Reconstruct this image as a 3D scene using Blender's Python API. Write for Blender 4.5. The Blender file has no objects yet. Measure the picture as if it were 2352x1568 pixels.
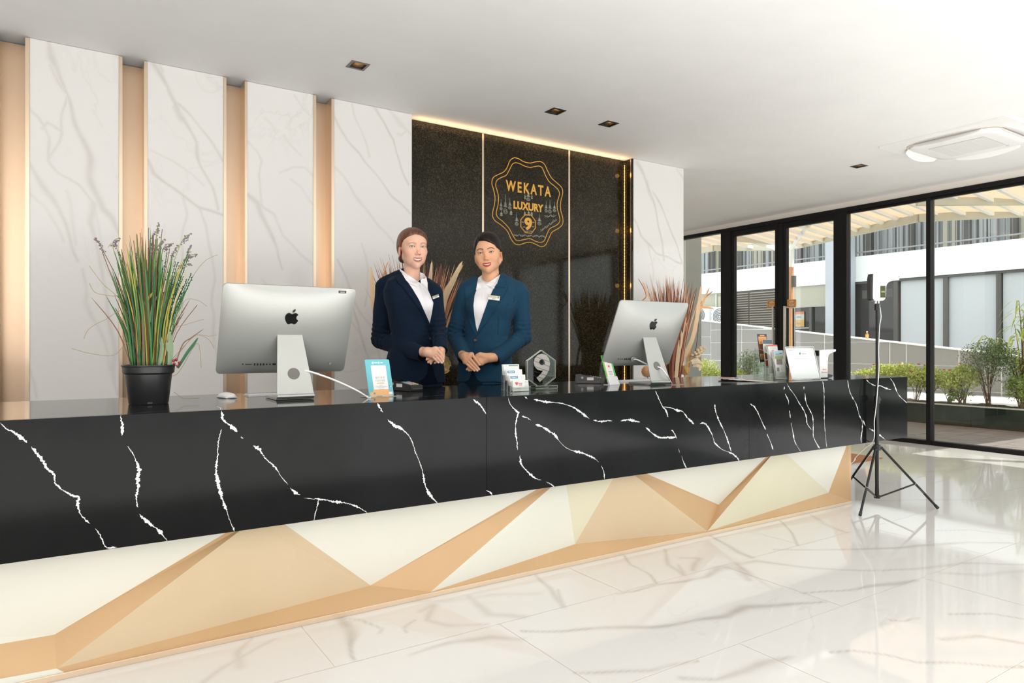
import bpy, bmesh, math, random
import numpy as np
from mathutils import Vector, Matrix
from mathutils.bvhtree import BVHTree

S = bpy.context.scene
COL = S.collection
random.seed(7); rng = np.random.default_rng(7)
pi = math.pi

# ---------------------------------------------------------------- camera
FOC = 1575.0; PCX = 1176.0; PHY = 792.0; CAMZ = 1.06
YAW = math.atan(2416 / FOC)          # the counter runs this far to the right of the view
cam_d = bpy.data.cameras.new('camera'); cam = bpy.data.objects.new('camera', cam_d); COL.objects.link(cam)
cam.location = (0, 0, CAMZ); cam.rotation_euler = (pi / 2, 0, YAW - pi / 2)
cam_d.sensor_width = 36; cam_d.lens = 36 * FOC / 2352; cam_d.shift_y = 8 / 2352
cam_d.clip_start = 0.05; cam_d.clip_end = 200
S.camera = cam

# ---------------------------------------------------------------- sky, sun, lamps, exposure
S.view_settings.view_transform = 'Standard'; S.view_settings.look = 'None'
S.view_settings.gamma = 1.0; S.view_settings.use_curve_mapping = False
S.view_settings.exposure = 0.0
S.cycles.use_denoising = True
S.cycles.max_bounces = 10; S.cycles.diffuse_bounces = 5; S.cycles.glossy_bounces = 5
S.cycles.transparent_max_bounces = 24; S.cycles.transmission_bounces = 8
S.cycles.caustics_reflective = False; S.cycles.caustics_refractive = False
S.cycles.sample_clamp_indirect = 6.0

W = bpy.data.worlds.new('sky'); S.world = W; W.use_nodes = True
wn = W.node_tree; wn.nodes.clear()
bg = wn.nodes.new('ShaderNodeBackground'); wo = wn.nodes.new('ShaderNodeOutputWorld')
bg.inputs[0].default_value = (0.93, 0.965, 1.0, 1); bg.inputs[1].default_value = 2.1
wn.links.new(bg.outputs[0], wo.inputs[0])

def sun(rot, e, ang=0.01, col=(1, .96, .88)):
    d = bpy.data.lights.new('sun', 'SUN'); d.energy = e; d.angle = ang; d.color = col
    o = bpy.data.objects.new('sun', d); COL.objects.link(o); o.rotation_euler = rot; return o
def aim(o, tgt):
    o.rotation_euler = (Vector(tgt) - Vector(o.location)).to_track_quat('-Z', 'Y').to_euler()
s_ = sun((0, 0, 0), 5.0, 0.012); s_.location = (0, 0, 0); aim(s_, (-0.34, 0.42, -1.0))   # high sun over the courtyard

def area(name, loc, tgt, sx, sy, e, col=(1, 1, 1)):
    d = bpy.data.lights.new(name, 'AREA'); d.shape = 'RECTANGLE'; d.size = sx; d.size_y = sy; d.energy = e; d.color = col
    o = bpy.data.objects.new(name, d); COL.objects.link(o); o.location = loc; aim(o, tgt); return o
area('ceiling_fill', (1.2, -1.6, .35), (1.2, -1.4, 3), 6.5, 4.5, 275, (1, .985, .965))      # added fill light thrown up at the ceiling behind the camera
area('ceiling_fill', (5.9, 1.6, .12), (5.9, 1.7, 3), 2.6, 2.6, 40, (1, .99, .975)).data.use_shadow = True  # second added fill, low on the window side
area('front_fill', (-2.2, -2.6, 2.2), (1.6, 3.4, 1.1), 3.4, 1.8, 95, (1, .97, .94))  # added soft fill from behind the camera

# ---------------------------------------------------------------- pixels of the photograph to places
_fx, _fy = math.cos(YAW), math.sin(YAW); _rx, _ry = math.sin(YAW), -math.cos(YAW)
def ray(px, py):
    u = (px - PCX) / FOC; v = (PHY - py) / FOC
    return (_fx + u * _rx, _fy + u * _ry, v)
def onz(px, py, z):
    d = ray(px, py); t = (z - CAMZ) / d[2]; return Vector((d[0] * t, d[1] * t, z))
def ony(px, py, y):
    d = ray(px, py); t = y / d[1]; return Vector((d[0] * t, y, CAMZ + d[2] * t))
def onx(px, py, x):
    d = ray(px, py); t = x / d[0]; return Vector((x, d[1] * t, CAMZ + d[2] * t))
def at_dist(px, py, t):
    d = ray(px, py); return Vector((d[0] * t, d[1] * t, CAMZ + d[2] * t))

# ---------------------------------------------------------------- materials
def nt_of(m):
    m.use_nodes = True; nt = m.node_tree; return nt, nt.nodes['Principled BSDF']
def setp(b, **k):
    names = dict(color='Base Color', rough='Roughness', metal='Metallic', spec='Specular IOR Level', trans='Transmission Weight',
                 ior='IOR', alpha='Alpha', coat='Coat Weight', coatr='Coat Roughness', sheen='Sheen Weight', sss='Subsurface Weight',
                 emis='Emission Color', es='Emission Strength', sheenr='Sheen Roughness')
    for n, v in k.items():
        i = b.inputs[names[n]]
        if n in ('color', 'emis') and len(v) == 3: v = (*v, 1)
        i.default_value = v
def mat(name, color=(.8, .8, .8), **k):
    m = bpy.data.materials.new(name); nt, b = nt_of(m); setp(b, color=color, **k); return m
def N(nt, t, ins=None, **props):
    n = nt.nodes.new('ShaderNode' + t)
    for k, v in props.items(): setattr(n, k, v)
    for k, v in (ins or {}).items():
        if isinstance(v, bpy.types.NodeSocket): nt.links.new(v, n.inputs[k])
        else: n.inputs[k].default_value = v
    return n
def ramp(nt, fac, stops):
    r = nt.nodes.new('ShaderNodeValToRGB'); nt.links.new(fac, r.inputs[0]); e = r.color_ramp.elements
    while len(e) < len(stops): e.new(0.5)
    for i, (p, c) in enumerate(stops):
        e[i].position = p; e[i].color = (*c, 1) if len(c) == 3 else c
    return r.outputs[0]
def mixc(nt, fac, a, b, mode='MIX'):
    n = nt.nodes.new('ShaderNodeMix'); n.data_type = 'RGBA'; n.blend_type = mode
    for i, v in ((0, fac), (6, a), (7, b)):
        if isinstance(v, bpy.types.NodeSocket): nt.links.new(v, n.inputs[i])
        else: n.inputs[i].default_value = (*v, 1) if isinstance(v, tuple) and len(v) == 3 else v
    return n.outputs[2]
def obj_coord(nt, scale=(1, 1, 1), kind='Object'):
    tc = nt.nodes.new('ShaderNodeTexCoord'); mp = nt.nodes.new('ShaderNodeMapping')
    nt.links.new(tc.outputs[kind], mp.inputs[0]); mp.inputs['Scale'].default_value = scale; return mp.outputs[0]
def bump(nt, b, h, strength=.2, dist=.002):
    n = N(nt, 'Bump', {'Height': h, 'Strength': strength, 'Distance': dist}); nt.links.new(n.outputs[0], b.inputs['Normal'])
def noisy(name, c1, c2, scale=8, rough=.5, metal=0, bumpy=0, stretch=(1, 1, 1), detail=4, **k):
    m = bpy.data.materials.new(name); nt, b = nt_of(m); setp(b, rough=rough, metal=metal, **k)
    co = obj_coord(nt, stretch); n = N(nt, 'TexNoise', {'Vector': co, 'Scale': scale, 'Detail': detail})
    nt.links.new(ramp(nt, n.outputs[0], [(.3, c1), (.7, c2)]), b.inputs['Base Color'])
    if bumpy: bump(nt, b, n.outputs[0], bumpy)
    return m
def veined(name, base, vein, rough, extra=.35, spec=.5, fine=(.6, .6, .6)):
    """marble: an attribute carries the traced veins, noise adds the fine ones"""
    m = bpy.data.materials.new(name); nt, b = nt_of(m); setp(b, rough=rough, spec=spec)
    at = N(nt, 'Attribute', attribute_name='vein')
    co = obj_coord(nt, (1, 1, 1), 'Object')
    n1 = N(nt, 'TexNoise', {'Vector': co, 'Scale': 1.1, 'Detail': 8, 'Roughness': .62, 'Distortion': 1.4})
    r1 = N(nt, 'Math', {0: n1.outputs[0], 1: .5}, operation='SUBTRACT'); r2 = N(nt, 'Math', {0: r1.outputs[0]}, operation='ABSOLUTE')
    thin = ramp(nt, r2.outputs[0], [(0, (1, 1, 1)), (.018, (0, 0, 0))])
    n2 = N(nt, 'TexNoise', {'Vector': co, 'Scale': .9, 'Detail': 3})
    msk = ramp(nt, n2.outputs[0], [(.5, (0, 0, 0)), (.68, (1, 1, 1))])
    tm = N(nt, 'Math', {0: thin, 1: msk}, operation='MULTIPLY'); te = N(nt, 'Math', {0: tm.outputs[0], 1: extra}, operation='MULTIPLY')
    ns = N(nt, 'TexNoise', {'Vector': co, 'Scale': 9, 'Detail': 4}); sr = ramp(nt, ns.outputs[0], [(.3, (.65, .65, .65)), (.7, (1.1, 1.1, 1.1))])
    av = N(nt, 'Math', {0: at.outputs['Fac'], 1: sr}, operation='MULTIPLY')
    mx = N(nt, 'Math', {0: av.outputs[0], 1: te.outputs[0]}, operation='MAXIMUM'); mx.use_clamp = True
    nt.links.new(mixc(nt, mx.outputs[0], base, vein), b.inputs['Base Color'])
    return m

M = {}
M['white_paint'] = noisy('white_paint', (.81, .81, .80), (.84, .84, .83), 3, .7)
M['cream_paint'] = mat('cream_paint', (.80, .75, .68), rough=.6)
M['wall_marble'] = veined('wall_marble', (.84, .82, .80), (.56, .52, .49), .10, .22)
M['floor_marble'] = veined('floor_marble', (.83, .81, .79), (.52, .47, .43), .045, .2)
M['grout'] = mat('grout', (.80, .66, .54), rough=.6)
M['black_stone'] = noisy('black_stone', (.010, .011, .011), (.014, .016, .015), 12, .09, spec=.42)
M['fascia_stone'] = noisy('fascia_stone', (.006, .007, .007), (.008, .009, .009), 12, .11, spec=.12)
M['vein_white'] = noisy('vein_white', (.62, .63, .63), (.85, .85, .85), 90, .2)
M['gold'] = noisy('gold', (.80, .57, .39), (.84, .62, .45), 2, .32, metal=.75, stretch=(1, 1, .2))
M['gold_edge'] = mat('gold_edge', (.88, .70, .52), rough=.3, metal=.75)
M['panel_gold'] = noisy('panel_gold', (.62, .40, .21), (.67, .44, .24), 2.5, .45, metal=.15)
M['panel_gold_half_lit'] = noisy('panel_gold_half_lit', (.68, .54, .35), (.73, .58, .39), 2.5, .45, metal=.1)  # gold facet with some reflected light put into the colour
M['panel_gold_lit'] = noisy('panel_gold_lit', (.80, .80, .71), (.84, .83, .74), 2.5, .38, metal=.0)  # gold facet, floor reflection painted in as near-white
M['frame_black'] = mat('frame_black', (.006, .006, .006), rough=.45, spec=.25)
M['panel_gold_soft_lit'] = noisy('panel_gold_soft_lit', (.74, .70, .52), (.78, .74, .56), 2.5, .4)  # gold facet between the two, part of the reflection painted in
M['wall_taupe'] = noisy('wall_taupe', (.10, .095, .085), (.13, .125, .11), 3, .6)
M['steel'] = mat('steel', (.72, .66, .60), rough=.22, metal=1)
M['dark'] = mat('dark', (.02, .02, .02), rough=.5)
M['wood_dark'] = mat('wood_dark', (.05, .04, .035), rough=.5)

def glassy(name, tint=(1, 1, 1), k=.92, rough=0.0):
    """thin pane: mostly clear, mirror-like at its surface"""
    m = bpy.data.materials.new(name); m.use_nodes = True; nt = m.node_tree; nt.nodes.clear()
    o = nt.nodes.new('ShaderNodeOutputMaterial'); mx = nt.nodes.new('ShaderNodeMixShader')
    t = N(nt, 'BsdfTransparent', {0: (*[c * k for c in tint], 1)}); g = N(nt, 'BsdfGlossy', {'Color': (1, 1, 1, 1), 'Roughness': rough})
    fr = N(nt, 'LayerWeight', {'Blend': .5}); pw = N(nt, 'Math', {0: fr.outputs['Facing'], 1: 5.0}, operation='POWER'); lw = N(nt, 'Math', {0: pw.outputs[0], 1: .9, 2: .035}, operation='MULTIPLY_ADD')
    nt.links.new(lw.outputs[0], mx.inputs[0]); nt.links.new(t.outputs[0], mx.inputs[1]); nt.links.new(g.outputs[0], mx.inputs[2])
    nt.links.new(mx.outputs[0], o.inputs[0]); return m
M['glass'] = glassy('glass', (.97, 1, .98), .97)
M['acrylic'] = glassy('acrylic', (.96, .98, .96), .96)
def emit(name, c, s):
    m = bpy.data.materials.new(name); nt, b = nt_of(m); setp(b, color=(0, 0, 0), emis=c, es=s); return m

# ---------------------------------------------------------------- mesh helpers
def mk(name, verts, faces, mt, parent=None, smooth=False, loc=None):
    me = bpy.data.meshes.new(name); me.from_pydata([tuple(v) for v in verts], [], [tuple(f) for f in faces])
    if mt is not None:
        for x in (mt if isinstance(mt, (list, tuple)) else [mt]): me.materials.append(x)
    if smooth: me.shade_smooth()
    o = bpy.data.objects.new(name, me); COL.objects.link(o)
    if parent: o.parent = parent
    if loc: o.location = loc
    me.update(); return o
class MB:
    def __init__(s): s.v = []; s.f = []; s.mi = []; s.M = Matrix(); s.m = 0
    def add(s, vs, fs):
        k = len(s.v); s.v += [tuple(s.M @ Vector(v)) for v in vs]; s.f += [tuple(i + k for i in f) for f in fs]; s.mi += [s.m] * len(fs); return s
    def box(s, a, b, bev=0):
        (x0, y0, z0), (x1, y1, z1) = a, b
        if bev <= 0:
            return s.add([(x0,y0,z0),(x1,y0,z0),(x1,y1,z0),(x0,y1,z0),(x0,y0,z1),(x1,y0,z1),(x1,y1,z1),(x0,y1,z1)],
                         [(0,3,2,1),(4,5,6,7),(0,1,5,4),(1,2,6,5),(2,3,7,6),(3,0,4,7)])
        bm = bmesh.new(); bmesh.ops.create_cube(bm, size=1)
        for v in bm.verts: v.co = Vector(((x0+x1)/2 + v.co.x*(x1-x0), (y0+y1)/2 + v.co.y*(y1-y0), (z0+z1)/2 + v.co.z*(z1-z0)))
        bmesh.ops.bevel(bm, geom=bm.edges[:], offset=bev, segments=2, affect='EDGES', profile=.5)
        bm.verts.ensure_lookup_table(); vs = [v.co[:] for v in bm.verts]; fs = [[v.index for v in f.verts] for f in bm.faces]; bm.free()
        return s.add(vs, fs)
    def prism(s, poly, y0, y1, axis='y'):
        """2D polygon extruded along an axis ('y': poly is (x,z); 'z': poly is (x,y); 'x': poly is (y,z))"""
        n = len(poly)
        P = {'y': lambda p, t: (p[0], t, p[1]), 'z': lambda p, t: (p[0], p[1], t), 'x': lambda p, t: (t, p[0], p[1])}[axis]
        vs = [P(p, y0) for p in poly] + [P(p, y1) for p in poly]
        return s.add(vs, [tuple(range(n)), tuple(range(2*n-1, n-1, -1))] + [(i, i+n, (i+1) % n + n, (i+1) % n) for i in range(n)])
    def lathe(s, prof, n=24, c=(0, 0, 0)):
        vs = []; fs = []
        for r, z in prof:
            for i in range(n): t = 2*pi*i/n; vs.append((c[0]+r*math.cos(t), c[1]+r*math.sin(t), c[2]+z))
        for j in range(len(prof)-1):
            for i in range(n): a = j*n+i; b = j*n+(i+1) % n; fs.append((a, b, b+n, a+n))
        fs.append(tuple(range(n-1, -1, -1))); k = (len(prof)-1)*n; fs.append(tuple(range(k, k+n)))
        return s.add(vs, fs)
    def tube(s, pts, r, n=8, caps=True):
        pts = [Vector(p) for p in pts]; m = len(pts); rs = r if isinstance(r, (list, tuple)) else [r]*m
        vs = []; up = None
        for i, p in enumerate(pts):
            t = (pts[min(i+1, m-1)] - pts[max(i-1, 0)]).normalized()
            if up is None: up = Vector((0, 0, 1)) if abs(t.z) < .9 else Vector((1, 0, 0))
            a = t.cross(up)
            if a.length < 1e-4: a = t.cross(Vector((.3, 1, .2)))
            a.normalize(); b = a.cross(t).normalized(); up = b
            for k in range(n): w = 2*pi*k/n; vs.append(p + (a*math.cos(w) + b*math.sin(w))*rs[i])
        fs = [(j*n+i, j*n+(i+1) % n, (j+1)*n+(i+1) % n, (j+1)*n+i) for j in range(m-1) for i in range(n)]
        if caps: fs += [tuple(range(n-1, -1, -1)), tuple(range((m-1)*n, m*n))]
        return s.add(vs, fs)
    def ball(s, c, r, nu=16, nv=10):
        r = r if isinstance(r, (tuple, list)) else (r, r, r); vs = [(c[0], c[1], c[2]+r[2])]; fs = []
        for j in range(1, nv):
            ph = pi*j/nv
            for i in range(nu): th = 2*pi*i/nu; vs.append((c[0]+r[0]*math.sin(ph)*math.cos(th), c[1]+r[1]*math.sin(ph)*math.sin(th), c[2]+r[2]*math.cos(ph)))
        vs.append((c[0], c[1], c[2]-r[2])); L = len(vs)-1
        for i in range(nu):
            fs.append((0, 1+i, 1+(i+1) % nu)); fs.append((L, L-nu+(i+1) % nu, L-nu+i))
            for j in range(nv-2): a = 1+j*nu+i; b = 1+j*nu+(i+1) % nu; fs.append((a, a+nu, b+nu, b))
        return s.add(vs, fs)
    def quad(s, a, b, c, d): return s.add([a, b, c, d], [(0, 1, 2, 3)])
    def build(s, name, mt, parent=None, smooth=False, sharp=None):
        o = mk(name, s.v, s.f, mt, parent, smooth)
        if isinstance(mt, (list, tuple)) and len(mt) > 1: o.data.polygons.foreach_set('material_index', s.mi)
        if smooth and sharp: 
            try: o.data.set_sharp_from_angle(angle=math.radians(sharp))
            except Exception: pass
        return o
def tag(o, label=None, cat=None, group=None, kind=None):
    if label: o['label'] = label
    if cat: o['category'] = cat
    if group: o['group'] = group
    if kind: o['kind'] = kind
    return o
def thing(name, label, cat, loc=(0, 0, 0), rz=0, group=None):
    o = bpy.data.objects.new(name, None); COL.objects.link(o); o.empty_display_size = .05
    o.location = loc; o.rotation_euler = (0, 0, rz); return tag(o, label, cat, group)
def copy_tree(o, parent=None):
    c = o.copy(); COL.objects.link(c)
    if parent: c.parent = parent
    for ch in list(o.children): copy_tree(ch, c)
    return c
def struct(o): o['kind'] = 'structure'; return o
def catmull(pts, sub=4):
    P = [Vector(p) for p in pts]; out = []
    for i in range(len(P)-1):
        p0, p1, p2, p3 = P[max(i-1, 0)], P[i], P[i+1], P[min(i+2, len(P)-1)]
        for k in range(sub):
            t = k/sub; out.append(.5*((2*p1) + (p2-p0)*t + (2*p0-5*p1+4*p2-p3)*t*t + (3*p1-p0-3*p2+p3)*t**3))
    out.append(P[-1]); return out
_fonts = {}
import os
_fd = os.path.join(bpy.utils.resource_path('LOCAL'), 'datafiles', 'fonts')
def text_mesh(name, s, size, mt, parent=None, depth=.0004, M4=None, align='CENTER', sx=1.0, bold=0.0, space=1.0):
    """lettering as thin raised mesh; built in the XZ plane facing -Y, then M4 applied"""
    cu = bpy.data.curves.new(name, 'FONT'); cu.body = s; cu.size = size; cu.align_x = align; cu.align_y = 'CENTER'
    cu.extrude = depth; cu.offset = bold*size; cu.space_character = space; cu.resolution_u = 3
    o = bpy.data.objects.new(name, cu); COL.objects.link(o)
    dg = bpy.context.evaluated_depsgraph_get(); me = bpy.data.meshes.new_from_object(o.evaluated_get(dg))
    COL.objects.unlink(o); bpy.data.objects.remove(o)
    me.transform(Matrix.Rotation(pi/2, 4, 'X') @ Matrix.Diagonal((sx, 1, 1, 1)))
    if M4 is not None: me.transform(M4)
    me.materials.clear(); me.materials.append(mt)
    r = bpy.data.objects.new(name, me); COL.objects.link(r)
    if parent: r.parent = parent
    return r
def vein_field(P, lines, warp=.02, seed=1):
    """P: (n,2) points; lines: [(pts, width, strength)] -> soft vein amount"""
    r = np.random.default_rng(seed); out = np.zeros(len(P)); ph = r.uniform(0, 6.28, (6, 2)); fr = r.uniform(4, 26, (6, 2))
    Q = P.copy()
    for a in range(6):
        Q[:, 0] += warp*.35*np.sin(fr[a, 0]*P[:, 1]+fr[a, 1]*P[:, 0]*.6+ph[a, 0]); Q[:, 1] += warp*.35*np.sin(fr[a, 1]*P[:, 0]-fr[a, 0]*P[:, 1]*.5+ph[a, 1])
    for pts, w, st in lines:
        pts = np.array(pts, float)
        ws = w if isinstance(w, (list, tuple)) else [w]*len(pts)
        ws = [max(v, .0075) for v in ws]
        lo = pts.min(0)-.15; hi = pts.max(0)+.15
        idx = np.where((Q[:, 0] > lo[0]) & (Q[:, 0] < hi[0]) & (Q[:, 1] > lo[1]) & (Q[:, 1] < hi[1]))[0]
        if not len(idx): continue
        q = Q[idx]; best = np.zeros(len(idx))
        for i in range(len(pts)-1):
            a, b = pts[i], pts[i+1]; ab = b-a; t = np.clip(((q-a)@ab)/max(ab@ab, 1e-9), 0, 1)
            d = np.linalg.norm(q-(a+t[:, None]*ab), axis=1); ww = ws[i]+(ws[i+1]-ws[i])*t
            best = np.maximum(best, np.exp(-(d/ww)**2*1.2)*st)
        out[idx] = np.maximum(out[idx], best)
    return out
# ================================================================ the room
ZC = 2.734; MY = 4.565; RY = 4.69; XW = 7.71; XL = -3.4; YF = -5.2
# floor: marble tiles over a grout bed
FB = MB().box((XL, YF, -.12), (XW + .12, RY + 2.6, -.0006)).build('floor', M['grout']); struct(FB)
def Hpx(l): return [(1200 + a / 2.0417, 1100 + b / 2.0417) for a, b in l]
def Bpx(l): return [(400 + a / 2.3475, 900 + b / 2.3475) for a, b in l]
_fv = []
def fv(px, w, st): _fv.append(([tuple(onz(x, y, 0)[:2]) for x, y in px], [v*.75 for v in w] if isinstance(w, (list, tuple)) else w*.75, min(1, st*1.35)))
fv(Hpx([(440,535),(540,520),(640,492),(760,480),(860,460),(920,415),(1000,415),(1060,470)]), [.006,.012,.014,.016,.02,.04,.05,.03], .55)
fv(Hpx([(920,410),(1100,385),(1300,410),(1500,425),(1700,430),(1900,415),(2050,395),(2352,400)]), [.03,.03,.02,.015,.013,.02,.02,.015], .42)
fv(Hpx([(0,712),(200,712),(400,695),(600,690),(800,670),(950,640),(1050,600),(1200,590),(1420,575)]), [.012,.015,.02,.022,.016,.03,.04,.028,.01], .6)
fv(Hpx([(1310,535),(1480,525),(1600,505),(1750,490),(1850,475)]), [.006,.012,.016,.03,.012], .55)
fv(Hpx([(1180,330),(1500,330),(1700,325),(1900,310),(2100,295),(2300,300)]), [.01,.02,.02,.03,.02,.02], .5)
fv(Hpx([(240,905),(400,905),(600,900),(700,870),(820,850)]), [.008,.014,.016,.014,.006], .5)
fv(Hpx([(740,935),(900,940),(1050,900),(1150,855),(1260,830)]), [.02,.016,.03,.03,.008], .45)
fv(Hpx([(1450,815),(1550,805),(1700,820),(1850,855),(2150,870),(2352,878)]), .008, .55)
fv(Hpx([(880,265),(960,310),(1020,345),(1080,368)]), [.015,.02,.028,.02], .6)
fv(Hpx([(670,330),(690,400),(750,450),(740,400)]), [.008,.02,.02,.01], .45)
fv(Hpx([(750,370),(830,370),(800,430)]), .02, .35)
fv(Hpx([(480,360),(510,400),(590,450),(630,485)]), .006, .6)
fv(Hpx([(1210,195),(1240,220),(1290,310)]), .006, .6); fv(Hpx([(1350,165),(1420,210),(1520,250)]), [.008,.03,.02], .35)
fv(Hpx([(60,450),(130,510),(190,600),(170,520)]), [.01,.02,.02,.01], .45)
fv(Hpx([(1960,750),(2150,735),(2352,770)]), .02, .45); fv(Hpx([(2000,635),(2200,630),(2352,655)]), .009, .5)
fv(Hpx([(1720,660),(1780,665),(1850,648)]), .01, .5); fv(Hpx([(1940,240),(2100,238),(2300,262)]), .006, .5)
fv(Hpx([(1960,440),(2150,450),(2352,430)]), .03, .25)
fv(Bpx([(900,1220),(940,1280),(965,1370),(975,1445)]), [.03,.035,.014,.01], .5)
fv(Bpx([(900,1220),(1000,1225),(1110,1275),(1090,1300)]), [.02,.008,.005,.004], .4)
fv(Bpx([(1330,1180),(1400,1150),(1370,1230),(1480,1260),(1700,1250)]), [.02,.03,.02,.025,.01], .35)
fv(Bpx([(350,1480),(345,1400),(420,1330)]), [.03,.022,.01], .3); fv(Bpx([(150,1568),(250,1490),(540,1330)]), [.015,.02,.01], .3)
fv(Bpx([(1280,1415),(1500,1350),(1700,1320),(1878,1335)]), [.008,.02,.03,.02], .4)
fv(Bpx([(1580,1100),(1700,1200),(1878,1210)]), [.02,.035,.03], .35)
fv(Bpx([(1240,1300),(1230,1270),(1300,1230)]), .006, .4)
# veins beyond and in front of the traced ones
_r = np.random.default_rng(5)
for k in range(34):
    x, y = _r.uniform(XL, XW), _r.uniform(YF, 4.5)
    if -0.2 < x < 4.6 and .8 < y < 2.6: continue
    a = _r.uniform(-.5, .4); pts = [(x, y)]
    for j in range(7): a += _r.normal(0, .25); x += .2*math.cos(a); y += .2*math.sin(a); pts.append((x, y))
    _fv.append((pts, list(_r.uniform(.008, .03, 8)), .28))
def row_joints(k):      # running joints read off the photograph
    return 0.12 if k % 2 else 0.745
TW, TH = 1.262, .61
y0 = .99 - 11*TH; k = -11
while y0 < RY + .2:
    x = row_joints(k) - TW*4
    while x < XW:
        xa, xb = max(x+.0009, XL), min(x+TW-.0009, XW); ya, yb = max(y0+.0009, YF), min(y0+TH-.0009, 4.8)
        if xb-xa > .05 and yb-ya > .05:
            near = -.6 < xb and ya < 4.6 and yb > .6; fine = .3 < xb and xa < 5.2 and ya < 2.7 and yb > .8
            gs = .012 if fine else .02 if near else .1; nx = max(1, int((xb-xa)/gs)); ny = max(1, int((yb-ya)/gs))
            gx, gy = np.meshgrid(np.linspace(xa, xb, nx+1), np.linspace(ya, yb, ny+1)); P = np.stack([gx.ravel(), gy.ravel()], 1)
            fs = [(j*(nx+1)+i, j*(nx+1)+i+1, (j+1)*(nx+1)+i+1, (j+1)*(nx+1)+i) for j in range(ny) for i in range(nx)]
            vs = [(p[0], p[1], 0) for p in P]
            o = mk('tile', vs, fs, M['floor_marble'], FB)
            at_ = o.data.attributes.new('vein', 'FLOAT', 'POINT'); at_.data.foreach_set('value', vein_field(P, _fv, .006, 3).astype('f4'))
        x += TW
    y0 += TH; k += 1
# ceiling
ce = MB(); ce.box((XL-.1, YF-.1, ZC), (XW+.1, 7.2, ZC+.12)); ceil_o = struct(ce.build('ceiling', M['white_paint']))
DL = [(1.47, 3.945), (2.943, 3.944), (3.448, 3.949), (6.224, 3.602)]
cut = MB()
for x, y in DL: cut.box((x-.044, y-.044, ZC-.05), (x+.044, y+.044, ZC+.075))
cut = cut.build('cut', None); bm_ = ceil_o.modifiers.new('b', 'BOOLEAN'); bm_.object = cut; bm_.operation = 'DIFFERENCE'; bm_.solver = 'EXACT'
_me = bpy.data.meshes.new_from_object(ceil_o.evaluated_get(bpy.context.evaluated_depsgraph_get())); ceil_o.modifiers.clear(); ceil_o.data = _me; bpy.data.objects.remove(cut)
# walls out of view
struct(MB().box((XL-.12, YF, 0), (XL, RY+.1, ZC)).build('wall_left', M['white_paint']))
wr = MB().box((XL, RY+.11, 0), (5.0, RY+.25, ZC)).build('wall_rear', M['white_paint']); struct(wr)
# glazed street front behind the camera
fr = MB()
XF = 3.6
for i in range(4): x = XF+.035 + (XW-XF-.07)*i/3; fr.box((x-.035, YF-.05, .05), (x+.035, YF+.05, ZC-.1))
fr.box((XF, YF-.05, 0), (XW, YF+.05, .06)); fr.box((XF, YF-.05, ZC-.1), (XW, YF+.05, ZC)); struct(MB().box((XL, YF-.06, 0), (XF, YF+.06, ZC)).build('wall_backdrop', M['wall_taupe']))  # unseen dark wall added so the fascia reflects something dim
wf = fr.build('window_3', M['frame_black']); struct(wf)

# ---------------------------------------------------------------- marble panels with gold channels
def marble_panel(name, xa, xb, lines, z0=0.0, z1=ZC-.002, y=MY, depth=.12, parent=None):
    st = .0075 if xb > -.2 else .1; nx = int((xb-xa)/st); nz = int((z1-z0)/st)
    gx, gz = np.meshgrid(np.linspace(xa, xb, nx+1), np.linspace(z0, z1, nz+1)); P = np.stack([gx.ravel(), gz.ravel()], 1)
    vs = [(p[0], y, p[1]) for p in P]
    fs = [(j*(nx+1)+i, j*(nx+1)+i+1, (j+1)*(nx+1)+i+1, (j+1)*(nx+1)+i) for j in range(nz) for i in range(nx)]
    k = len(vs); vs += [(xa, y, z0), (xb, y, z0), (xb, y+depth, z0), (xa, y+depth, z0), (xa, y, z1), (xb, y, z1), (xb, y+depth, z1), (xa, y+depth, z1)]
    fs += [(k+1, k+2, k+6, k+5), (k+2, k+3, k+7, k+6), (k+3, k, k+4, k+7), (k+4, k+5, k+6, k+7), (k+3, k+2, k+1, k)]
    o = mk(name, vs, fs, M['wall_marble'], parent)
    v = np.zeros(len(vs)); v[:k] = vein_field(P, [([tuple((ony(a, b, y)[0], ony(a, b, y)[2])) for a, b in l], w, s*1.05) for l, w, s in lines], .010, 5)
    at_ = o.data.attributes.new('vein', 'FLOAT', 'POINT'); at_.data.foreach_set('value', v.astype('f4')); return o
L1 = [([(108,97),(122,130),(138,160),(150,210),(170,270),(188,320),(200,360),(212,410),(228,450),(236,480),(255,500),(272,535)], [.008,.02,.014,.008,.012,.018,.02,.02,.022,.022,.02,.012], .5),
      ([(122,150),(135,190),(150,215)], [.006,.014,.01], .4), ([(68,375),(92,420),(112,450),(130,480),(150,515),(170,570),(185,600)], [.008,.018,.014,.01,.01,.008,.006], .45),
      ([(68,250),(92,278),(110,315),(117,365),(140,395),(190,430),(214,466)], [.005,.006,.006,.009,.007,.006,.009], .4),
      ([(150,225),(143,262),(140,300),(118,360)], .006, .35), ([(140,300),(110,285),(95,300)], .004, .35),
      ([(214,470),(204,505),(215,545),(238,620),(245,700),(255,760),(262,830),(270,905)], [.025,.02,.012,.010,.012,.014,.02,.008], .42),
      ([(195,620),(193,690),(225,745),(240,800),(258,850)], [.01,.014,.012,.008,.006], .32), ([(68,440),(100,470),(150,555)], .006, .25), ([(70,850),(80,885),(86,915)], .007, .35),
      ([(150,440),(160,490),(175,560)], [.005,.012,.008], .25), ([(215,480),(240,600),(262,640)], .006, .3)]
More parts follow.
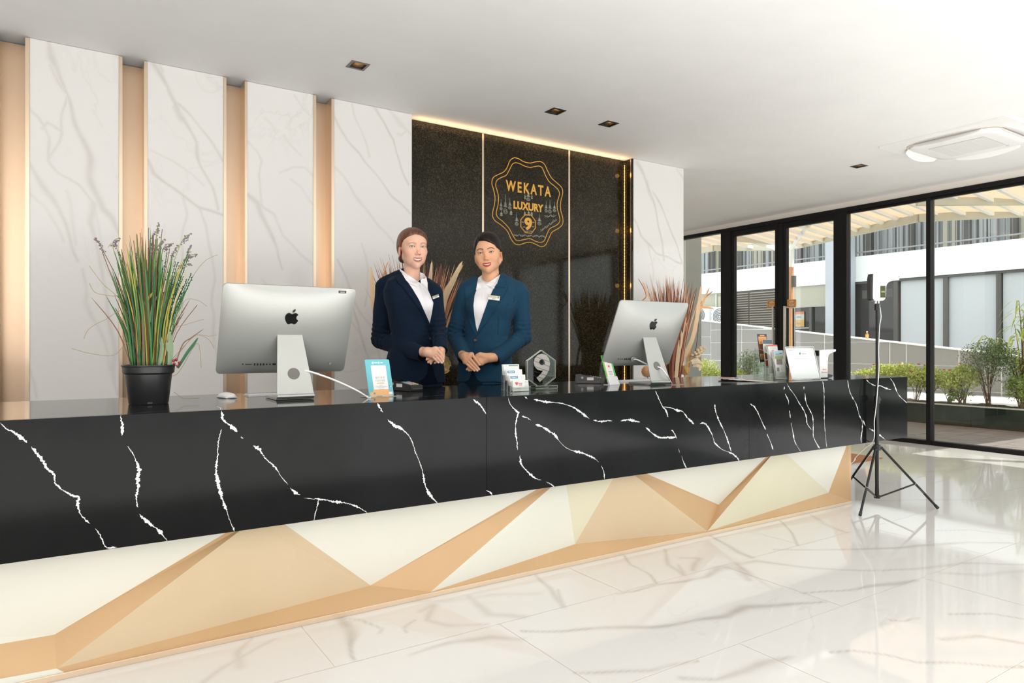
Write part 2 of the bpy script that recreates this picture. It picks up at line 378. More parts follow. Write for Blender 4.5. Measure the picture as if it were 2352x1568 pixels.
L2 = [([(350,148),(362,168),(385,200),(405,235),(412,265),(432,300),(448,325),(457,352),(468,385),(488,430),(500,482)], [.02,.016,.01,.012,.02,.008,.008,.012,.007,.01,.008], .55),
      ([(365,150),(370,165)], .01, .4), ([(412,238),(440,268),(470,310),(490,342),(511,370)], [.004,.004,.006,.008,.006], .5), ([(400,245),(410,275),(424,285)], [.008,.016,.006], .4),
      ([(340,368),(350,395),(380,420),(418,448),(455,475),(485,485),(512,495)], [.012,.012,.007,.006,.008,.01,.008], .6), ([(350,345),(400,370),(440,400),(465,425)], .004, .3),
      ([(420,452),(430,490),(420,545),(414,600)], .005, .4), ([(458,478),(472,520),(487,580),(493,640),(485,700),(495,780),(500,850)], [.006,.006,.008,.008,.008,.01,.006], .4),
      ([(380,520),(375,600),(390,680)], .006, .2)]
L3 = [([(568,448),(592,466),(600,490),(620,530),(640,570),(648,620)], [.012,.02,.018,.014,.008,.006], .55), ([(592,466),(630,490),(648,540),(690,585),(719,606)], [.006,.01,.008,.006,.006], .4),
      ([(568,318),(590,350),(602,375),(594,405),(596,440),(602,470)], .005, .35), ([(645,395),(672,382),(700,385),(719,402)], .005, .3), ([(655,315),(672,335),(692,358)], [.012,.006,.005], .3),
      ([(680,220),(700,250),(716,268)], .007, .3), ([(605,265),(625,290),(637,312)], .005, .2), ([(670,410),(695,430),(719,470)], .006, .3), ([(600,640),(640,700),(690,760),(719,830)], .006, .25)]
L4 = [([(768,262),(782,295),(798,325),(812,340),(828,352),(850,380),(868,405),(900,450),(945,490)], [.006,.01,.006,.008,.007,.006,.006,.006,.006], .6), ([(858,245),(868,262),(885,285),(905,322),(908,350),(920,385),(938,425)], [.014,.01,.005,.008,.008,.005,.005], .6),
      ([(806,236),(818,275),(828,300),(842,335),(852,358)], .004, .35), ([(893,252),(920,285),(935,300),(945,310)], [.014,.022,.01,.006], .28),
      ([(915,308),(925,312),(935,300)], .005, .3), ([(768,385),(800,420),(832,470),(870,520),(905,560)], [.006,.01,.012,.008,.005], .35),
      ([(775,595),(795,640),(812,700),(822,760),(840,800),(862,850),(870,880)], [.006,.008,.007,.006,.008,.008,.006], .5), ([(795,640),(815,690),(850,750),(880,830)], .006, .4), ([(830,560),(845,620),(842,700)], .006, .35), ([(768,700),(800,730),(820,760)], .006, .3)]
L5 = [([(1463,374),(1478,400),(1490,430),(1500,458),(1508,490),(1512,520),(1520,555),(1527,600)], [.03,.016,.012,.014,.01,.01,.01,.01], .6), ([(1486,415),(1492,445),(1498,458)], .02, .4), ([(1500,440),(1515,465),(1528,492),(1536,512),(1545,545),(1556,570),(1566,600)], [.006,.012,.008,.012,.01,.01,.01], .6),
      ([(1458,505),(1470,538),(1488,560),(1508,580),(1530,590),(1566,604)], [.012,.01,.01,.008,.008,.01], .6), ([(1556,386),(1570,410)], .012, .4), ([(1488,560),(1498,600),(1500,640)], .01, .3), ([(1458,780),(1475,820),(1490,850),(1480,870)], .02, .35)]
wall = tag(bpy.data.objects.new('wall_marble', None), kind='structure'); COL.objects.link(wall)
PX = [(-.161, .261, L1), (.408, .827, L2), (.970, 1.389, L3), (1.534, 2.108, L4), (4.279, 4.920, L5)]
for a, b, l in PX: marble_panel('marble_panel', a, b, l, parent=wall)
marble_panel('marble_panel', -1.9, -.33, [], parent=wall)
marble_panel('marble_panel', -3.4, -2.0, [], parent=wall)
# return of the right pier
MB().box((4.281, MY+.12, 0), (4.918, 7.1, ZC-.003)).build('pier_block', M['wall_marble'], wall)
# gold channels between the panels: trim strips at the edges, recessed back sheet with one side reveal
for (e0, a, b, e1) in ((-.33, -.297, -.181, -.161), (.261, .279, .390, .408), (.827, .845, .954, .970), (1.389, 1.409, 1.513, 1.534)):
    gl = bpy.data.objects.new('gold_channel', None); COL.objects.link(gl); gl.parent = wall
    MB().box((e0+.0005, MY-.004, 0), (a, RY, ZC-.004)).build('edge_trim', M['gold_edge'], gl)
    MB().box((b, MY-.004, 0), (e1-.0005, RY, ZC-.004)).build('edge_trim', M['gold_edge'], gl)
    MB().box((a, RY-.004, 0), (b, RY+.01, ZC-.006)).build('back_sheet', M['gold'], gl)
MB().box((-2.0, MY+.02, 0), (-1.9, RY, ZC-.006)).build('back_sheet', M['gold'], wall)

# ---------------------------------------------------------------- black granite feature wall
gm = bpy.data.materials.new('granite'); nt, b = nt_of(gm); setp(b, rough=.06, spec=.26)
co = obj_coord(nt)
v1 = N(nt, 'TexNoise', {'Vector': co, 'Scale': 130.0, 'Detail': 5, 'Roughness': .75}); c1 = ramp(nt, v1.outputs[0], [(.30, (.005,.006,.005)), (.46, (.013,.013,.009)), (.55, (.035,.029,.018)), (.64, (.085,.065,.038)), (.75, (.22,.18,.12))])
v2 = N(nt, 'TexVoronoi', {'Vector': co, 'Scale': 38.0}); sz = ramp(nt, v2.outputs['Distance'], [(.0, (1,1,1)), (.16, (0,0,0))])
sel = ramp(nt, v2.outputs['Color'], [(.60, (0,0,0)), (.66, (1,1,1))]); fl = mixc(nt, 1.0, sz, sel, 'MULTIPLY')
nl = N(nt, 'TexNoise', {'Vector': co, 'Scale': 4.0, 'Detail': 4}); cl = mixc(nt, nl.outputs[0], (.3,.3,.3), (1.6,1.5,1.3)); c1 = mixc(nt, 1.0, c1, cl, 'MULTIPLY')
nt.links.new(mixc(nt, fl, c1, (.62,.56,.48)), b.inputs['Base Color'])
BY = 4.665
BX = [2.108, 2.766, 3.626, 4.279]
gw = tag(bpy.data.objects.new('wall_granite', None), kind='structure'); COL.objects.link(gw)
for i in range(3):
    MB().box((BX[i]+(.008 if i else 0), BY, 0), (BX[i+1]-(.008 if i < 2 else 0), BY+.03, ZC-.004)).build('granite_panel', gm, gw)
for i in (1, 2): MB().box((BX[i]-.008, BY-.003, 0), (BX[i]+.008, BY+.02, ZC-.004)).build('joint_strip', M['gold_edge'], gw)
MB().box((4.262, MY+.002, 0), (4.279, BY, ZC-.004)).build('side_reveal', gm, gw)
MB().box((4.2595, onx(1448.5, 500, 4.26).y-.004, 0), (4.262, onx(1448.5, 500, 4.26).y+.004, ZC-.004)).build('edge_trim', M['gold_edge'], gw)
M['led'] = emit('led', (1, .42, .08), 6)
ls = thing('led_strip', 'vertical strip of small amber lights at right edge of black granite wall', 'light strip', (4.2525, BY-.010, 0), -.6)
mb = MB(); mb.box((-.006, -.001, .05), (.006, .001, ZC-.02)); mb.build('backing', M['dark'], ls)
dots = [MB().box((-.0035, -.004, -.0035), (.0035, -.0012, .0035)).build('led', M['led'], ls)]
zz = .2; first = True
while zz < ZC-.04:
    if first: d = dots[0]; first = False
    else: d = dots[0].copy(); COL.objects.link(d)
    d.location = (0, 0, zz); zz += .0135
def point(name, loc, e, col, r=.02):
    d = bpy.data.lights.new(name, 'POINT'); d.energy = e; d.color = col; d.shadow_soft_size = r
    o = bpy.data.objects.new(name, d); COL.objects.link(o); o.location = loc; return o
a_ = area('led_cove_glow', (3.2, BY-.05, ZC-.06), (3.2, BY-.03, 3.4), 2.1, .02, 1.6, (1, .62, .30))
for z in (.6, 1.1, 1.6, 2.1, 2.6): point('led_glow', (4.215, BY-.045, z), .10, (1, .5, .12))

# ---------------------------------------------------------------- emblem on the granite
M['brass_yellow'] = mat('brass_yellow', (.80, .42, .07), rough=.4, metal=.1)
M['silver_ink'] = mat('silver_ink', (.42, .42, .36), rough=.5)
em = thing('wall_emblem', 'gold wavy badge lettered WEKATA LUXURY 9 on the black granite wall', 'sign', (0, BY-.002, 0))
def epx(l): return [(1120 + a/6.03, 340 + b/6.03) for a, b in l]
def on_b(p): v = ony(p[0], p[1], BY); return Vector((v.x, 0, v.z))
O1 = [(370,132),(430,150),(500,190),(585,208),(660,192),(730,188),(785,225),(825,310),(880,410),(960,485),(1020,545),(1038,620),(1010,740),(1008,850),(1040,980),(1030,1060),(980,1110),(890,1165),(850,1240),(800,1340),(740,1365),(660,1330),(590,1305),(520,1312),(440,1338),(375,1325),(320,1255),(270,1150),(190,1070),(90,995),(65,910),(90,790),(100,680),(80,580),(57,490),(75,410),(150,365),(220,330),(265,275),(310,170)]
O2 = [(385,203),(440,215),(510,250),(585,268),(650,256),(715,250),(760,285),(795,370),(850,465),(920,525),(975,580),(992,640),(962,750),(965,850),(998,980),(985,1035),(940,1075),(860,1115),(820,1190),(780,1285),(720,1305),(650,1285),(590,1256),(520,1262),(440,1282),(390,1272),(345,1205),(290,1105),(210,1020),(135,955),(118,890),(140,790),(148,680),(130,590),(110,520),(125,450),(180,410),(250,380),(290,320),(340,225)]
for nm, O in (('badge_outline', O1), ('badge_outline', O2)):
    pts = [on_b(p) for p in epx(O)]; pts = catmull(pts + [pts[0]], 4)
    MB().tube(pts, .0036, 6, False).build(nm, M['brass_yellow'], em)
oc = [on_b(p) for p in epx([(515,925),(600,930),(660,1010),(658,1110),(605,1180),(520,1170),(458,1090),(458,990)])]
MB().tube(oc + [oc[0]], .0042, 6, False).build('octagon_ring', M['brass_yellow'], em)
def fit_text(s, l, r, top, bot, size_px, parent, mt, bold=.0, name='lettering', plane=on_b, space=1.0, yoff=-.001):
    """place lettering so that it spans from pixel l to pixel r (baseline middle points) on the wall"""
    A = plane(l); B = plane(r); w = (B - A).length
    T = plane(top); Bo = plane(bot); h = abs(T.z - Bo.z)
    o = text_mesh(name, s, 1.0, mt, parent, .002, None, 'CENTER', 1.0, bold, space)
    xs = [v.co.x for v in o.data.vertices]; zs = [v.co.z for v in o.data.vertices]
    sx = w / (max(xs)-min(xs)); sz = h / (max(zs)-min(zs)); cx = (max(xs)+min(xs))/2; cz = (max(zs)+min(zs))/2
    mid = (A + B)/2; mz = (T.z + Bo.z)/2
    for v in o.data.vertices: v.co = Vector(((v.co.x-cx)*sx + mid.x, v.co.y*1.0 + yoff, (v.co.z-cz)*sz + mz))
    return o
fit_text('WEKATA', *epx([(248,520),(872,620),(560,488),(560,636)]), 0, em, M['brass_yellow'], .026, space=1.38)
fit_text('LUXURY', *epx([(355,795),(768,840),(560,757),(560,868)]), 0, em, M['brass_yellow'], .038)
fit_text('9', *epx([(505,1055),(612,1055),(560,962),(560,1142)]), 0, em, M['brass_yellow'], .045)
_r = np.random.default_rng(11)
def finial(px, top, bot, wpx):
    """thin engraved spire over a curled knot"""
    mb = MB(); c = lambda x, y: on_b((1120 + x/6.03, 340 + y/6.03))
    h = bot-top
    mb.tube([c(px, top), c(px+1, top+h*.4)], [.0008, .002], 5)
    zig = [c(px + (1 if k % 2 else -1)*wpx*.5*(.35+.65*k/10), top+h*.4+h*.28*k/10) for k in range(10)]
    mb.tube(catmull(zig, 2), .0016, 5)
    sp = [c(px + wpx*.5*(1-k/26)*math.cos(k*.62), top+h*.84 + h*.16*(1-k/26)*math.sin(k*.62)) for k in range(22)]
    mb.tube(catmull(sp, 2), .0016, 5); return mb
for (x, t, b_, w) in ((183,700,860,40),(188,860,940,40),(243,640,915,62),(305,690,850,45),(322,840,925,42),(400,890,1075,55),(715,905,1068,58),(512,860,925,30),(566,850,925,34),(608,860,935,34),(560,560,735,60),(515,620,705,20),(610,620,705,20),(808,730,890,46),(860,712,905,50),(923,745,885,48)):
    finial(x, t, b_, w).build('engraved_mark', M['silver_ink'], em)
def scribble(x0, y0, x1, y1, n, h):
    mb = MB(); pts = []
    for k in range(n*5):
        t = k/(n*5-1); pts.append(on_b((1120 + (x0+(x1-x0)*t + h*.5*math.cos(k*1.7))/6.03, 340 + (y0+(y1-y0)*t + h*.5*math.sin(k*2.3))/6.03)))
    mb.tube(catmull(pts, 2), .0014, 5); return mb
scribble(360, 1205, 800, 1225, 12, 30).build('engraved_script', M['silver_ink'], em)
scribble(735, 1145, 950, 990, 8, 30).build('engraved_script', M['silver_ink'], em)
scribble(790, 945, 940, 938, 4, 36).build('engraved_script', M['silver_ink'], em)
for (x, y) in ((487,1025),(632,1028),(502,1093),(628,1088)): scribble(x-14, y, x+14, y, 2, 14).build('engraved_script', M['silver_ink'], em)
scribble(520, 1155, 618, 1150, 4, 18).build('engraved_script', M['silver_ink'], em)

# ---------------------------------------------------------------- window wall
def frame_box(name, y0, y1, z0, z1, x0=XW-.04, x1=XW+.05, parent=None, mt='frame_black'): return MB().box((x0, y0, z0), (x1, y1, z1), .003).build(name, M[mt], parent)
ZH = 2.673
wn_ = tag(bpy.data.objects.new('window_1', None), kind='structure'); COL.objects.link(wn_)
frame_box('head_rail', 3.0-4.6, 7.25, ZH-.05, ZH, parent=wn_)
MB().box((XW-.03, YF, ZH), (XW+.12, 7.25, ZC)).build('header', M['cream_paint'], wn_); 
# big fixed panes: mullions at y=3.65, 4.67, and further towards the viewer
for (a, b) in ((4.59, 4.715), (3.66, 3.705), (2.1, 2.19), (.6, .69), (-.9, -.81), (-2.4, -2.31), (-3.9, -3.81), (-5.2, -5.1)): frame_box('mullion', a, b, 0, ZH-.05, parent=wn_)
for (a, b) in ((3.705, 4.59), (2.19, 3.66), (.69, 2.1), (-.81, .6), (-2.31, -.9), (-3.81, -2.4), (-5.1, -3.9)):
    frame_box('sill_rail', a, b, 0, .045, parent=wn_)
    MB().box((XW-.012, a, .045), (XW-.004, b, ZH-.05)).build('pane', M['glass'], wn_)
    MB().box((XW-.02, a, ZH-.075), (XW+.02, b, ZH-.052)).build('glazing_bead', M['frame_black'], wn_)
frame_box('mullion', 6.256, 6.43, 0, ZH-.05, parent=wn_)
frame_box('sill_rail', 6.43, 7.2, 0, .045, parent=wn_)
MB().box((XW-.012, 6.43, .045), (XW-.004, 7.2, ZH-.05)).build('pane', M['glass'], wn_)
# double door
ds = tag(bpy.data.objects.new('door_1', None), kind='structure'); COL.objects.link(ds)
for lf, (a, b) in enumerate(((5.52, 6.256), (4.715, 5.445))):
    d = bpy.data.objects.new('door_leaf', None); COL.objects.link(d); d.parent = ds
    w = .045
    frame_box('stile', a+.002, a+w, .01, ZH-.055, XW-.03, XW+.03, d); frame_box('stile', b-w, b-.002, .01, ZH-.055, XW-.03, XW+.03, d)
    frame_box('top_rail', a+w, b-w, ZH-.125, ZH-.055, XW-.03, XW+.03, d); frame_box('bottom_rail', a+w, b-w, .01, .11, XW-.03, XW+.03, d)
    MB().box((XW-.006, a+w, .11), (XW+.004, b-w, ZH-.125)).build('pane', M['glass'], d)
frame_box('door_meeting_stile', 5.447, 5.518, .01, ZH-.055, XW-.03, XW+.03, ds)
# side room return beyond the window (dull grey exterior pier seen through the left pane)
M['grey_render'] = noisy('grey_render', (.42, .44, .43), (.46, .48, .47), 2, .8)
# end wall closing the corridor behind the pier
struct(MB().box((4.9, 7.2, 0), (XW+.1, 7.32, ZC)).build('wall_side', M['white_paint']))

# ================================================================ the counter
ct = thing('reception_counter', 'long black veined stone reception counter on a faceted gold base', 'counter')
YB = 2.604; FY = YB-.10; ZT = .838; ZB = .4165; XE = 4.928; XBE = 4.406; CBY = 3.32
XA = -1.6
J = [XA, 1.504, 3.2265, XE]
for i in range(3):
    a, b = J[i]+(.0007 if i else 0), J[i+1]-(.0007 if i < 2 else 0)
    MB().box((a, FY+.0202, ZT-.02), (b, CBY, ZT), .0008).build('worktop_slab', M['black_stone'], ct)
    MB().box((a, FY, ZB), (b, FY+.02, ZT), .0008).build('fascia_slab', M['fascia_stone'], ct)
MB().box((XE-.02, FY+.0202, ZB), (XE, CBY, ZT-.0205), .0008).build('end_slab', M['fascia_stone'], ct)
MB().box((XA, FY+.021, ZB), (XE-.021, CBY-.02, ZB+.02)).build('underside', M['dark'], ct)
MB().box((XA, CBY-.02, .1), (4.3, CBY-.002, ZT-.021)).build('back_board', M['wood_dark'], ct)
# veins in the fascia: inlaid stone, nearly flush
Cpx = lambda l: [(1100 + a/3.137, 880 + b/3.137) for a, b in l]
Dpx = lambda l: [(1600 + a/3.919, 840 + b/3.919) for a, b in l]
VN = [[(0,970),(15,985),(30,992),(55,1010),(62,1017)], [(72,1025),(88,1045),(100,1060),(108,1075),(125,1090),(125,1105),(135,1118),(165,1137),(180,1142),(178,1160),(188,1185),(207,1202)], [(218,1213),(228,1225),(237,1245),(245,1257),(268,1256)],
 [(277,953),(282,985),(280,1000)], [(292,1025),(305,1040),(313,1060),(320,1080),(316,1100),(318,1115),(313,1140),(316,1165)], [(320,1180),(340,1200),(365,1218),(385,1243)],
 Bpx([(255,100),(265,150),(290,170),(330,205),(340,215)]), Bpx([(362,238),(370,252)]), Bpx([(255,200),(238,270),(235,340),(228,400),(228,460),(245,520),(260,580),(280,630),(300,690),(325,750)]),
 Bpx([(425,290),(460,310),(490,355),(545,405),(580,460),(615,500)]), Bpx([(625,515),(655,545),(680,555)]), Bpx([(700,570),(745,575),(790,578),(870,592),(935,600),(1000,625),(1045,655)]), Bpx([(780,580),(765,640),(752,695)]),
 Bpx([(1095,60),(1125,110)]), Bpx([(1150,145),(1180,175),(1235,205),(1275,250),(1300,320),(1320,370),(1340,430),(1350,490),(1375,550),(1420,600)]), Bpx([(1610,40),(1650,70),(1683,120)]),
 Cpx([(52,770),(80,785),(97,810)]), Cpx([(210,100),(225,150),(265,195),(285,210),(275,240),(265,290),(265,360),(275,430),(278,480)]), Cpx([(295,520),(305,580),(340,625),(380,665),(420,690),(450,698)]), Cpx([(480,710),(510,722),(545,748)]),
 Cpx([(330,95),(350,112)]), Cpx([(395,115),(460,130),(540,138),(600,145),(660,165),(700,185),(740,215),(795,255)]), Cpx([(825,265),(880,275),(930,268),(960,272)]), Cpx([(1020,272),(1070,262),(1110,268),(1160,280)]), Cpx([(1200,315),(1250,360),(1300,390),(1345,390),(1400,390),(1420,385)]),
 Cpx([(310,235),(350,250),(375,268)]), Cpx([(405,298),(450,310),(490,335),(545,370),(575,410),(610,450),(660,480),(720,495),(780,515),(830,540),(865,568)]), Cpx([(880,590),(900,640),(905,695)]),
 Cpx([(1272,55),(1300,120),(1325,170),(1350,200),(1362,245)]), Cpx([(1325,170),(1380,175),(1430,195),(1470,205),(1500,245),(1550,295)]), Cpx([(1590,292),(1615,285),(1640,300),(1670,350),(1690,400),(1700,430),(1750,475),(1800,495),(1840,515),(1877,560)]),
 Cpx([(1385,335),(1405,355),(1425,400)]), Cpx([(1440,470),(1445,500)]), Cpx([(1460,520),(1475,570),(1497,612)]), Cpx([(1700,150),(1705,200),(1730,270),(1760,330),(1785,390),(1810,465),(1820,490)]),
 Dpx([(483,342),(525,375),(560,440),(590,510),(622,575)]), Dpx([(632,610),(655,660),(690,755)]), Dpx([(790,185),(785,215)]), Dpx([(795,250),(825,310),(828,350)]), Dpx([(835,400),(845,470)]), Dpx([(850,510),(865,590),(880,670),(910,730),(940,772)]),
 Dpx([(815,158),(835,200),(880,260),(920,330),(965,400),(990,470),(995,520),(1035,575)]), Dpx([(965,180),(967,215)]), Dpx([(975,240),(985,330),(1020,400),(1045,460),(1050,560),(1050,630),(1075,690),(1108,745)]), Dpx([(1133,137),(1145,200),(1148,300),(1150,500),(1157,590),(1165,680),(1172,738)]),
 Dpx([(1358,128),(1375,220),(1400,280),(1430,330),(1450,390),(1465,450),(1490,500),(1490,580),(1478,660),(1485,695)]), Dpx([(1495,485),(1520,540)]), Dpx([(1525,122),(1560,155),(1610,178),(1655,180),(1700,200),(1750,215)]), Dpx([(1740,110),(1770,150),(1800,225),(1830,275),(1893,332)]), Dpx([(1553,562),(1600,590),(1645,620),(1700,665)])]
_r = np.random.default_rng(3)
def vein_ribbon(px, idx):
    pts = [ony(a, b, FY) for a, b in px]; pts = catmull([(p.x, 0, p.z) for p in pts], 3)
    P = [pts[0]]                                    # resample finely, then roughen the rim
    for p in pts[1:]:
        d = (p-P[-1]).length; n = max(1, int(d/.0028)); q = P[-1].copy()
        for k in range(1, n+1): P.append(q.lerp(p, k/n))
    n = len(P); L = []; R = []; th = 0
    big = np.interp(np.arange(n), np.linspace(0, n, max(3, n//6)), _r.uniform(.0, 1.0, max(3, n//6))**1.5)
    for i, p in enumerate(P):
        t = (P[min(i+1, n-1)]-P[max(i-1, 0)]); t.normalize() if t.length > 0 else None
        nn = Vector((t.z, 0, -t.x)); e = min(1, (i+.4)/4, (n-i-.6)/4)
        w = (.0008 + .0056*big[i])*e; th = _r.normal(0, .0007)
        L.append(p + nn*(w*_r.uniform(.30, 1.45)) + nn*th); R.append(p - nn*(w*_r.uniform(.30, 1.45)) + nn*th)
    vs = [(v.x, FY-.0003, min(max(v.z, ZB+.0006), ZT-.0006)) for v in L+R]
    mk('vein', vs, [(i, i+1, n+i+1, n+i) for i in range(n-1)], M['vein_white'], ct)
for i, l in enumerate(VN): vein_ribbon(l, i)
# veins running on over the worktop
for (a, b, l) in ((277, 953, .5), (508, 942.6, .35), (868, 925, .4), (1168, 911, .5), (1505, 894, .45), (1808, 879, .3), (1890, 874, .35)):
    p = ony(a, b, FY); n = 26; ang = _r.uniform(.9, 2.0); x, y = p.x, FY+.002; vs1 = []; vs2 = []
    for k in range(n):
        w = _r.uniform(.0006, .0022); vs1.append((x-w, y, ZT+.0003)); vs2.append((x+w, y, ZT+.0003)); ang += _r.normal(0, .18); x += .02*math.cos(ang); y = min(y+.02*abs(math.sin(ang)), CBY-.01)
    mk('vein', vs1+vs2, [(i, n+i, n+i+1, i+1) for i in range(n-1)], M['vein_white'], ct)
# gold base: faceted panels, the paler ones with reflected light painted in
bs = bpy.data.objects.new('base', None); COL.objects.link(bs); bs.parent = ct
MB().box((XA, YB+.085, .02), (XBE-.004, CBY-.03, ZB)).build('carcass', M['panel_gold'], bs)
MB().box((XBE-.006, YB, .02), (XBE, CBY-.03, ZB-.001)).build('end_sheet', M['panel_gold'], bs)
MB().box((XA, YB-.006, 0), (XBE, CBY-.03, .02), .001).build('plinth', M['gold_edge'], bs)
ZTB = ZB-.001
def bp(x, y, d=0.0):
    v = ony(x, y, YB+d); return (v.x, YB+d, min(max(v.z, .02), ZTB))
def tp(x, y): v = ony(x, y, YB); return (v.x, YB, ZTB)      # on the top edge under the overhang
def pl(x, y): v = ony(x, y, YB); return (v.x, YB, .02)      # on the plinth line
A_ = bp(125,1457,.07); B_ = bp(130,1535); C_ = tp(553,1217); C2 = tp(576,1213); D_ = tp(637,1205)
E_ = bp(851,1344,.07); F_ = bp(989,1359); G1 = tp(1262,1116); G2 = tp(1282,1112); H1 = tp(1299,1110); I_ = bp(1321,1249,.06)
J1 = tp(1416,1093); J2 = tp(1446,1089); K1 = tp(1466,1086); L_ = bp(1651,1159,.06); Mm = bp(1624.5,1219.5); N1 = tp(1770,1043); N2 = tp(1779,1041); O_ = tp(1798,1038)
P_ = bp(1903,1131,.045); Q_ = tp(1948,1018); R_ = (XBE-.0065, YB, ZTB); RB = (XBE-.0065, YB, .02)
W0 = (XA, YB+.03, ZTB); W1 = (XA, YB+.06, .16); W2 = (XA, YB, .10); W3 = (XA, YB, .02)
facets = [('panel_gold_lit', [W0, C_, A_, W1]), ('panel_gold', [W1, A_, B_, W2]), ('panel_gold', [A_, C_, C2, B_]), ('panel_gold_lit', [W2, B_, (B_[0]+.02, YB, .02), W3]),
 ('panel_gold_half_lit', [B_, C2, D_, E_]), ('panel_gold', [B_, E_, pl(851,1401), (B_[0]+.02, YB, .02)]), ('panel_gold', [E_, F_, pl(989,1372), pl(851,1401)]),
 ('panel_gold_lit', [D_, G1, E_]), ('panel_gold', [E_, G1, G2, F_]), ('panel_gold_lit', [F_, G2, H1, I_]), ('panel_gold_soft_lit', [H1, J1, I_]), ('panel_gold_half_lit', [I_, J1, J2, Mm]),
 ('panel_gold', [F_, I_, pl(1321,1296), pl(989,1372)]), ('panel_gold', [I_, Mm, pl(1625,1230), pl(1321,1296)]), ('panel_gold', [J2, K1, L_, Mm]), ('panel_gold_lit', [K1, N1, L_]),
 ('panel_gold', [L_, N1, N2, Mm]), ('panel_gold_soft_lit', [Mm, N2, O_, P_]), ('panel_gold_lit', [O_, Q_, P_]), ('panel_gold', [Q_, R_, RB, P_]), ('panel_gold', [Mm, P_, RB, pl(1625,1230)])]
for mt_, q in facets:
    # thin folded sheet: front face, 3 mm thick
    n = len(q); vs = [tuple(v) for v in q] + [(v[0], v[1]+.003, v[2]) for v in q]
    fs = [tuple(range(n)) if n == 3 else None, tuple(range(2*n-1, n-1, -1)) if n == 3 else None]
    if n == 4: fs = [(0, 1, 3), (1, 2, 3), (4, 7, 5), (5, 7, 6)] if mt_ in ('panel_gold_half_lit', 'panel_gold_soft_lit') else [(0, 1, 2), (0, 2, 3), (4, 6, 5), (4, 7, 6)]
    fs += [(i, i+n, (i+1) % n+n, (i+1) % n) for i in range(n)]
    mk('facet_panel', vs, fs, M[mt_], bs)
# ================================================================ the courtyard outside
M['paver'] = noisy('paver', (.17, .145, .138), (.28, .245, .235), 5, .75, stretch=(3, .6, 1), bumpy=.2)
M['paver_joint'] = mat('paver_joint', (.40, .38, .36), rough=.9)
M['planter_tile'] = noisy('planter_tile', (.020, .035, .028), (.045, .065, .05), 6, .12)
M['soil'] = noisy('soil', (.03, .02, .015), (.09, .06, .04), 40, .95)
M['kerb'] = mat('kerb', (.75, .74, .70), rough=.8)
M['grey_tile'] = noisy('grey_tile', (.265, .245, .238), (.295, .275, .268), 2, .45)
M['white_trim'] = mat('white_trim', (.93, .94, .94), rough=.6)
M['band_white'] = noisy('band_white', (.86, .86, .85), (.90, .90, .89), 1, .8)
M['beige'] = mat('beige', (.50, .465, .37), rough=.8)
M['concrete'] = noisy('concrete', (.48, .51, .54), (.56, .59, .62), 1.2, .8)
M['dark_glass'] = mat('dark_glass', (.035, .032, .03), rough=.08, spec=.6)
M['blind_white'] = mat('blind_white', (.58, .585, .59), rough=.8)
M['alu_grey'] = mat('alu_grey', (.10, .09, .08), rough=.5)
M['curtain_grey'] = noisy('curtain_grey', (.36, .37, .38), (.52, .54, .55), 4, .9, stretch=(1, 6, .2))
M['louvre'] = mat('louvre', (.46, .39, .33), rough=.6); M['rail'] = mat('rail', (.14, .13, .13), rough=.5)
M['rail_light'] = mat('rail_light', (.35, .34, .35), rough=.5)
M['canopy_beam'] = mat('canopy_beam', (.62, .60, .50), rough=.6)
M['rafter'] = mat('rafter', (.90, .90, .88), rough=.6)
pc = bpy.data.materials.new('canopy_sheet'); pc.use_nodes = True; nt = pc.node_tree; nt.nodes.clear()
o_ = nt.nodes.new('ShaderNodeOutputMaterial'); mx = nt.nodes.new('ShaderNodeMixShader'); mx.inputs[0].default_value = .6
df = N(nt, 'BsdfDiffuse', {0: (.84, .69, .57, 1)}); tl = N(nt, 'BsdfTranslucent', {0: (.86, .72, .60, 1)})
nt.links.new(df.outputs[0], mx.inputs[1]); nt.links.new(tl.outputs[0], mx.inputs[2]); nt.links.new(mx.outputs[0], o_.inputs[0])
M['canopy_sheet'] = pc
M['wood_post'] = noisy('wood_post', (.55, .26, .12), (.68, .34, .17), 6, .5, stretch=(6, 6, .4))

XP = 9.84; XG = 12.2; XB = 15.0; ZP = .27
pg = MB().box((XW+.13, -9, -.1), (XP+.03, 11.5, -.012)).build('ground', M['paver_joint']); struct(pg)
y = 1.2; k = 0
tile = None
while y < 5.2:
    x = XW+.14 - (.3 if k % 2 else 0)
    while x < XP:
        xa, xb = max(x, XW+.135), min(x+.594, XP-.002)
        if xb-xa > .05:
            MB().box((xa, y, -.03), (xb, y+.294, -.006 + _r.uniform(-.0015, .0015))).build('paver', M['paver'], pg)
        x += .6
    y += .3; k += 1
MB().box((XW+.135, 5.2, -.03), (XP-.002, 11.5, -.006)).build('paved_strip', M['paver'], pg)
MB().box((XW+.135, -9, -.03), (XP-.002, 1.19, -.006)).build('paved_strip', M['paver'], pg)
struct(MB().box((XP+.03, -9, -.1), (60, 40, -.02)).build('ground', M['concrete']))
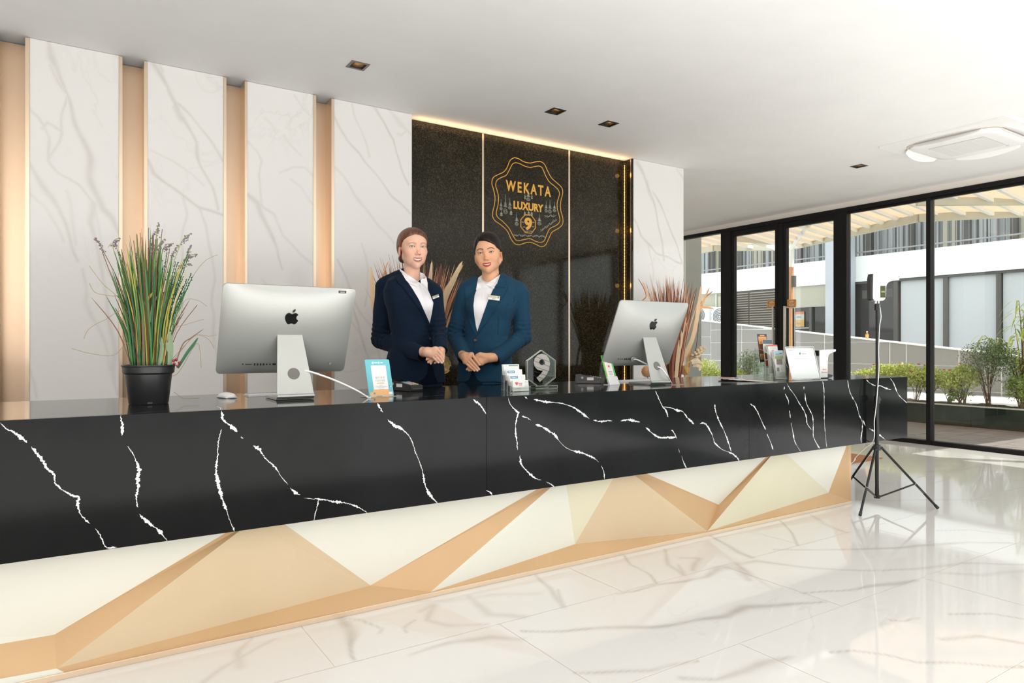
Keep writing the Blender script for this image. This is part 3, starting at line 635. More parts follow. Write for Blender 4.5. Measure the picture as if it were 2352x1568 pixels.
# planter
pt = thing('planter', 'long low planter bed with dark green tiled face outside the glass', 'planter', (0, 0, 0))
y = -3.0
for j in range(22):
    MB().box((XP, y+.002, -.01), (XP+.02, y+.598, ZP-.015), .001).build('tile', M['planter_tile'], pt); y += .6
MB().box((XP+.021, -3, 0), (XP+.45, 10.2, ZP-.03)).build('core', M['concrete'], pt)
MB().box((XP-.006, -3, ZP-.014), (XP+.07, 10.2, ZP), .002).build('rim', M['kerb'], pt)
so = MB(); nx, ny = 8, 130
gx, gy = np.meshgrid(np.linspace(XP+.07, XP+.46, nx), np.linspace(-3, 10.2, ny)); gz = ZP-.012+.02*np.sin(gx*31)*np.sin(gy*13)+_r.uniform(0, .012, gx.shape)
mk('soil', np.stack([gx.ravel(), gy.ravel(), gz.ravel()], 1), [(j*nx+i, j*nx+i+1, (j+1)*nx+i+1, (j+1)*nx+i) for j in range(ny-1) for i in range(nx-1)], M['soil'], pt)
struct(MB().box((XP+.46, -9, -.02), (XG, 12.5, ZP-.01)).build('ground', M['kerb']))

# grey tiled ramp wall with a sloping white coping
gwall = tag(bpy.data.objects.new('wall_garden', None), kind='structure'); COL.objects.link(gwall)
Yg = lambda px: onx(px, 790, XG)[1]; Zg = lambda px, py: onx(px, py, XG)[2]
ca = onx(1611, 735, XG); cb = onx(2300, 812, XG)
top = lambda y: ca[2] + (y-ca[1])*(cb[2]-ca[2])/(cb[1]-ca[1])
ye = [Yg(1540)+.6, Yg(1632), Yg(1703), Yg(1791), Yg(1893), Yg(2043), Yg(2081), Yg(2202), Yg(2300), Yg(2420), Yg(2600), Yg(2900)]
rows = [Zg(1953, 834.8)-.40, Zg(1953, 834.8), Zg(1953, 785.4), Zg(1660, 757.3)]
MB().prism([(ye[-1], 0), (ye[0], 0), (ye[0], top(ye[0])-.02), (ye[-1], top(ye[-1])-.02)], XG+.012, XG+.12, 'x').build('core', M['white_trim'], gwall)
for c in range(len(ye)-1):
    ya, yb = ye[c+1]+.012, ye[c]-.012
    zs = [0.02] + ([rows[0]] if c else [rows[0]+.1]) + ([rows[1], rows[2], rows[3]] if c else [rows[1]+.13, rows[2]+.13]) + [9]
    for a, b in zip(zs[:-1], zs[1:]):
        ta, tb = top(ya)-.022, top(yb)-.022
        z0_, z1a, z1b = a+.007, min(b-.007, ta), min(b-.007, tb)
        if z1b-z0_ < .02: continue
        if z1a <= z0_+.01:
            t = (z0_+.01-ta)/(tb-ta); ya2 = ya+(yb-ya)*t; z1a = z0_+.01
        else: ya2 = ya
        MB().prism([(ya2, z0_), (yb, z0_), (yb, z1b), (ya2, z1a)], XG, XG+.011, 'x').build('tile', M['grey_tile'], gwall)
MB().prism([(ye[-1], top(ye[-1])-.02), (ye[0], top(ye[0])-.02), (ye[0], top(ye[0])+.004), (ye[-1], top(ye[-1])+.004)], XG-.02, XG+.14, 'x').build('coping', M['white_trim'], gwall)
# small bottle left on the coping
bt = thing('bottle', 'small orange and brown bottle left on the sloping grey garden wall', 'bottle', (XG+.05, Yg(1988), top(Yg(1988))+.0035))
MB().lathe([(.022, 0), (.026, .004), (.026, .075), (.012, .095), (.012, .108)], 14).build('body', mat('bottle_amber', (.55, .20, .04), rough=.2), bt, True)
MB().lathe([(.0265, .012), (.0268, .03), (.0268, .062), (.0265, .068)], 14).build('paper_label', mat('label_orange', (.9, .45, .1), rough=.5), bt, True)
MB().lathe([(.014, .108), (.014, .128), (.010, .130)], 14).build('cap', mat('cap_cream', (.85, .80, .70), rough=.5), bt, True)

# building across
bd = thing('building', 'pale building across the courtyard with white balcony band and railing', 'building', (0, 0, 0))
Yb = lambda px, X=XB: onx(px, 700, X)[1]
zb0 = onx(1952, 648.3, XB)[2]; zb1 = onx(1952, 591, XB)[2]
MB().box((XB, -4, zb0), (XB+1.2, 18, zb1)).build('balcony_band', M['band_white'], bd)
MB().box((XB+.14, -4, -.5), (XB+1.2, 18, zb0)).build('core', M['alu_grey'], bd)
MB().box((XB+1.3, -4, zb1-.3), (XB+1.5, 18, zb1+4)).build('upper_wall', M['curtain_grey'], bd)
MB().box((XB-.3, -4, zb1+2.6), (XB+1.5, 18, zb1+3.4)).build('upper_band', M['band_white'], bd)
# balcony curtains: single folds
for yy in np.arange(3.2, 15.4, .19):
    if _r.uniform() < .14: continue
    MB().box((XB+1.2, yy, zb1), (XB+1.22+_r.uniform(0, .05), yy+_r.uniform(.09, .17), zb1+2.6)).build('curtain_fold', M['curtain_grey'] if _r.uniform() < .7 else M['beige'], bd)
for px in (1638, 1700, 1838, 1997, 2095, 2223, 2330): y_ = Yb(px, XB+1.15); MB().box((XB+1.1, y_-.06, zb1), (XB+1.18, y_+.06, zb1+2.6)).build('window_mullion', M['alu_grey'], bd)
# railing
MB().tube([(XB+.1, 2.5, zb1+.10), (XB+.1, 16, zb1+.10)], .018, 6).build('rail', M['rail_light'], bd)
MB().tube([(XB+.1, 2.5, zb1+1.05), (XB+.1, 16, zb1+1.05)], .025, 6).build('rail', M['rail_light'], bd)
for yy in np.arange(4.6, 14.6, .125):
    MB().box((XB+.093, yy-.008, zb1+.0), (XB+.107, yy+.008, zb1+1.05)).build('baluster', M['rail'], bd)
# ground floor
def bwin(p0, p1, z0, z1, mt, name, dx=.12, th=.02): MB().box((XB+dx, min(Yb(p0), Yb(p1)), z0), (XB+dx+th, max(Yb(p0), Yb(p1)), z1)).build(name, M[mt], bd)
bwin(1560, 1678, 0, zb0, 'beige', 'service_wall', .10)
ya, yb = Yb(1786), Yb(1676)
MB().box((XB+.06, ya, .2), (XB+.135, yb, zb0)).build('louvre_frame', M['alu_grey'], bd)
n = int((zb0-.9)/.062)
for i in range(n):
    z = zb0-.05-.062*i
    for (a, b) in ((Yb(1719)+.02, yb-.02), (ya+.02, Yb(1719)-.02)):
        MB().add([(XB+.01, a, z-.028), (XB+.01, b, z-.028), (XB+.05, b, z-.004), (XB+.05, a, z-.004), (XB+.0, a, z-.034), (XB+.0, b, z-.034)], [(0, 1, 2, 3), (4, 5, 1, 0)]).build('louvre_slat', M['louvre'], bd)
bwin(1786, 1897, onx(1895, 703, XB)[2], zb0, 'beige', 'upstand', .05, .08)
bwin(1786, 1897, .3, onx(1895, 703, XB)[2], 'dark_glass', 'shop_pane', .09)
bwin(1857, 1863, .3, onx(1895, 703, XB)[2], 'alu_grey', 'window_mullion', .02, .08)
bwin(1821, 1857, onx(1840, 752, XB)[2]-.02, onx(1840, 752, XB)[2], 'blind_white', 'shelf', .04, .06)
bwin(1952, 2052, .3, zb0-.02, 'dark_glass', 'window_pane', .10)
bwin(1975, 2046, onx(2000, 684, XB)[2], onx(2000, 665, XB)[2], 'alu_grey', 'panel_behind', .095, .01)
for (a, b) in ((2063, 2160), (2170, 2284), (2298, 2420), (2440, 2600)):
    bwin(a, b, .3, zb0-.04, 'blind_white', 'roller_blind', .11)
for (a, b) in ((2049, 2059), (2163, 2174), (2285, 2296), (2424, 2436)): bwin(a, b, .3, zb0-.03, 'alu_grey', 'window_mullion', .05, .07)
bwin(1950, 2600, zb0-.05, zb0-.005, 'alu_grey', 'window_head', .04, .08)
# concrete column in front of the building
MB().box((XB-.35, Yb(1945, XB-.35), -.3), (XB-.02, Yb(1895.5, XB-.35), zb1+3)).build('column', M['concrete'], bd)
# shop poster in the dark window
pa, pb = onx(1826, 716, XB+.06), onx(1847, 750, XB+.06)
po = thing('poster', 'orange and white shop poster in dark window across the courtyard', 'poster', (XB+.06, 0, 0))
y0_, y1_ = pb[1], pa[1]; z0_, z1_ = pb[2], pa[2]; hh = z1_-z0_
MB().box((0, y0_, z0_), (.006, y1_, z1_)).build('sheet', mat('poster_white', (.50, .50, .45), rough=.5), po)
MB().box((-.002, y0_, z1_-hh*.17), (0, y1_, z1_)).build('orange_band', mat('poster_orange', (.60, .19, .08), rough=.5), po)
MB().box((-.002, y0_, z0_), (0, y1_, z0_+hh*.46)).build('yellow_band', mat('poster_yellow', (.60, .34, .08), rough=.5), po)
RM = Matrix.Rotation(-pi/2, 4, 'Z')
for zc_ in (z1_-hh*.34, z0_+hh*.22):
    text_mesh('lettering', 'idea', hh*.20, mat('ink_grey', (.25, .25, .25), rough=.5), po, .001, Matrix.Translation((-.004, (y0_+y1_)/2+.02, zc_)) @ RM)
# outdoor units by the service wall
def outdoor_unit(px0, px1, py0, py1, lab, X=XB-.35):
    a, b = onx(px0, py0, X), onx(px1, py1, X); ya, yb = sorted((a[1], b[1])); za, zb = sorted((a[2], b[2])); 
    t = thing('outdoor_unit', lab, 'air conditioner', (X, (ya+yb)/2, za)); w = (yb-ya)/2; h = zb-za
    MB().box((0, -w, 0), (.32, w, h), .01).build('casing', M['white_trim'], t)
    mb = MB(); r = min(w, h/2)*.82
    for rr in (1, .8, .6, .4, .2): mb.tube([(-.012, r*rr*math.cos(q), h/2+r*rr*math.sin(q)) for q in np.linspace(0, 2*pi, 25)], .008, 4, False)
    mb.build('fan_grille', M['alu_grey'], t); return t
outdoor_unit(1585, 1628, 706, 742, 'white round-grilled outdoor cooling unit beyond the left window pane')
outdoor_unit(1634, 1672, 706, 748, 'white outdoor cooling unit beside a pale wall left of the louvres', XB-.36)
pp_ = thing('wall_pipe', 'thin pale pipe run on the service wall across the courtyard', 'pipe', (0, 0, 0))
MB().tube([(XB+.05, Yb(1642), zb0-.02), (XB+.05, Yb(1642), zb0-.75), (XB+.05, Yb(1655), zb0-.8), (XB+.05, Yb(1672), zb0-.8)], .02, 6).build('pipe', M['kerb'], pp_)
MB().box((XB+.04, Yb(1660), zb0-.6), (XB+.09, Yb(1647), zb0-.1)).build('meter_box', M['beige'], pp_)

# canopy over the entrance
cn = thing('canopy', 'pale entrance canopy of cream beams, white rafters and peach sheeting', 'canopy', (0, 0, 0))
ZE = 2.8
E0 = [onz(1560, 590, ZE), onz(1611, 582, ZE), onz(1640, 576, ZE), onz(1809, 575.5, ZE), onz(2110, 509, ZE), onz(2352, 498, ZE)]
E0.append(E0[-1] + (E0[-1]-E0[-2])*1.2)
def beam(a, b, z0, z1, w=.07, nm='beam', mt='canopy_beam'):
    a = Vector(a); b = Vector(b); d = (b-a); d.z = 0; n = Vector((-d.y, d.x, 0)).normalized()*w/2
    vs = [(p.x+s*n.x, p.y+s*n.y, z) for z in (z0, z1) for p, s in ((a, -1), (b, -1), (b, 1), (a, 1))]
    return MB().add(vs, [(0,3,2,1),(4,5,6,7),(0,1,5,4),(1,2,6,5),(2,3,7,6),(3,0,4,7)]).build(nm, M[mt], cn)
for a, b in zip(E0[:-1], E0[1:]): beam(a, b, ZE, ZE+.105)
for a, b in ((onz(2106, 472, 2.86), onz(2352, 471, 2.86)), (onz(1660, 552, 2.86), onz(1783, 562, 2.86)), (onz(2352, 471, 2.86), onz(2600, 474, 2.86))):
    beam(a, b, 2.86, 2.96, .06)
zr = lambda x: 3.16 - (x-7.85)*.10
ys = np.arange(2.2, 9.6, .26)
edge = lambda y: np.interp(y, [e[1] for e in E0[::-1]], [e[0] for e in E0[::-1]])
for yy in ys:
    xe = float(edge(yy))-.02
    a = Vector((7.86, yy, zr(7.86))); b = Vector((xe, yy, zr(xe)))
    vs = [(p.x, p.y+s*.022, p.z+q) for p in (a, b) for s, q in ((-1, -.05), (1, -.05), (1, 0), (-1, 0))]
    MB().add(vs, [(0,1,2,3),(7,6,5,4),(0,4,5,1),(1,5,6,2),(2,6,7,3),(3,7,4,0)]).build('rafter', M['rafter'], cn)
for yy in np.append(ys[::4], ys[-1]+.26)[:-1]:
    y2 = min(yy+1.04, 9.9); q = [(7.86, yy), (float(edge(yy)), yy), (float(edge(y2)), y2), (7.86, y2)]
    MB().add([(x, y, zr(x)+.004) for x, y in q]+[(x, y, zr(x)+.010) for x, y in q], [(0,1,2,3),(7,6,5,4),(0,4,5,1),(1,5,6,2),(2,6,7,3),(3,7,4,0)]).build('roof_sheet', M['canopy_sheet'], cn)
MB().box((7.835, 2.0, 2.95), (7.87, 10, 3.2)).build('wall_plate', M['canopy_beam'], cn)
pa = onz(1815, 571, ZE); 
MB().box((pa.x-.045, pa.y-.045, -.01), (pa.x+.045, pa.y+.045, ZE)).build('post', M['rafter'], cn)
br0 = Vector((pa.x, pa.y, 2.62)); br1 = onz(1868, 500, 3.02)
MB().tube([br0+Vector((0, 0, .16)), (br0+br1)/2+Vector((0, 0, .08)), br1], .04, 4).build('brace', M['rafter'], cn)
# timber casing round the foot of the post
wp = thing('timber_post', 'reddish timber post seen through the right door leaf', 'post', (pa.x-.08, pa.y-.06, 0))
zt_ = onx(1815, 615, pa.x)[2]
MB().box((-.055, -.055, -.006), (.02, .035, zt_), .003).build('post', M['wood_post'], wp)
MB().box((-.06, -.12, zt_-.36), (.0, -.056, zt_-.16), .002).build('grey_box', M['alu_grey'], wp)
# grey corner pier just outside the left pane
struct(MB().box((XW+.14, onx(1611, 700, XW+.5)[1], 0), (XW+.5, 7.6, 3.2)).build('wall_pier', M['grey_render']))

# ---------------------------------------------------------------- planting
def leaf_mat(n, a, b): 
    m = bpy.data.materials.new(n); nt, bb = nt_of(m); setp(bb, rough=.45, spec=.4)
    oi = N(nt, 'TexNoise', {'Vector': obj_coord(nt), 'Scale': 22.0, 'Detail': 1}); nt.links.new(ramp(nt, oi.outputs[0], [(.35, a), (.65, b)]), bb.inputs['Base Color'])
    return m
M['leaf_lime'] = leaf_mat('leaf_lime', (.42, .55, .07), (.85, .84, .30)); M['leaf_dark'] = leaf_mat('leaf_dark', (.10, .17, .07), (.30, .38, .18))
M['leaf_mid'] = leaf_mat('leaf_mid', (.18, .32, .06), (.45, .56, .14)); M['twig'] = mat('twig', (.22, .13, .08), rough=.8)
M['petal_pink'] = mat('petal_pink', (.85, .22, .25), rough=.5); M['petal_white'] = mat('petal_white', (.9, .9, .86), rough=.5)
def shrub(name, lab, base, h, rad, kind, n, leaf, group=None, flowers=0, petal='petal_pink', stems=7, flat=1.0, low=.35):
    t = thing(name, lab, 'shrub', base, 0, group); r = np.random.default_rng(int(abs(base[1])*1000) % 9999)
    mb = MB(); tips = []
    for k in range(stems):
        a = r.uniform(0, 2*pi); q = r.uniform(.2, .8)*rad; e = Vector((math.cos(a)*q*.6, math.sin(a)*q, h*r.uniform(.55, .85)))
        mb.tube([(r.normal(0, .012), r.normal(0, .012), -.02), (e.x*.35+r.normal(0, .01), e.y*.35, e.z*.45), e], [.006, .004, .002], 4); tips.append(e)
        for _ in range(2):
            e2 = e+Vector((r.normal(0, .05), r.normal(0, .08), r.uniform(0, .1))); m_ = Vector((e.x*.35, e.y*.35, e.z*.45))
            mb.tube([m_, (m_+e2)/2+Vector((0, 0, .02)), e2], [.003, .002, .0012], 3)
    mb.build('stem', M['twig'], t)
    f = MB(); cl = [(r.normal(0, .45)*rad*.6, r.normal(0, .5)*rad, h*(low+(1-low)*r.uniform(.15, .95))) for _ in range(26)]
    for i in range(n):
        c = cl[r.integers(len(cl))]; 
        while True:
            p = Vector((c[0]+r.normal(0, rad*.20), c[1]+r.normal(0, rad*.22), c[2]+r.normal(0, h*.10)))
            if (p.x/(rad*.8))**2 + (p.y/rad)**2 + ((p.z-h*(low+1)/2)/(h*(1-low)/2*1.1))**2 < 1.15: break
            c = cl[r.integers(len(cl))]
        L = leaf*r.uniform(.7, 1.3); d = Vector(r.normal(0, 1, 3)); d.normalize(); s = d.cross(Vector(r.normal(0, 1, 3))).normalized()*L*.28; u = d.cross(s).normalized()*L*.1
        f.add([p, p+d*L*.5+s, p+d*L, p+d*L*.5-s, p+d*L*.5+u], [(0, 1, 4), (1, 2, 4), (2, 3, 4), (3, 0, 4)])
    tag(f.build('foliage', M[kind], t), kind='stuff')
    for i in range(flowers):
        p = Vector((r.normal(0, rad*.35), r.normal(0, rad*.5), h*r.uniform(.82, 1.05))); fl_ = MB()
        for k in range(5):
            a = 2*pi*k/5; d = Vector((math.cos(a)*.3-.5, math.sin(a), .7)).normalized()*.028; s = d.cross(Vector((1, 0, .2))).normalized()*.010
            fl_.add([p, p+d*.6+s, p+d, p+d*.6-s], [(0, 1, 2, 3)])
        fl_.build('flower', M[petal], t)
    return t
def at_px(px, py, X): return onx(px, py, X)
k_ = 0
for (px, ytop, wpx, base_y, ln, fl) in ((1622, 826, 26, 865, 'leftmost lime shrub with pale flowers behind the dried bouquet', 3), (1650, 848, 24, 868, 'low lime shrub close left of the black door post', 1), (1693, 845, 26, 868, 'low lime shrub close right of the black door post', 0),
        (1945, 858, 24, 900, 'sparse lime shrub just left of the thermometer stand pole', 1), (1985, 848, 36, 903, 'lime shrub with white flowers left of the stand pole', 3), (2030, 838, 40, 908, 'lime shrub with pink flowers right of the stand pole', 3),
        (2066, 834, 42, 912, 'tall lime shrub above the counter end', 3), (2105, 838, 44, 922, 'lime and pink flowering shrub left of the tall black mullion', 4), (2135, 840, 40, 924, 'lime shrub half hidden behind the tall black mullion', 3),
        (2180, 850, 44, 928, 'lime shrub with one pink bloom right of the tall mullion', 2), (2215, 838, 40, 930, 'yellow-green shrub beside the big dark bush', 1)):
    X = XP+.2; p = at_px(px, 928 if px > 2000 else 900, X); p.z = ZP-.01; zt2 = at_px(px, ytop, X)[2]; w = abs(at_px(px-wpx, 900, X)[1]-at_px(px+wpx, 900, X)[1])/2
    shrub('flowering_shrub', ln, p, zt2-ZP, w, 'leaf_lime', 1300, .034, 'lime flowering shrubs in the planter', fl, 'petal_white' if 'white' in ln or 'pale' in ln else 'petal_pink', 7, low=.42)
X = XP+.22
def big(px, ytop, wpx, lab, kind, n, leaf, low, dx=0, nm='bush'):
    p = at_px(px, 928, X+dx); p.z = ZP-.01; zt2 = at_px(px, ytop, X+dx)[2]; w = abs(at_px(px-wpx, 900, X+dx)[1]-at_px(px+wpx, 900, X+dx)[1])/2
    return shrub(nm, lab, p, zt2-ZP, w, kind, n, leaf, None, 0, 'petal_pink', 12, low=low)
big(2270, 783, 72, 'large rounded dark green bush with thin brown twigs in the planter', 'leaf_dark', 4600, .023, .32)
big(1716, 806, 34, 'dark rounded bush behind the clear brochure holder', 'leaf_dark', 2200, .026, .35)
big(2345, 862, 40, 'low mid green bush at right end of planter', 'leaf_mid', 2000, .025, .22, -.05)
big(2375, 815, 60, 'broad green bush at the right picture edge behind low bush', 'leaf_mid', 1200, .036, .3, .1)
big(2205, 892, 30, 'small sprig-like green plant at foot of the big bush', 'leaf_mid', 420, .03, .1, -.05)
# tall plant with drooping strap leaves
tl_ = thing('strap_leaf_plant', 'tall bright green plant with drooping strap leaves at right edge', 'plant', onx(2350, 930, XP+.3)); tl_.location.z = ZP-.01
sm = MB(); lv = MB(); r = np.random.default_rng(4)
O = Vector(tl_.location)
for (px, py) in ((2262, 770), (2290, 775), (2340, 690), (2330, 745), (2352, 720), (2348, 800), (2375, 690), (2390, 760)):
    tip = onx(px, py, XP+.3+r.uniform(-.1, .1))-O; mid = Vector((tip.x*.5, tip.y*.35, tip.z*.6)); c = catmull([(0, 0, 0), mid, tip], 5); sm.tube(c, [.012-.009*i/10 for i in range(len(c))], 5)
    for k in range(20):
        a = r.uniform(0, 2*pi); d = Vector((math.cos(a), math.sin(a), .55)); L = r.uniform(.12, .26); p0 = tip+Vector((0, 0, -r.uniform(0, .22))); P = []
        for j in range(7): s_j = j/6; P.append(p0+d*L*s_j+Vector((0, 0, -1.25*L*s_j*s_j*1.1)))
        side = d.cross(Vector((0, 0, 1))).normalized()
        vs = [];
        for j, q in enumerate(P): w = .010*math.sin(pi*min(1, j/6+.12))+.001; vs += [q+side*w, q-side*w]
        lv.add(vs, [(2*j, 2*j+1, 2*j+3, 2*j+2) for j in range(6)])
sm.build('stem', M['twig'], tl_); tag(lv.build('foliage', leaf_mat('leaf_bright', (.38, .52, .06), (.70, .76, .30)), tl_), kind='stuff')
# ================================================================ things on and around the counter
M['aluminium'] = mat('aluminium', (.47, .48, .46), rough=.42, metal=.6)
M['alu_white'] = mat('alu_white', (.80, .80, .80), rough=.35, metal=.2)
M['black_gloss'] = mat('black_gloss', (.012, .012, .012), rough=.06)
M['white_plastic'] = mat('white_plastic', (.84, .84, .84), rough=.3)
M['white_gloss'] = mat('white_gloss', (.86, .86, .86), rough=.12)
M['black_plastic'] = mat('black_plastic', (.015, .015, .016), rough=.38)
M['paper'] = mat('paper', (.86, .86, .85), rough=.6)
M['ink'] = mat('ink', (.06, .06, .06), rough=.6); M['ink_soft'] = mat('ink_soft', (.42, .42, .42), rough=.6)
M['teal'] = mat('teal', (.14, .50, .58), rough=.35); M['orange_soft'] = mat('orange_soft', (.86, .47, .20), rough=.4)
M['red_ink'] = mat('red_ink', (.75, .10, .06), rough=.5); M['green_card'] = mat('green_card', (.10, .52, .12), rough=.3)
M['blue_grey'] = mat('blue_grey', (.10, .28, .36), rough=.4); M['navy_ink'] = mat('navy_ink', (.05, .08, .25), rough=.4); M['lime_ink'] = mat('lime_ink', (.35, .60, .08), rough=.4)
TT = lambda x, y: (x*1.016, y*1.016, ZT)
def yawm(o, a): o.rotation_euler = (0, 0, a); return o
def rrect(w, h, r, n=5, cx=0, cz=0):
    P = []
    for (sx, sz, a0) in ((1, -1, -pi/2), (1, 1, 0), (-1, 1, pi/2), (-1, -1, pi)):
        for k in range(n+1): a = a0+pi/2*k/n; P.append((cx+sx*(w/2-r)+r*math.cos(a), cz+sz*(h/2-r)+r*math.sin(a)))
    return P

# ---- all-in-one computers, seen from behind
APPLE = [(0,-.52),(-.10,-.56),(-.22,-.62),(-.34,-.58),(-.50,-.36),(-.60,-.05),(-.58,.20),(-.46,.38),(-.30,.46),(-.14,.42),(0,.36),(.14,.42),(.30,.46),(.44,.40),(.52,.32),(.42,.20),(.38,.06),(.42,-.10),(.56,-.24),(.48,-.42),(.36,-.58),(.22,-.62),(.10,-.56)]
APLEAF = [(.02,.50),(.02,.62),(.10,.74),(.24,.82),(.24,.70),(.16,.57)]
def computer(name, x0, x1, yb, yt, zb, zt, lab):
    cx = (x0+x1)/2; t = thing(name, lab, 'computer', (cx, (yb+yt)/2-.02, ZT), 0, 'all-in-one computers on the counter')
    O = Vector(t.location); w = x1-x0; a = Vector((0, yb, zb))-Vector((0, O.y, O.z)); c = Vector((0, yt, zt))-Vector((0, O.y, O.z))
    up = c-a; h = up.length; up.normalize(); nb = Vector((0, -up.z, up.y))      # towards the visitor
    mid = (a+c)/2
    Mx = Matrix(((1, 0, 0, 0), (0, -nb.y, up.y, mid.y), (0, -nb.z, up.z, mid.z), (0, 0, 0, 1)))   # local (x, depth away from visitor, up)
    # shell: bulging back
    nu, nv = 36, 26; mb = MB(); mb.M = Mx; R = .018; vs = []; fs = []
    for j in range(nv+1):
        for i in range(nu+1):
            u = -1+2*i/nu; v = -1+2*j/nv; u = math.copysign(abs(u)**.8, u); v = math.copysign(abs(v)**.8, v)
            X = u*w/2; Z = v*h/2
            qx, qz = abs(X)-(w/2-R), abs(Z)-(h/2-R)
            if qx > 0 and qz > 0:
                l = math.hypot(qx, qz)
                if l > R: X = math.copysign(w/2-R+qx*R/l, X); Z = math.copysign(h/2-R+qz*R/l, Z)
            e = (1-abs(u)**2.6)*(1-abs(v)**2.6); vs.append((X, -.006-.036*e**.8, Z))
    for j in range(nv):
        for i in range(nu): k = j*(nu+1)+i; fs.append((k, k+1, k+nu+2, k+nu+1))
    mb.add(vs, fs)
    mb.prism(rrect(w, h, R, 6), -.0062, 0)
    mb.build('back_shell', M['aluminium'], t, True, 50)
    mb = MB(); mb.M = Mx; mb.prism(rrect(w-.004, h-.004, R-.002, 6), .0001, .0014); mb.build('screen', M['black_gloss'], t)
    mb = MB(); mb.M = Mx; mb.box((-w/2+.01, .0014, -h/2+.005), (w/2-.01, .0022, -h/2+.058), .001); mb.build('chin', M['aluminium'], t)
    bulge = lambda X, Z: -.006-.036*max(0, (1-abs(X/(w/2))**(2.6/.8))*(1-abs(Z/(h/2))**(2.6/.8)))**.8-.0008
    # emblem
    mb = MB(); mb.M = Mx; s = .046; cz = h*.18
    P = catmull([(p[0], 0, p[1]) for p in APPLE+[APPLE[0]]], 3)[:-1]
    ys_ = bulge(0, cz)
    for poly in ([(p.x*s, cz+p.z*s) for p in P], [(p[0]*s, cz+p[1]*s) for p in APLEAF]): mb.prism(poly, ys_-.0006, ys_+.003)
    mb.build('emblem', M['black_gloss'], t)
    # ports
    xx = -w/2+.095
    for k, (dw, dh) in enumerate(((.004,.004),(.026,.0012),(.004,.010),(.004,.010),(.004,.010),(.004,.009),(.005,.004),(.005,.004),(.013,.007))):
        Z = -h/2+.052; mb = MB(); mb.M = Mx; b_ = bulge(xx, Z); mb.box((xx, b_-.0002, Z-dh/2), (xx+dw, b_+.004, Z+dh/2)); mb.build('port', M['black_plastic'], t); xx += dw+.008
    mb = MB(); mb.M = Mx; b_ = bulge(w/2-.085, -h/2+.05); mb.lathe([(.006, 0), (.006, .001)], 16); 
    o = mb.build('power_button', M['aluminium'], t); o.data.transform(Mx.inverted()); o.data.transform(Mx @ Matrix.Translation((w/2-.075, b_, -h/2+.05)) @ Matrix.Rotation(pi/2, 4, 'X'))
    # stand: folded plate
    hy, hz = mid.y-nb.y*-.0, mid.z-.012
    top = Vector((0, mid.y+nb.y*.036, mid.z-.012)); 
    prof = [top+Vector((0, .012, .002)), top, Vector((0, -.098, .035)), Vector((0, -.104, .022)), Vector((0, -.101, .010)), Vector((0, -.090, .003)), Vector((0, -.075, .0015)), Vector((0, .075, .0015))]
    prof = [prof[0]]+catmull(prof[1:], 4)
    n = len(prof); W_ = [.050 + (.076-.050)*min(1, max(0, (top.z-p.z)/top.z)) for p in prof]
    th = .0045; mb = MB(); vs = []
    for i, p in enumerate(prof):
        tn = (prof[min(i+1, n-1)]-prof[max(i-1, 0)]).normalized(); nn = Vector((0, tn.z, -tn.y))
        q = p - nn*th; q.z = max(q.z, .0003)
        pz = Vector((0, p.y, max(p.z, .0003))) if False else p
        vs += [(-W_[i], p.y, max(p.z, .0004)), (W_[i], p.y, max(p.z, .0004)), (W_[i], q.y, q.z+(.004 if p.z < .004 else 0)), (-W_[i], q.y, q.z+(.004 if p.z < .004 else 0))]
    fs = [(4*i+k, 4*i+(k+1) % 4, 4*i+4+(k+1) % 4, 4*i+4+k) for i in range(n-1) for k in range(4)] + [(3, 2, 1, 0), (4*n-4, 4*n-3, 4*n-2, 4*n-1)]
    mb.add(vs, fs); st = mb.build('stand', M['aluminium'], t, True, 40)
    # round cable hole in the neck
    pz = .105; f = (pz-.035)/(top.z-.035); py = -.098+(top.y+.098)*f; tn = (top-Vector((0, -.098, .035))).normalized()
    Mh = Matrix.Translation((0, py, pz)) @ Matrix.Rotation(math.atan2(tn.y, tn.z)*-1 + pi/2, 4, 'X')
    mb = MB(); mb.M = Mh; mb.lathe([(.024, -.0018+.0), (.024, .0022)], 28); cutr = mb
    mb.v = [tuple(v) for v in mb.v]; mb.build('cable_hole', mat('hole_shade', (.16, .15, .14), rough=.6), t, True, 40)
    return t, Mx, h, w
c1, Mx1, h1, w1 = computer('computer', .514, 1.051, 3.005, 2.845, .944, 1.303, 'larger-looking silver all-in-one computer beside the potted grass, seen from behind')
c2, Mx2, h2, w2 = computer('computer', 2.514, 3.048, 2.952, 2.790, .944, 1.305, 'silver all-in-one computer before the right marble pier, behind green card')
# asset sticker, top right
mb = MB(); mb.M = Mx1; mb.box((w1/2-.078, -.0135, h1/2-.019), (w1/2-.045, -.006, h1/2-.009)); mb.build('asset_sticker', M['ink'], c1)
mb = MB(); mb.M = Mx1; mb.box((w1/2-.072, -.0137, h1/2-.016), (w1/2-.051, -.0130, h1/2-.012)); mb.build('sticker_print', M['ink_soft'], c1)
def cable(name, lab, pts, r, mt, cat='cable'):
    t = MB().tube(catmull(pts, 6), r, 8).build(name, mt, None, True); tag(t, lab, cat); return t
def cpx(l): return [ony(a, b, y) for a, b, y in l]
c1hole = Vector((c1.location.x, c1.location.y-.055, ZT+.105))
pts = [c1hole+Vector((-.012, .05, .004)), c1hole+Vector((-.004, -.01, 0))] + cpx([(700,851,2.84),(745,864,2.80),(785,880,2.76),(820,897,2.73)]) + [onz(845, 914, ZT)+Vector((0, 0, .003)), onz(850, 914.5, ZT)+Vector((0, 0, .0025))]
cable('power_cable', 'white cable from the left computer down to a steel outlet plate', pts, .0042, M['white_gloss'])
c2hole = Vector((c2.location.x, c2.location.y-.055, ZT+.105))
pb_ = Mx2 @ Vector((-.07, -.04, -h2/2+.055)) + Vector(c2.location)
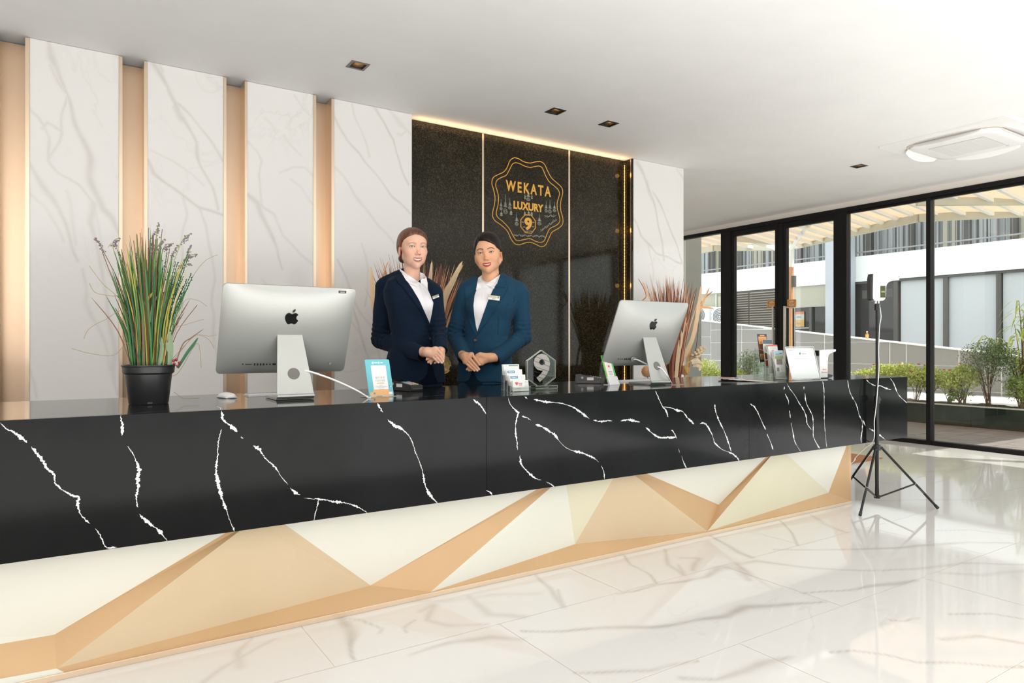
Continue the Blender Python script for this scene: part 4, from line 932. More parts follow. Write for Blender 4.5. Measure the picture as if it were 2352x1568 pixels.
pts = [pb_, pb_+Vector((.02, -.012, -.002)), c2hole+Vector((-.01, .03, .002)), c2hole+Vector((.0, -.012, -.004))] + cpx([(1519,846,2.76),(1532,862,2.73)]) + [onz(1543, 882, ZT)+Vector((0, 0, .0025))]
cable('power_cable', 'white cable looping through the stand of the right computer', pts, .0042, M['white_gloss'])
mb = MB(); mb.M = Matrix.Translation(pb_) @ (Mx2.to_3x3().to_4x4()) @ Matrix.Rotation(pi/2, 4, 'X'); mb.lathe([(.017, -.003), (.017, .001), (.013, .003)], 24)
mb.build('cable_plug', M['aluminium'], None, True, 40); pl_ = bpy.data.objects['cable_plug']; pl_.parent = c2; pl_.matrix_parent_inverse = Matrix.Translation(-Vector(c2.location))
def plate(px, py, w, d, a, lab):
    p = onz(px, py, ZT); o = thing('outlet_plate', lab, 'outlet', (p.x, p.y, ZT), a, 'steel cable outlet plates in the worktop'); MB().box((-w/2, -d/2, .0002), (w/2, d/2, .002), .0008).build('plate', M['steel'], o)
    MB().box((-.012, -.006, .002), (.012, .006, .0026)).build('slot', M['black_plastic'], o); return o
plate(872, 910.6, .150, .075, .25, 'flat steel outlet plate under the blue payment card'); plate(1550, 883, .135, .06, .1, 'flat steel outlet plate right of the right computer stand')

# ---- keyboards and mouse
def keyboard(x, y, a, lab):
    t = thing('keyboard', lab, 'keyboard', TT(x, y), a, 'thin white keyboards'); MB().prism([(-.057, .0005), (.057, .0005), (.057, .0035), (-.057, .009)][::-1], -.14, .14, 'x').build('body', M['alu_white'], t)
    mt_ = M['white_plastic']; base = None
    for r_ in range(6):
        for c_ in range(14):
            y_ = -.046+r_*.0185; z_ = .009-(y_+.057)*.0055/.114+.0006; x_ = -.133+c_*.0192
            if base is None: base = MB().box((-.008, -.0078, 0), (.008, .0078, .0014), .0004).build('key', mt_, t); k_ = base
            else: k_ = base.copy(); COL.objects.link(k_)
            k_.location = (x_+.008, y_, z_-.0004)
    return t
keyboard(.785, 3.075, 0, 'white keyboard behind the stand of the left computer'); keyboard(2.87, 3.09, 0, 'white keyboard behind the green card and right computer')
ms = thing('mouse', 'smooth white low mouse on the counter between plant and computer', 'mouse', TT(.562, 3.025), .2)
mb = MB(); vs = []; fs = []; n1, n2 = 20, 8
for j in range(n2+1):
    ph = pi/2*j/n2
    for i in range(n1): th = 2*pi*i/n1; ex = lambda v: math.copysign(abs(v)**.8, v); vs.append((.029*math.cos(ph)*ex(math.cos(th)), .057*math.cos(ph)*ex(math.sin(th)), .004+.019*math.sin(ph)**.8))
for j in range(n2):
    for i in range(n1): a = j*n1+i; b = j*n1+(i+1) % n1; fs.append((a, b, b+n1, a+n1))
mb.add(vs, fs).build('shell', M['white_gloss'], ms, True); MB().box((-.024, -.05, .0003), (.024, .05, .005), .002).build('base', M['alu_white'], ms)

# ---- potted grass
M['pot_black'] = noisy('pot_black', (.013, .014, .015), (.022, .023, .024), 12, .33)
gp = thing('potted_grass', 'black plastic pot of tall artificial grass with faded lavender spikes', 'plant', TT(.262, 2.885))
MB().lathe([(.066, .0005), (.068, .004), (.080, .112), (.0875, .118), (.0895, .140), (.0925, .143), (.0925, .147), (.085, .147), (.080, .120), (.076, .115)], 40).build('pot', M['pot_black'], gp, True, 35)
MB().box((-.010, -.0685, .004), (.006, -.064, .010)).build('drain_notch', M['ink'], gp)
MB().lathe([(.0, .118), (.078, .118), (.078, .122), (.0, .126)], 24).build('soil', M['soil'], gp)
_g = np.random.default_rng(21)
def gm_(n, c, rough=.5): M[n] = mat(n, c, rough=rough)
gm_('g1', (.015, .11, .035)); gm_('g2', (.045, .17, .03)); gm_('g3', (.26, .33, .04)); gm_('g4', (.46, .34, .05)); gm_('g5', (.17, .085, .04)); gm_('lav', (.22, .17, .20)); gm_('g6', (.40, .30, .17)); gm_('berry', (.28, .01, .02), .2); gm_('sage', (.20, .27, .16))
PO = Vector(gp.location)
def strap(P, w0, nrm, taper=1.0, fold=.3):
    """leaf strip along points P with width w0"""
    n = len(P); vs = []; fs = []
    for i, p in enumerate(P):
        t = (P[min(i+1, n-1)]-P[max(i-1, 0)]).normalized(); s = t.cross(nrm)
        if s.length < 1e-3: s = Vector((1, 0, 0))
        s.normalize(); u = s.cross(t); w = w0*(math.sin(pi*min(1, (i/(n-1))*.8+.2))**.6 if taper else 1)*.5+.0003
        vs += [p-s*w, p+u*w*fold, p+s*w]
    for i in range(n-1): a = 3*i; fs += [(a, a+1, a+4, a+3), (a+1, a+2, a+5, a+4)]
    return vs, fs
def tip_px(px, py, dy=0): return ony(px, py, PO.y+dy)-PO
thin = MB()
for k in range(280):
    a = _g.uniform(0, 2*pi); rr = .06*math.sqrt(_g.uniform()); b = Vector((rr*math.cos(a), rr*math.sin(a), .118))
    sx = rr*math.cos(a)/.06; H = _g.uniform(.28, .56)*(1-.25*abs(sx)); tip = Vector((sx*_g.uniform(.06, .17)+_g.normal(0, .02), rr*math.sin(a)*1.5+_g.normal(0, .02), .118+H))
    c = b.lerp(tip, .45)+Vector((-sx*.012, 0, .03)); P = catmull([b, c, tip], 4); m_ = ('g1', 'g1', 'g1', 'g2', 'g2', 'g2', 'g3', 'g3', 'g4', 'g5')[_g.integers(10)]
    v, f = strap(P, _g.uniform(.003, .0068), Vector((_g.normal(0, .4), -1, 0)))
    if k < 200: mk('blade', v, f, M[m_], gp)
    else: thin.tube(P, [.0012]*len(P), 4)
# beaded dark stems
bead = MB(); 
for k in range(34):
    a = _g.uniform(-1, 1); b = Vector((a*.04, _g.uniform(-.03, .03), .118)); tip = Vector((.02+a*.13, _g.uniform(-.06, .05), _g.uniform(.42, .58))); P = catmull([b, b.lerp(tip, .5)+Vector((-a*.01, 0, .02)), tip], 14)
    bead.tube(P, [.0011]*len(P), 4)
    for p in P[9:]: bead.ball(p+Vector(_g.normal(0, .0022, 3)), .0026, 5, 4)
tag(bead.build('beaded_stem', M['g1'], gp), kind='stuff'); tag(thin.build('thin_stem', M['g5'], gp), kind='stuff')
for (x, y, dx, dy, L, tilt) in ((218, 545, 0, 0, .055, -.5), (275, 545, 0, 0, .045, .5), (350, 540, 0, 0, .07, .0), (365, 510, 0, 0, .06, .15), (378, 548, 0, 0, .06, .5), (352, 585, 0, 0, .06, 0), (440, 535, 0, 0, .06, .7), (438, 565, 0, 0, .05, .3), (452, 585, 0, 0, .05, 1.1), (440, 607, 0, 0, .05, 1.2), (410, 565, 0, 0, .05, .5), (395, 560, 0, 0, .04, .9)):
    T = tip_px(x, y, _g.uniform(-.05, .05)); b = Vector((T.x*.25, T.y*.3, .118)); B0 = T-Vector((math.sin(tilt)*L, 0, math.cos(tilt)*L))
    st_ = MB().tube(catmull([b, b.lerp(B0, .55)+Vector((-T.x*.12, 0, .03)), B0, T], 6), .0014, 5).build('flower_stem', M['g3'] if _g.uniform() < .5 else M['g5'], gp)
    f = MB()
    for j in range(26):
        s_ = _g.uniform(0, 1); p = B0.lerp(T, s_)+Vector(_g.normal(0, .0048*(1.1-s_*.6), 3)); f.ball(p, _g.uniform(.002, .0038), 6, 4)
    f.build('flower_spike', M['lav'], gp)
for (pp) in ([(330,800),(285,700),(235,650),(205,610)], [(300,690),(260,680),(220,672),(205,650)], [(290,720),(240,735),(205,755),(192,778)], [(296,788),(262,815),(210,812),(165,800)], [(420,690),(440,640),(470,600),(500,585)], [(410,740),(425,690),(455,690),(475,703)], [(418,800),(450,770),(480,772),(498,769)], [(440,775),(460,770),(480,780),(492,800)], [(400,900),(420,915),(440,917),(458,915)], [(400,760),(428,745),(450,738),(468,733)], [(300,640),(285,600),(260,560),(248,568)], [(405,860),(450,790),(460,810),(462,845)]):
    P = [tip_px(a, min(b, 914), -.02) for a, b in pp]; P = [Vector((P[0].x*.4, P[0].y, .125))]+P if pp[0][1] < 890 else P
    MB().tube(catmull(P, 6), .0009, 4).build('stray_blade', M['g6'], gp)
for (pp, w, m_) in (([(405,830),(420,790),(440,775),(468,755)], .004, 'g5'), ([(408,845),(430,810),(445,790),(455,775)], .011, 'g1'), ([(365,840),(372,800),(368,770)], .014, 'sage'), ([(390,840),(392,790),(388,760)], .018, 'sage'), ([(395,820),(385,800),(382,785)], .010, 'sage'), ([(330,700),(345,680),(358,665)], .008, 'g4'), ([(345,740),(352,700),(360,680)], .010, 'sage')):
    v, f = strap(catmull([tip_px(a, b, -.05) for a, b in pp], 4), w, Vector((0, -1, .1))); mk('leaf', v, f, M[m_], gp)
for (x, y) in ((405, 826), (412, 833), (400, 835), (408, 840), (399, 828)): MB().ball(tip_px(x, y, -.06), .0052, 10, 7).build('berry', M['berry'], gp, True)

# ---- leaning payment cards
def lean_card(name, lab, px, py, w, h, yaw, lean, mt, back=.06, group=None):
    p = onz(px, py, ZT); t = thing(name, lab, 'sign', p, yaw, group)
    Ml = Matrix.Rotation(-lean, 4, 'X')           # local plane: x, -y front, z up, leaning back
    mb = MB(); mb.M = Ml; mb.prism([(x, z+h/2+.001) for x, z in rrect(w, h, .007)], 0, .0025); mb.build('card', mt, t)
    return t, Ml
def on_card(t, Ml, name, x, z, w, h, mt, r=.002, d=.0005):
    mb = MB(); mb.M = Ml; mb.prism([(a+x, b+z) for a, b in rrect(w, h, min(r, w/2.1, h/2.1), 3)], -d, .0); return mb.build(name, mt, t)
def card_text(t, Ml, s, x, z, size, mt, name='lettering', d=.0007, bold=0): return text_mesh(name, s, size, mt, t, .0001, Ml @ Matrix.Translation((x, -d, z)), bold=bold)
LN = .30
t, Ml = lean_card('payment_sign', 'light blue payment card with white panel and orange foot, leaning', 877, 910, .116, .165, .06, LN, M['teal'])
MB().box((-.055, .0, .0003), (.055, .055, .003), .001).build('foot', M['white_plastic'], t)
mb = MB(); mb.tube([(0, .052, .003), (0, .045, .10)], .003, 6); mb.build('prop', M['white_plastic'], t)
on_card(t, Ml, 'white_panel', .002, .085, .070, .108, M['paper'])
on_card(t, Ml, 'orange_band', .0, .012, .104, .016, M['orange_soft'], .006, .0006); on_card(t, Ml, 'orange_band', .0, .024, .074, .014, M['orange_soft'], .005, .0008)
card_text(t, Ml, '福利商家', .003, .083, .012, M['ink_soft']); card_text(t, Ml, '扫码领取', .003, .070, .012, M['ink_soft'])
on_card(t, Ml, 'red_line', .003, .059, .034, .0035, M['orange_soft'], .0005, .0008)
for z_, w_ in ((.049, .016), (.043, .052), (.039, .03), (.032, .024)): on_card(t, Ml, 'print_line', .003, z_, w_, .0012, M['ink_soft'], .0003, .0008)
on_card(t, Ml, 'logo', -.022, .151, .009, .009, M['paper'], .002); on_card(t, Ml, 'logo', .006, .151, .009, .009, M['paper'], .0043); on_card(t, Ml, 'logo_text', -.008, .151, .013, .004, M['paper'], .001); on_card(t, Ml, 'logo_text', .020, .151, .012, .004, M['paper'], .001)
on_card(t, Ml, 'dot', .044, .046, .007, .007, M['blue_grey'], .0034); on_card(t, Ml, 'dot', .049, .043, .005, .005, M['paper'], .0024); on_card(t, Ml, 'dot', -.032, .014, .009, .009, M['blue_grey'], .0044, .0012); on_card(t, Ml, 'small_note', .044, .013, .017, .010, M['paper'], .001, .0012)
t, Ml = lean_card('payment_sign', 'narrow green payment card with white panel on a white foot', 1408, 883.5, .082, .150, .10, LN+.04, M['green_card'])
for c in t.children: c.location = (-.001, .004, .022)
Ml = Matrix.Translation((-.001, .004, .022)) @ Ml
MB().prism([(-.014, .0004), (.035, .0004), (.035, .003), (0, .003), (.012, .045), (.006, .047), (-.014, .004)], -.040, .040, 'x').build('foot', M['white_gloss'], t)
on_card(t, Ml, 'orange_frame', -.002, .068, .060, .090, M['orange_soft'], .004); on_card(t, Ml, 'white_panel', 0, .068, .052, .082, M['paper'], .003, .0009)
on_card(t, Ml, 'red_seal', 0, .085, .014, .014, M['red_ink'], .0068, .0013)
mb = MB(); mb.M = Ml
for rr in (.013, .017, .020):
    for q in np.arange(0, 2*pi, .42): mb.box((rr*math.cos(q)-.0008, -.0013, .085+rr*math.sin(q)-.0008), (rr*math.cos(q)+.0008, -.0009, .085+rr*math.sin(q)+.0008))
mb.build('dotted_ring', M['ink_soft'], t)
for z_, w_ in ((.054, .030), (.045, .030), (.036, .030)): on_card(t, Ml, 'print_line', .002, z_, w_, .004, M['ink_soft'], .001, .0012)
on_card(t, Ml, 'orange_shape', .004, .015, .042, .020, M['orange_soft'], .009, .0008); on_card(t, Ml, 'red_shape', .010, .008, .034, .012, M['red_ink'], .005, .0011)
on_card(t, Ml, 'logo', -.020, .133, .013, .013, M['paper'], .0064); on_card(t, Ml, 'logo_text', .010, .135, .030, .004, M['lime_ink'], .001); on_card(t, Ml, 'logo_text', .014, .129, .022, .003, M['lime_ink'], .001)

# ---- card terminals
def terminal(px, py, yaw, lab, sticker):
    p = onz(px, py, ZT); t = thing('card_terminal', lab, 'card reader', p, yaw, 'black card terminals')
    L, Wt = .165, .040
    prof = [(-.078, .002), (-.080, .010), (-.078, .026), (-.070, .030), (-.010, .040), (.060, .054), (.084, .052), (.086, .020), (.080, .002)]
    mb = MB(); mb.prism(prof[::-1], -Wt, Wt, 'x'); mb.build('body', M['black_plastic'], t)
    MB().box((-Wt-.002, -.06, .004), (-Wt, .07, .018), .0008).build('side_trim', M['black_gloss'], t)
    top = lambda y: np.interp(y, [-.070, -.010, .060], [.030, .040, .054])
    def on_top(x0, x1, y0, y1, mt_, nm, d=.002):
        MB().add([(x0, y0, top(y0)), (x1, y0, top(y0)), (x1, y1, top(y1)), (x0, y1, top(y1)), (x0, y0, top(y0)+d), (x1, y0, top(y0)+d), (x1, y1, top(y1)+d), (x0, y1, top(y1)+d)], [(0,3,2,1),(4,5,6,7),(0,1,5,4),(1,2,6,5),(2,3,7,6),(3,0,4,7)]).build(nm, mt_, t)
    on_top(-.030, .030, .012, .052, M['black_gloss'], 'display', .0012)
    cols = [M['white_plastic'], M['blue_grey'], M['red_ink'], M['orange_soft'], M['lime_ink']]
    for r_ in range(5):
        for c_ in range(4 if r_ < 4 else 4):
            m_ = cols[1] if r_ == 4 else (cols[2], cols[3], cols[4], cols[3])[::-1][r_] if c_ == 3 else M['ink_soft']
            x = -.026+c_*.0145; y = -.062+r_*.0135; on_top(x, x+.0105, y, y+.0085, m_, 'key', .0028)
    MB().box((-.032, -.0815, .010), (.032, -.079, .015)).build('card_slot', M['ink'], t)
    MB().box((-Wt-.0026, -.020, .020), (-Wt-.0001, .018, .036)).build('paper_sticker', M['paper'], t)
    MB().lathe([(.007, 0), (.007, .0005)], 16).build('round_sticker', M['ink_soft'], t).matrix_local = Matrix.Translation((-Wt-.0006, .045, .034)) @ Matrix.Rotation(pi/2, 4, 'Y')
    return t
terminal(931, 897, .35, 'black card terminal beside the light blue payment card', 0)
terminal(1356, 880, .85, 'black card terminal with white stickers left of the green card', 1)

# ---- business cards in a stepped clear holder
p = onz(1198, 899, ZT); hd = thing('card_holder', 'clear stepped business card holder left of the clear 9 award', 'holder', p, .03)
K = 4; dy, dz = .026, .0245; hw = .049
mb = MB()
steps = [(0, 0)]
for k in range(K): steps += [(k*dy, .022+k*dz), (k*dy+dy, .022+k*dz)]
steps += [(K*dy, 0)]
poly = [(a-.004, b+.0004) for a, b in steps]
mb.prism(poly, -hw-.002, -hw, 'x'); mb.build('side_panel', M['acrylic'], hd); MB().prism(poly, hw, hw+.002, 'x').build('side_panel', M['acrylic'], hd)
for k in range(K+1):
    MB().box((-hw, k*dy-.005, .0004 if k in (0, K) else k*dz-.002), (hw, k*dy-.0035, .020+min(k, K-1)*dz)).build('divider', M['acrylic'], hd)
edge_m = mat('acrylic_edge', (.72, .70, .62), rough=.2)
for k in range(K): MB().box((-hw-.0022, k*dy-.0052, .0205+k*dz), (hw+.0022, k*dy-.0036, .0222+k*dz)).build('rim', edge_m, hd); MB().box((-hw-.0024, k*dy-.0046, .0004), (-hw-.0001, k*dy-.0036, .0215+k*dz)).build('rim', edge_m, hd)
RZ = Matrix.Rotation(.03, 4, 'Z')
for k in range(K):
    for j in range(3):
        lb = ['white business card with red heart emblem in the front step', 'white business card with blue box in the second step', 'white business card with blue box in the third step', 'white business card with navy and green stripes in the top step'][k]
        if j: lb = ['', 'plain white business card tucked directly behind the front one, ', 'plain white business card hindmost of its stack, '][j] + ['lowest', 'second', 'third', 'top'][k] + ' step'
        loc = p + RZ @ Vector((0, k*dy+.002+j*.006, .004+k*dz-.0015))
        bc = thing('business_card', lb, 'card', loc, .03, 'business cards in the clear holder' if not j else 'cards behind in step %s' % 'abcd'[k])
        Ml = Matrix.Rotation(-.13, 4, 'X'); m2 = MB(); m2.M = Ml; m2.box((-.0455+j*-.001, 0, 0), (.0455-j*.001, .0007, .052)); m2.build('card', M['paper'], bc)
        if j: continue
        if k == 0:
            mb = MB(); mb.M = Ml; hp = [(0, -.009), (-.006, -.002), (-.0085, .003), (-.007, .0075), (-.003, .008), (0, .005), (.003, .008), (.007, .0075), (.0085, .003), (.006, -.002)]
            mb.prism([(x-.024, z+.036) for x, z in hp], -.0004, 0); mb.build('heart_emblem', M['red_ink'], bc)
            card_text(bc, Ml, 'RAMAI', -.003, .037, .0075, M['red_ink'], bold=.01); card_text(bc, Ml, 'CARE', -.003, .029, .0075, M['red_ink'], bold=.01)
            for z_ in (.046, .042, .038, .028, .024, .020): on_card(bc, Ml, 'print_line', .032, z_, .018, .001, M['ink_soft'], .0003)
            on_card(bc, Ml, 'print_line', -.002, .012, .06, .0008, M['ink_soft'], .0003)
        elif k < 3:
            on_card(bc, Ml, 'blue_box', -.020, .041, .044, .013, M['blue_grey'], .001); card_text(bc, Ml, 'Phuket 9', -.020, .041, .0085, M['paper'], bold=.02)
            for z_ in (.046, .042, .037): on_card(bc, Ml, 'print_line', .028, z_, .026, .001, M['ink_soft'], .0003)
        else:
            on_card(bc, Ml, 'navy_stripe', .012, .0475, .054, .0035, M['navy_ink'], .0002); on_card(bc, Ml, 'green_stripe', .012, .044, .054, .0035, M['lime_ink'], .0002); card_text(bc, Ml, 'Safe', -.033, .045, .008, M['lime_ink'])
            on_card(bc, Ml, 'print_line', .0, .039, .06, .0008, M['ink_soft'], .0003)
# ---- clear 9 award
p = onz(1244.5, 891.8, ZT); aw = thing('award', 'clear hexagonal award engraved with a large striped 9 on a clear bar', 'award', p, .0)
hx = [(0, .195), (-.088, .142), (-.088, .052), (-.028, .0165), (.028, .0165), (.088, .052), (.088, .142)]
M['frosted'] = mat('frosted', (.36, .34, .31), rough=.6)
M['thick_glass'] = glassy('thick_glass', (.80, .90, .82), .80)
MB().prism(hx, .0, .014).build('hexagon', M['thick_glass'], aw)
mb = MB(); 
for i in range(len(hx)):
    if i == 3: continue
    a, b = hx[i], hx[(i+1) % len(hx)]; mb.tube([(a[0], .001, a[1]), (b[0], .001, b[1])], .0013, 4); mb.tube([(a[0], .013, a[1]), (b[0], .013, b[1])], .0016, 4)
mb.build('bevel_edge', edge_m, aw)
nine = text_mesh('digit', '9', .19, M['frosted'], aw, .0006, Matrix.Translation((0, -.0012, .107)), bold=.03)
zs = [v.co.z for v in nine.data.vertices]; xs_ = [v.co.x for v in nine.data.vertices]; cz = (min(zs)+max(zs))/2; cx_ = (min(xs_)+max(xs_))/2
for v in nine.data.vertices: v.co = Vector(((v.co.x-cx_)*.102/(max(xs_)-min(xs_)), v.co.y, .105+(v.co.z-cz)*.145/(max(zs)-min(zs))))
for z_ in (.150, .126, .099, .074, .052): 
    mb = MB(); mb.M = Matrix.Translation((0, -.0024, z_)) @ Matrix.Rotation(.30, 4, 'Y'); mb.box((-.056, -.0003, -.0008), (.056, .0, .0008)); mb.build('stripe_gap', M['dark'], aw)
MB().box((-.062, -.035, .0004), (.075, .045, .016), .003).build('base_bar', M['thick_glass'], aw)
mb = MB()
for y_ in (-.034, .044): 
    for z_ in (.002, .0145): mb.tube([(-.061, y_, z_), (.074, y_, z_)], .001, 4)
mb.tube([(.074, -.034, .002), (.074, -.034, .0145)], .001, 4); mb.tube([(.074, .044, .0145), (.074, -.034, .0145)], .001, 4); mb.build('bevel_edge', edge_m, aw)

# ---- fanned leaflets
cols = [(.50, .16, .10), (.10, .13, .25), (.70, .60, .52), (.45, .10, .08), (.20, .24, .36), (.75, .45, .28), (.35, .12, .10), (.12, .12, .16), (.62, .20, .16)]
a0, a1 = onz(1668, 872, ZT), onz(1745, 875.5, ZT)
for k in range(9):
    f = k/8; q = a0.lerp(a1, f); cov = mat('leaflet_ink', cols[k], rough=.35)
    t = thing('leaflet', ['rust red', 'navy', 'cream', 'dark red', 'slate blue', 'orange', 'maroon', 'charcoal', 'bright red'][k] + ' leaflet fanned out flat before the brochure holder', 'leaflet', (q.x, q.y, ZT+.0006+.0013*(8-k)), -.9+.09*k, 'leaflets fanned out on the counter')
    MB().box((-.049, -.10, 0), (.049, .10, .0011)).build('sheet', M['paper'], t); MB().box((-.047, -.098, .0011), (.047, .05, .0013)).build('printed_cover', cov, t)
    MB().box((-.03, .06, .0011), (.03, .085, .00135)).build('title_band', cov, t)
# ---- brochure holder with brochures
p = onz(1796, 871.5, ZT); bh = thing('brochure_holder', 'clear four-step brochure holder left of the white acrylic notice', 'holder', p, 0.02)
mb = MB(); side = [(-.004, .0005), (-.004, .075), (.03, .14), (.09, .185), (.168, .205), (.172, .0005)]
mb.prism(side, -.058, -.056, 'x'); mb.build('side_panel', M['acrylic'], bh); MB().prism(side, .056, .058, 'x').build('side_panel', M['acrylic'], bh)
MB().tube([(.057, y, z) for y, z in side[1:]], .0013, 4).build('rim', edge_m, bh); MB().tube([(-.057, y, z) for y, z in side[1:]], .0013, 4).build('rim', edge_m, bh)
for k in range(5): MB().box((-.056, -.004+k*.043, .0005), (.056, -.0025+k*.043, .05+k*.035)).build('divider', M['acrylic'], bh)
def bro(k, j, lb, mtop, parts):
    loc = p + Vector((0, .004+k*.041+j*.006, .003+k*.036)); t = thing('brochure', lb, 'brochure', loc, .02, 'brochures in the clear holder' if j == 0 else 'spare brochures in step %s' % 'abcd'[k]); Ml = Matrix.Rotation(-.13, 4, 'X')
    m2 = MB(); m2.M = Ml; m2.box((-.049, 0, 0), (.049, .0022, .185)); m2.build('cover', mtop, t)
    for (nm, x, z, w, h, c) in parts: on_card(t, Ml, nm, x, z, w, h, c, .001)
    return t, Ml
cm = lambda n, c: mat(n, c, rough=.35)
orange_p, brown_p, sky_p, green_p, grey_p, skin_p, teal_d = cm('print_orange', (.80, .38, .12)), cm('print_brown', (.25, .10, .05)), cm('print_sky', (.45, .66, .74)), cm('print_green', (.42, .52, .22)), cm('print_grey', (.35, .31, .28)), cm('print_peach', (.85, .62, .40)), cm('print_slate', (.10, .14, .17))
dark_p = cm('print_plum', (.06, .04, .09))
bro(3, 0, 'plum and orange brochure, tallest at the back of the clear holder', dark_p, [('photo', 0, .142, .086, .050, orange_p), ('photo', -.01, .085, .080, .050, brown_p), ('photo', 0, .035, .086, .040, orange_p), ('title', .0, .175, .05, .008, orange_p), ('photo', .01, .100, .04, .018, skin_p)])
bro(2, 0, 'brochure showing a person in black and pale green, second from back', M['paper'], [('slate_band', 0, .170, .098, .028, teal_d), ('photo', -.018, .128, .055, .050, cm('print_palegreen', (.62, .74, .58))), ('photo', .026, .128, .042, .050, orange_p), ('portrait', .026, .118, .030, .030, dark_p), ('portrait', .024, .140, .014, .014, skin_p), ('photo', 0, .075, .090, .040, brown_p), ('photo', 0, .030, .090, .035, M['red_ink'])])
t, Ml = bro(1, 0, 'white brochure with red top band and red emblem, second from front', M['paper'], [('red_band', 0, .180, .098, .008, M['red_ink']), ('emblem', .0, .140, .026, .022, M['red_ink']), ('emblem_centre', .0, .142, .010, .010, M['paper'])])
on_card(t, Ml, 'print_line', 0, .165, .07, .003, M['ink_soft'])
for j in (1, 2): bro(1, j, ['', 'spare white and red brochure directly behind the red-banded one', 'spare white and red brochure hindmost in the third step'][j], M['paper'], [('red_band', 0, .180, .098, .008, M['red_ink'])])
bro(0, 0, 'landscape brochure with blue sky and hills, front of the clear holder', M['paper'], [('sky', 0, .165, .092, .034, sky_p), ('cloud', .02, .165, .03, .010, M['paper']), ('cloud', -.015, .160, .028, .008, M['paper']), ('hills', 0, .140, .092, .018, green_p), ('rock', 0, .112, .060, .036, grey_p), ('slope', -.030, .118, .03, .02, M['paper']), ('seal', -.022, .062, .024, .026, grey_p), ('seal', .018, .062, .02, .012, cm('print_pale', (.75, .76, .74))), ('flower_row', 0, .012, .09, .014, cm('print_sand', (.72, .68, .60)))])
for j in (1, 2): bro(0, j, ['', 'spare white brochure edge right behind the landscape brochure', 'spare white brochure edge hindmost in the front step'][j], M['paper'], [])
# ---- white acrylic notice
p = onz(1853, 872, ZT); nt_ = thing('notice_stand', 'white notice with grey text in a leaning clear acrylic stand', 'sign', p, 0.0)
Ml = Matrix.Rotation(-.24, 4, 'X'); wN = .300; hN = .212
mb = MB(); mb.M = Ml; mb.prism(rrect(wN, hN, .006, 4, 0, hN/2+.003), -.002, .003); mb.build('acrylic_sleeve', M['glass'], nt_)
mb = MB(); mb.M = Ml; mb.box((-wN/2+.006, .0002, .009), (wN/2-.006, .0010, hN-.004)); mb.build('paper_sheet', M['white_gloss'], nt_)
mb = MB(); mb.M = Ml; fr_ = rrect(wN, hN, .006, 4, 0, hN/2+.003); mb.tube([(x, -.001, z) for x, z in fr_+[fr_[0]]], .0022, 5, False); mb.build('sleeve_edge', M['white_plastic'], nt_)
MB().box((-wN/2+.01, -.004, .0004), (wN/2-.01, .075, .003), .001).build('foot', M['acrylic'], nt_)
on_card(nt_, Ml, 'emblem', -.012, .172, .010, .014, M['blue_grey'], .004, .0030); card_text(nt_, Ml, 'Deemsan', .028, .171, .014, M['ink_soft'], d=.0030)
on_card(nt_, Ml, 'print_line', -.10, .194, .05, .002, M['ink_soft'], .0005, .003)
for z_, w_ in ((.150, .10), (.138, .16)): on_card(nt_, Ml, 'print_line', .0, z_, w_, .0012, cm('faint_ink', (.7, .72, .74)), .0003, .003)
# ---- automatic sanitiser dispenser
p = onz(1896, 868.5, ZT); sd = thing('soap_dispenser', 'white automatic hand sanitiser dispenser at the far end of the counter', 'dispenser', (p.x, p.y+.03, ZT), -.25)
mb = MB(); body = [(-.035, .004), (-.038, .02), (-.042, .168), (-.036, .184), (-.01, .190), (.05, .190), (.092, .193), (.094, .180), (.070, .172), (.040, .160), (.030, .135), (.027, .08), (.027, .004)]
mb.prism([(q.x, q.z) for q in catmull([(x, 0, z) for x, z in body], 2)], -.028, .028); mb.build('housing', M['white_gloss'], sd, False)
MB().box((-.040, -.034, .0004), (.030, .034, .006), .002).build('base', M['black_plastic'], sd)
MB().box((-.05, -.029, .150), (-.040, .029, .186), .004).build('tank_cap', M['black_plastic'], sd); mb = MB().prism([(.03, .001), (.062, .006), (.075, .020), (.03, .030)], -.026, .026); mb.build('drip_tray', M['black_gloss'], sd)
for z_, s_ in ((.060, 'Auto'), (.040, 'Alcohol')): text_mesh('lettering', s_, .016, M['red_ink'], sd, .0002, Matrix.Translation((.0, -.0286, z_)))
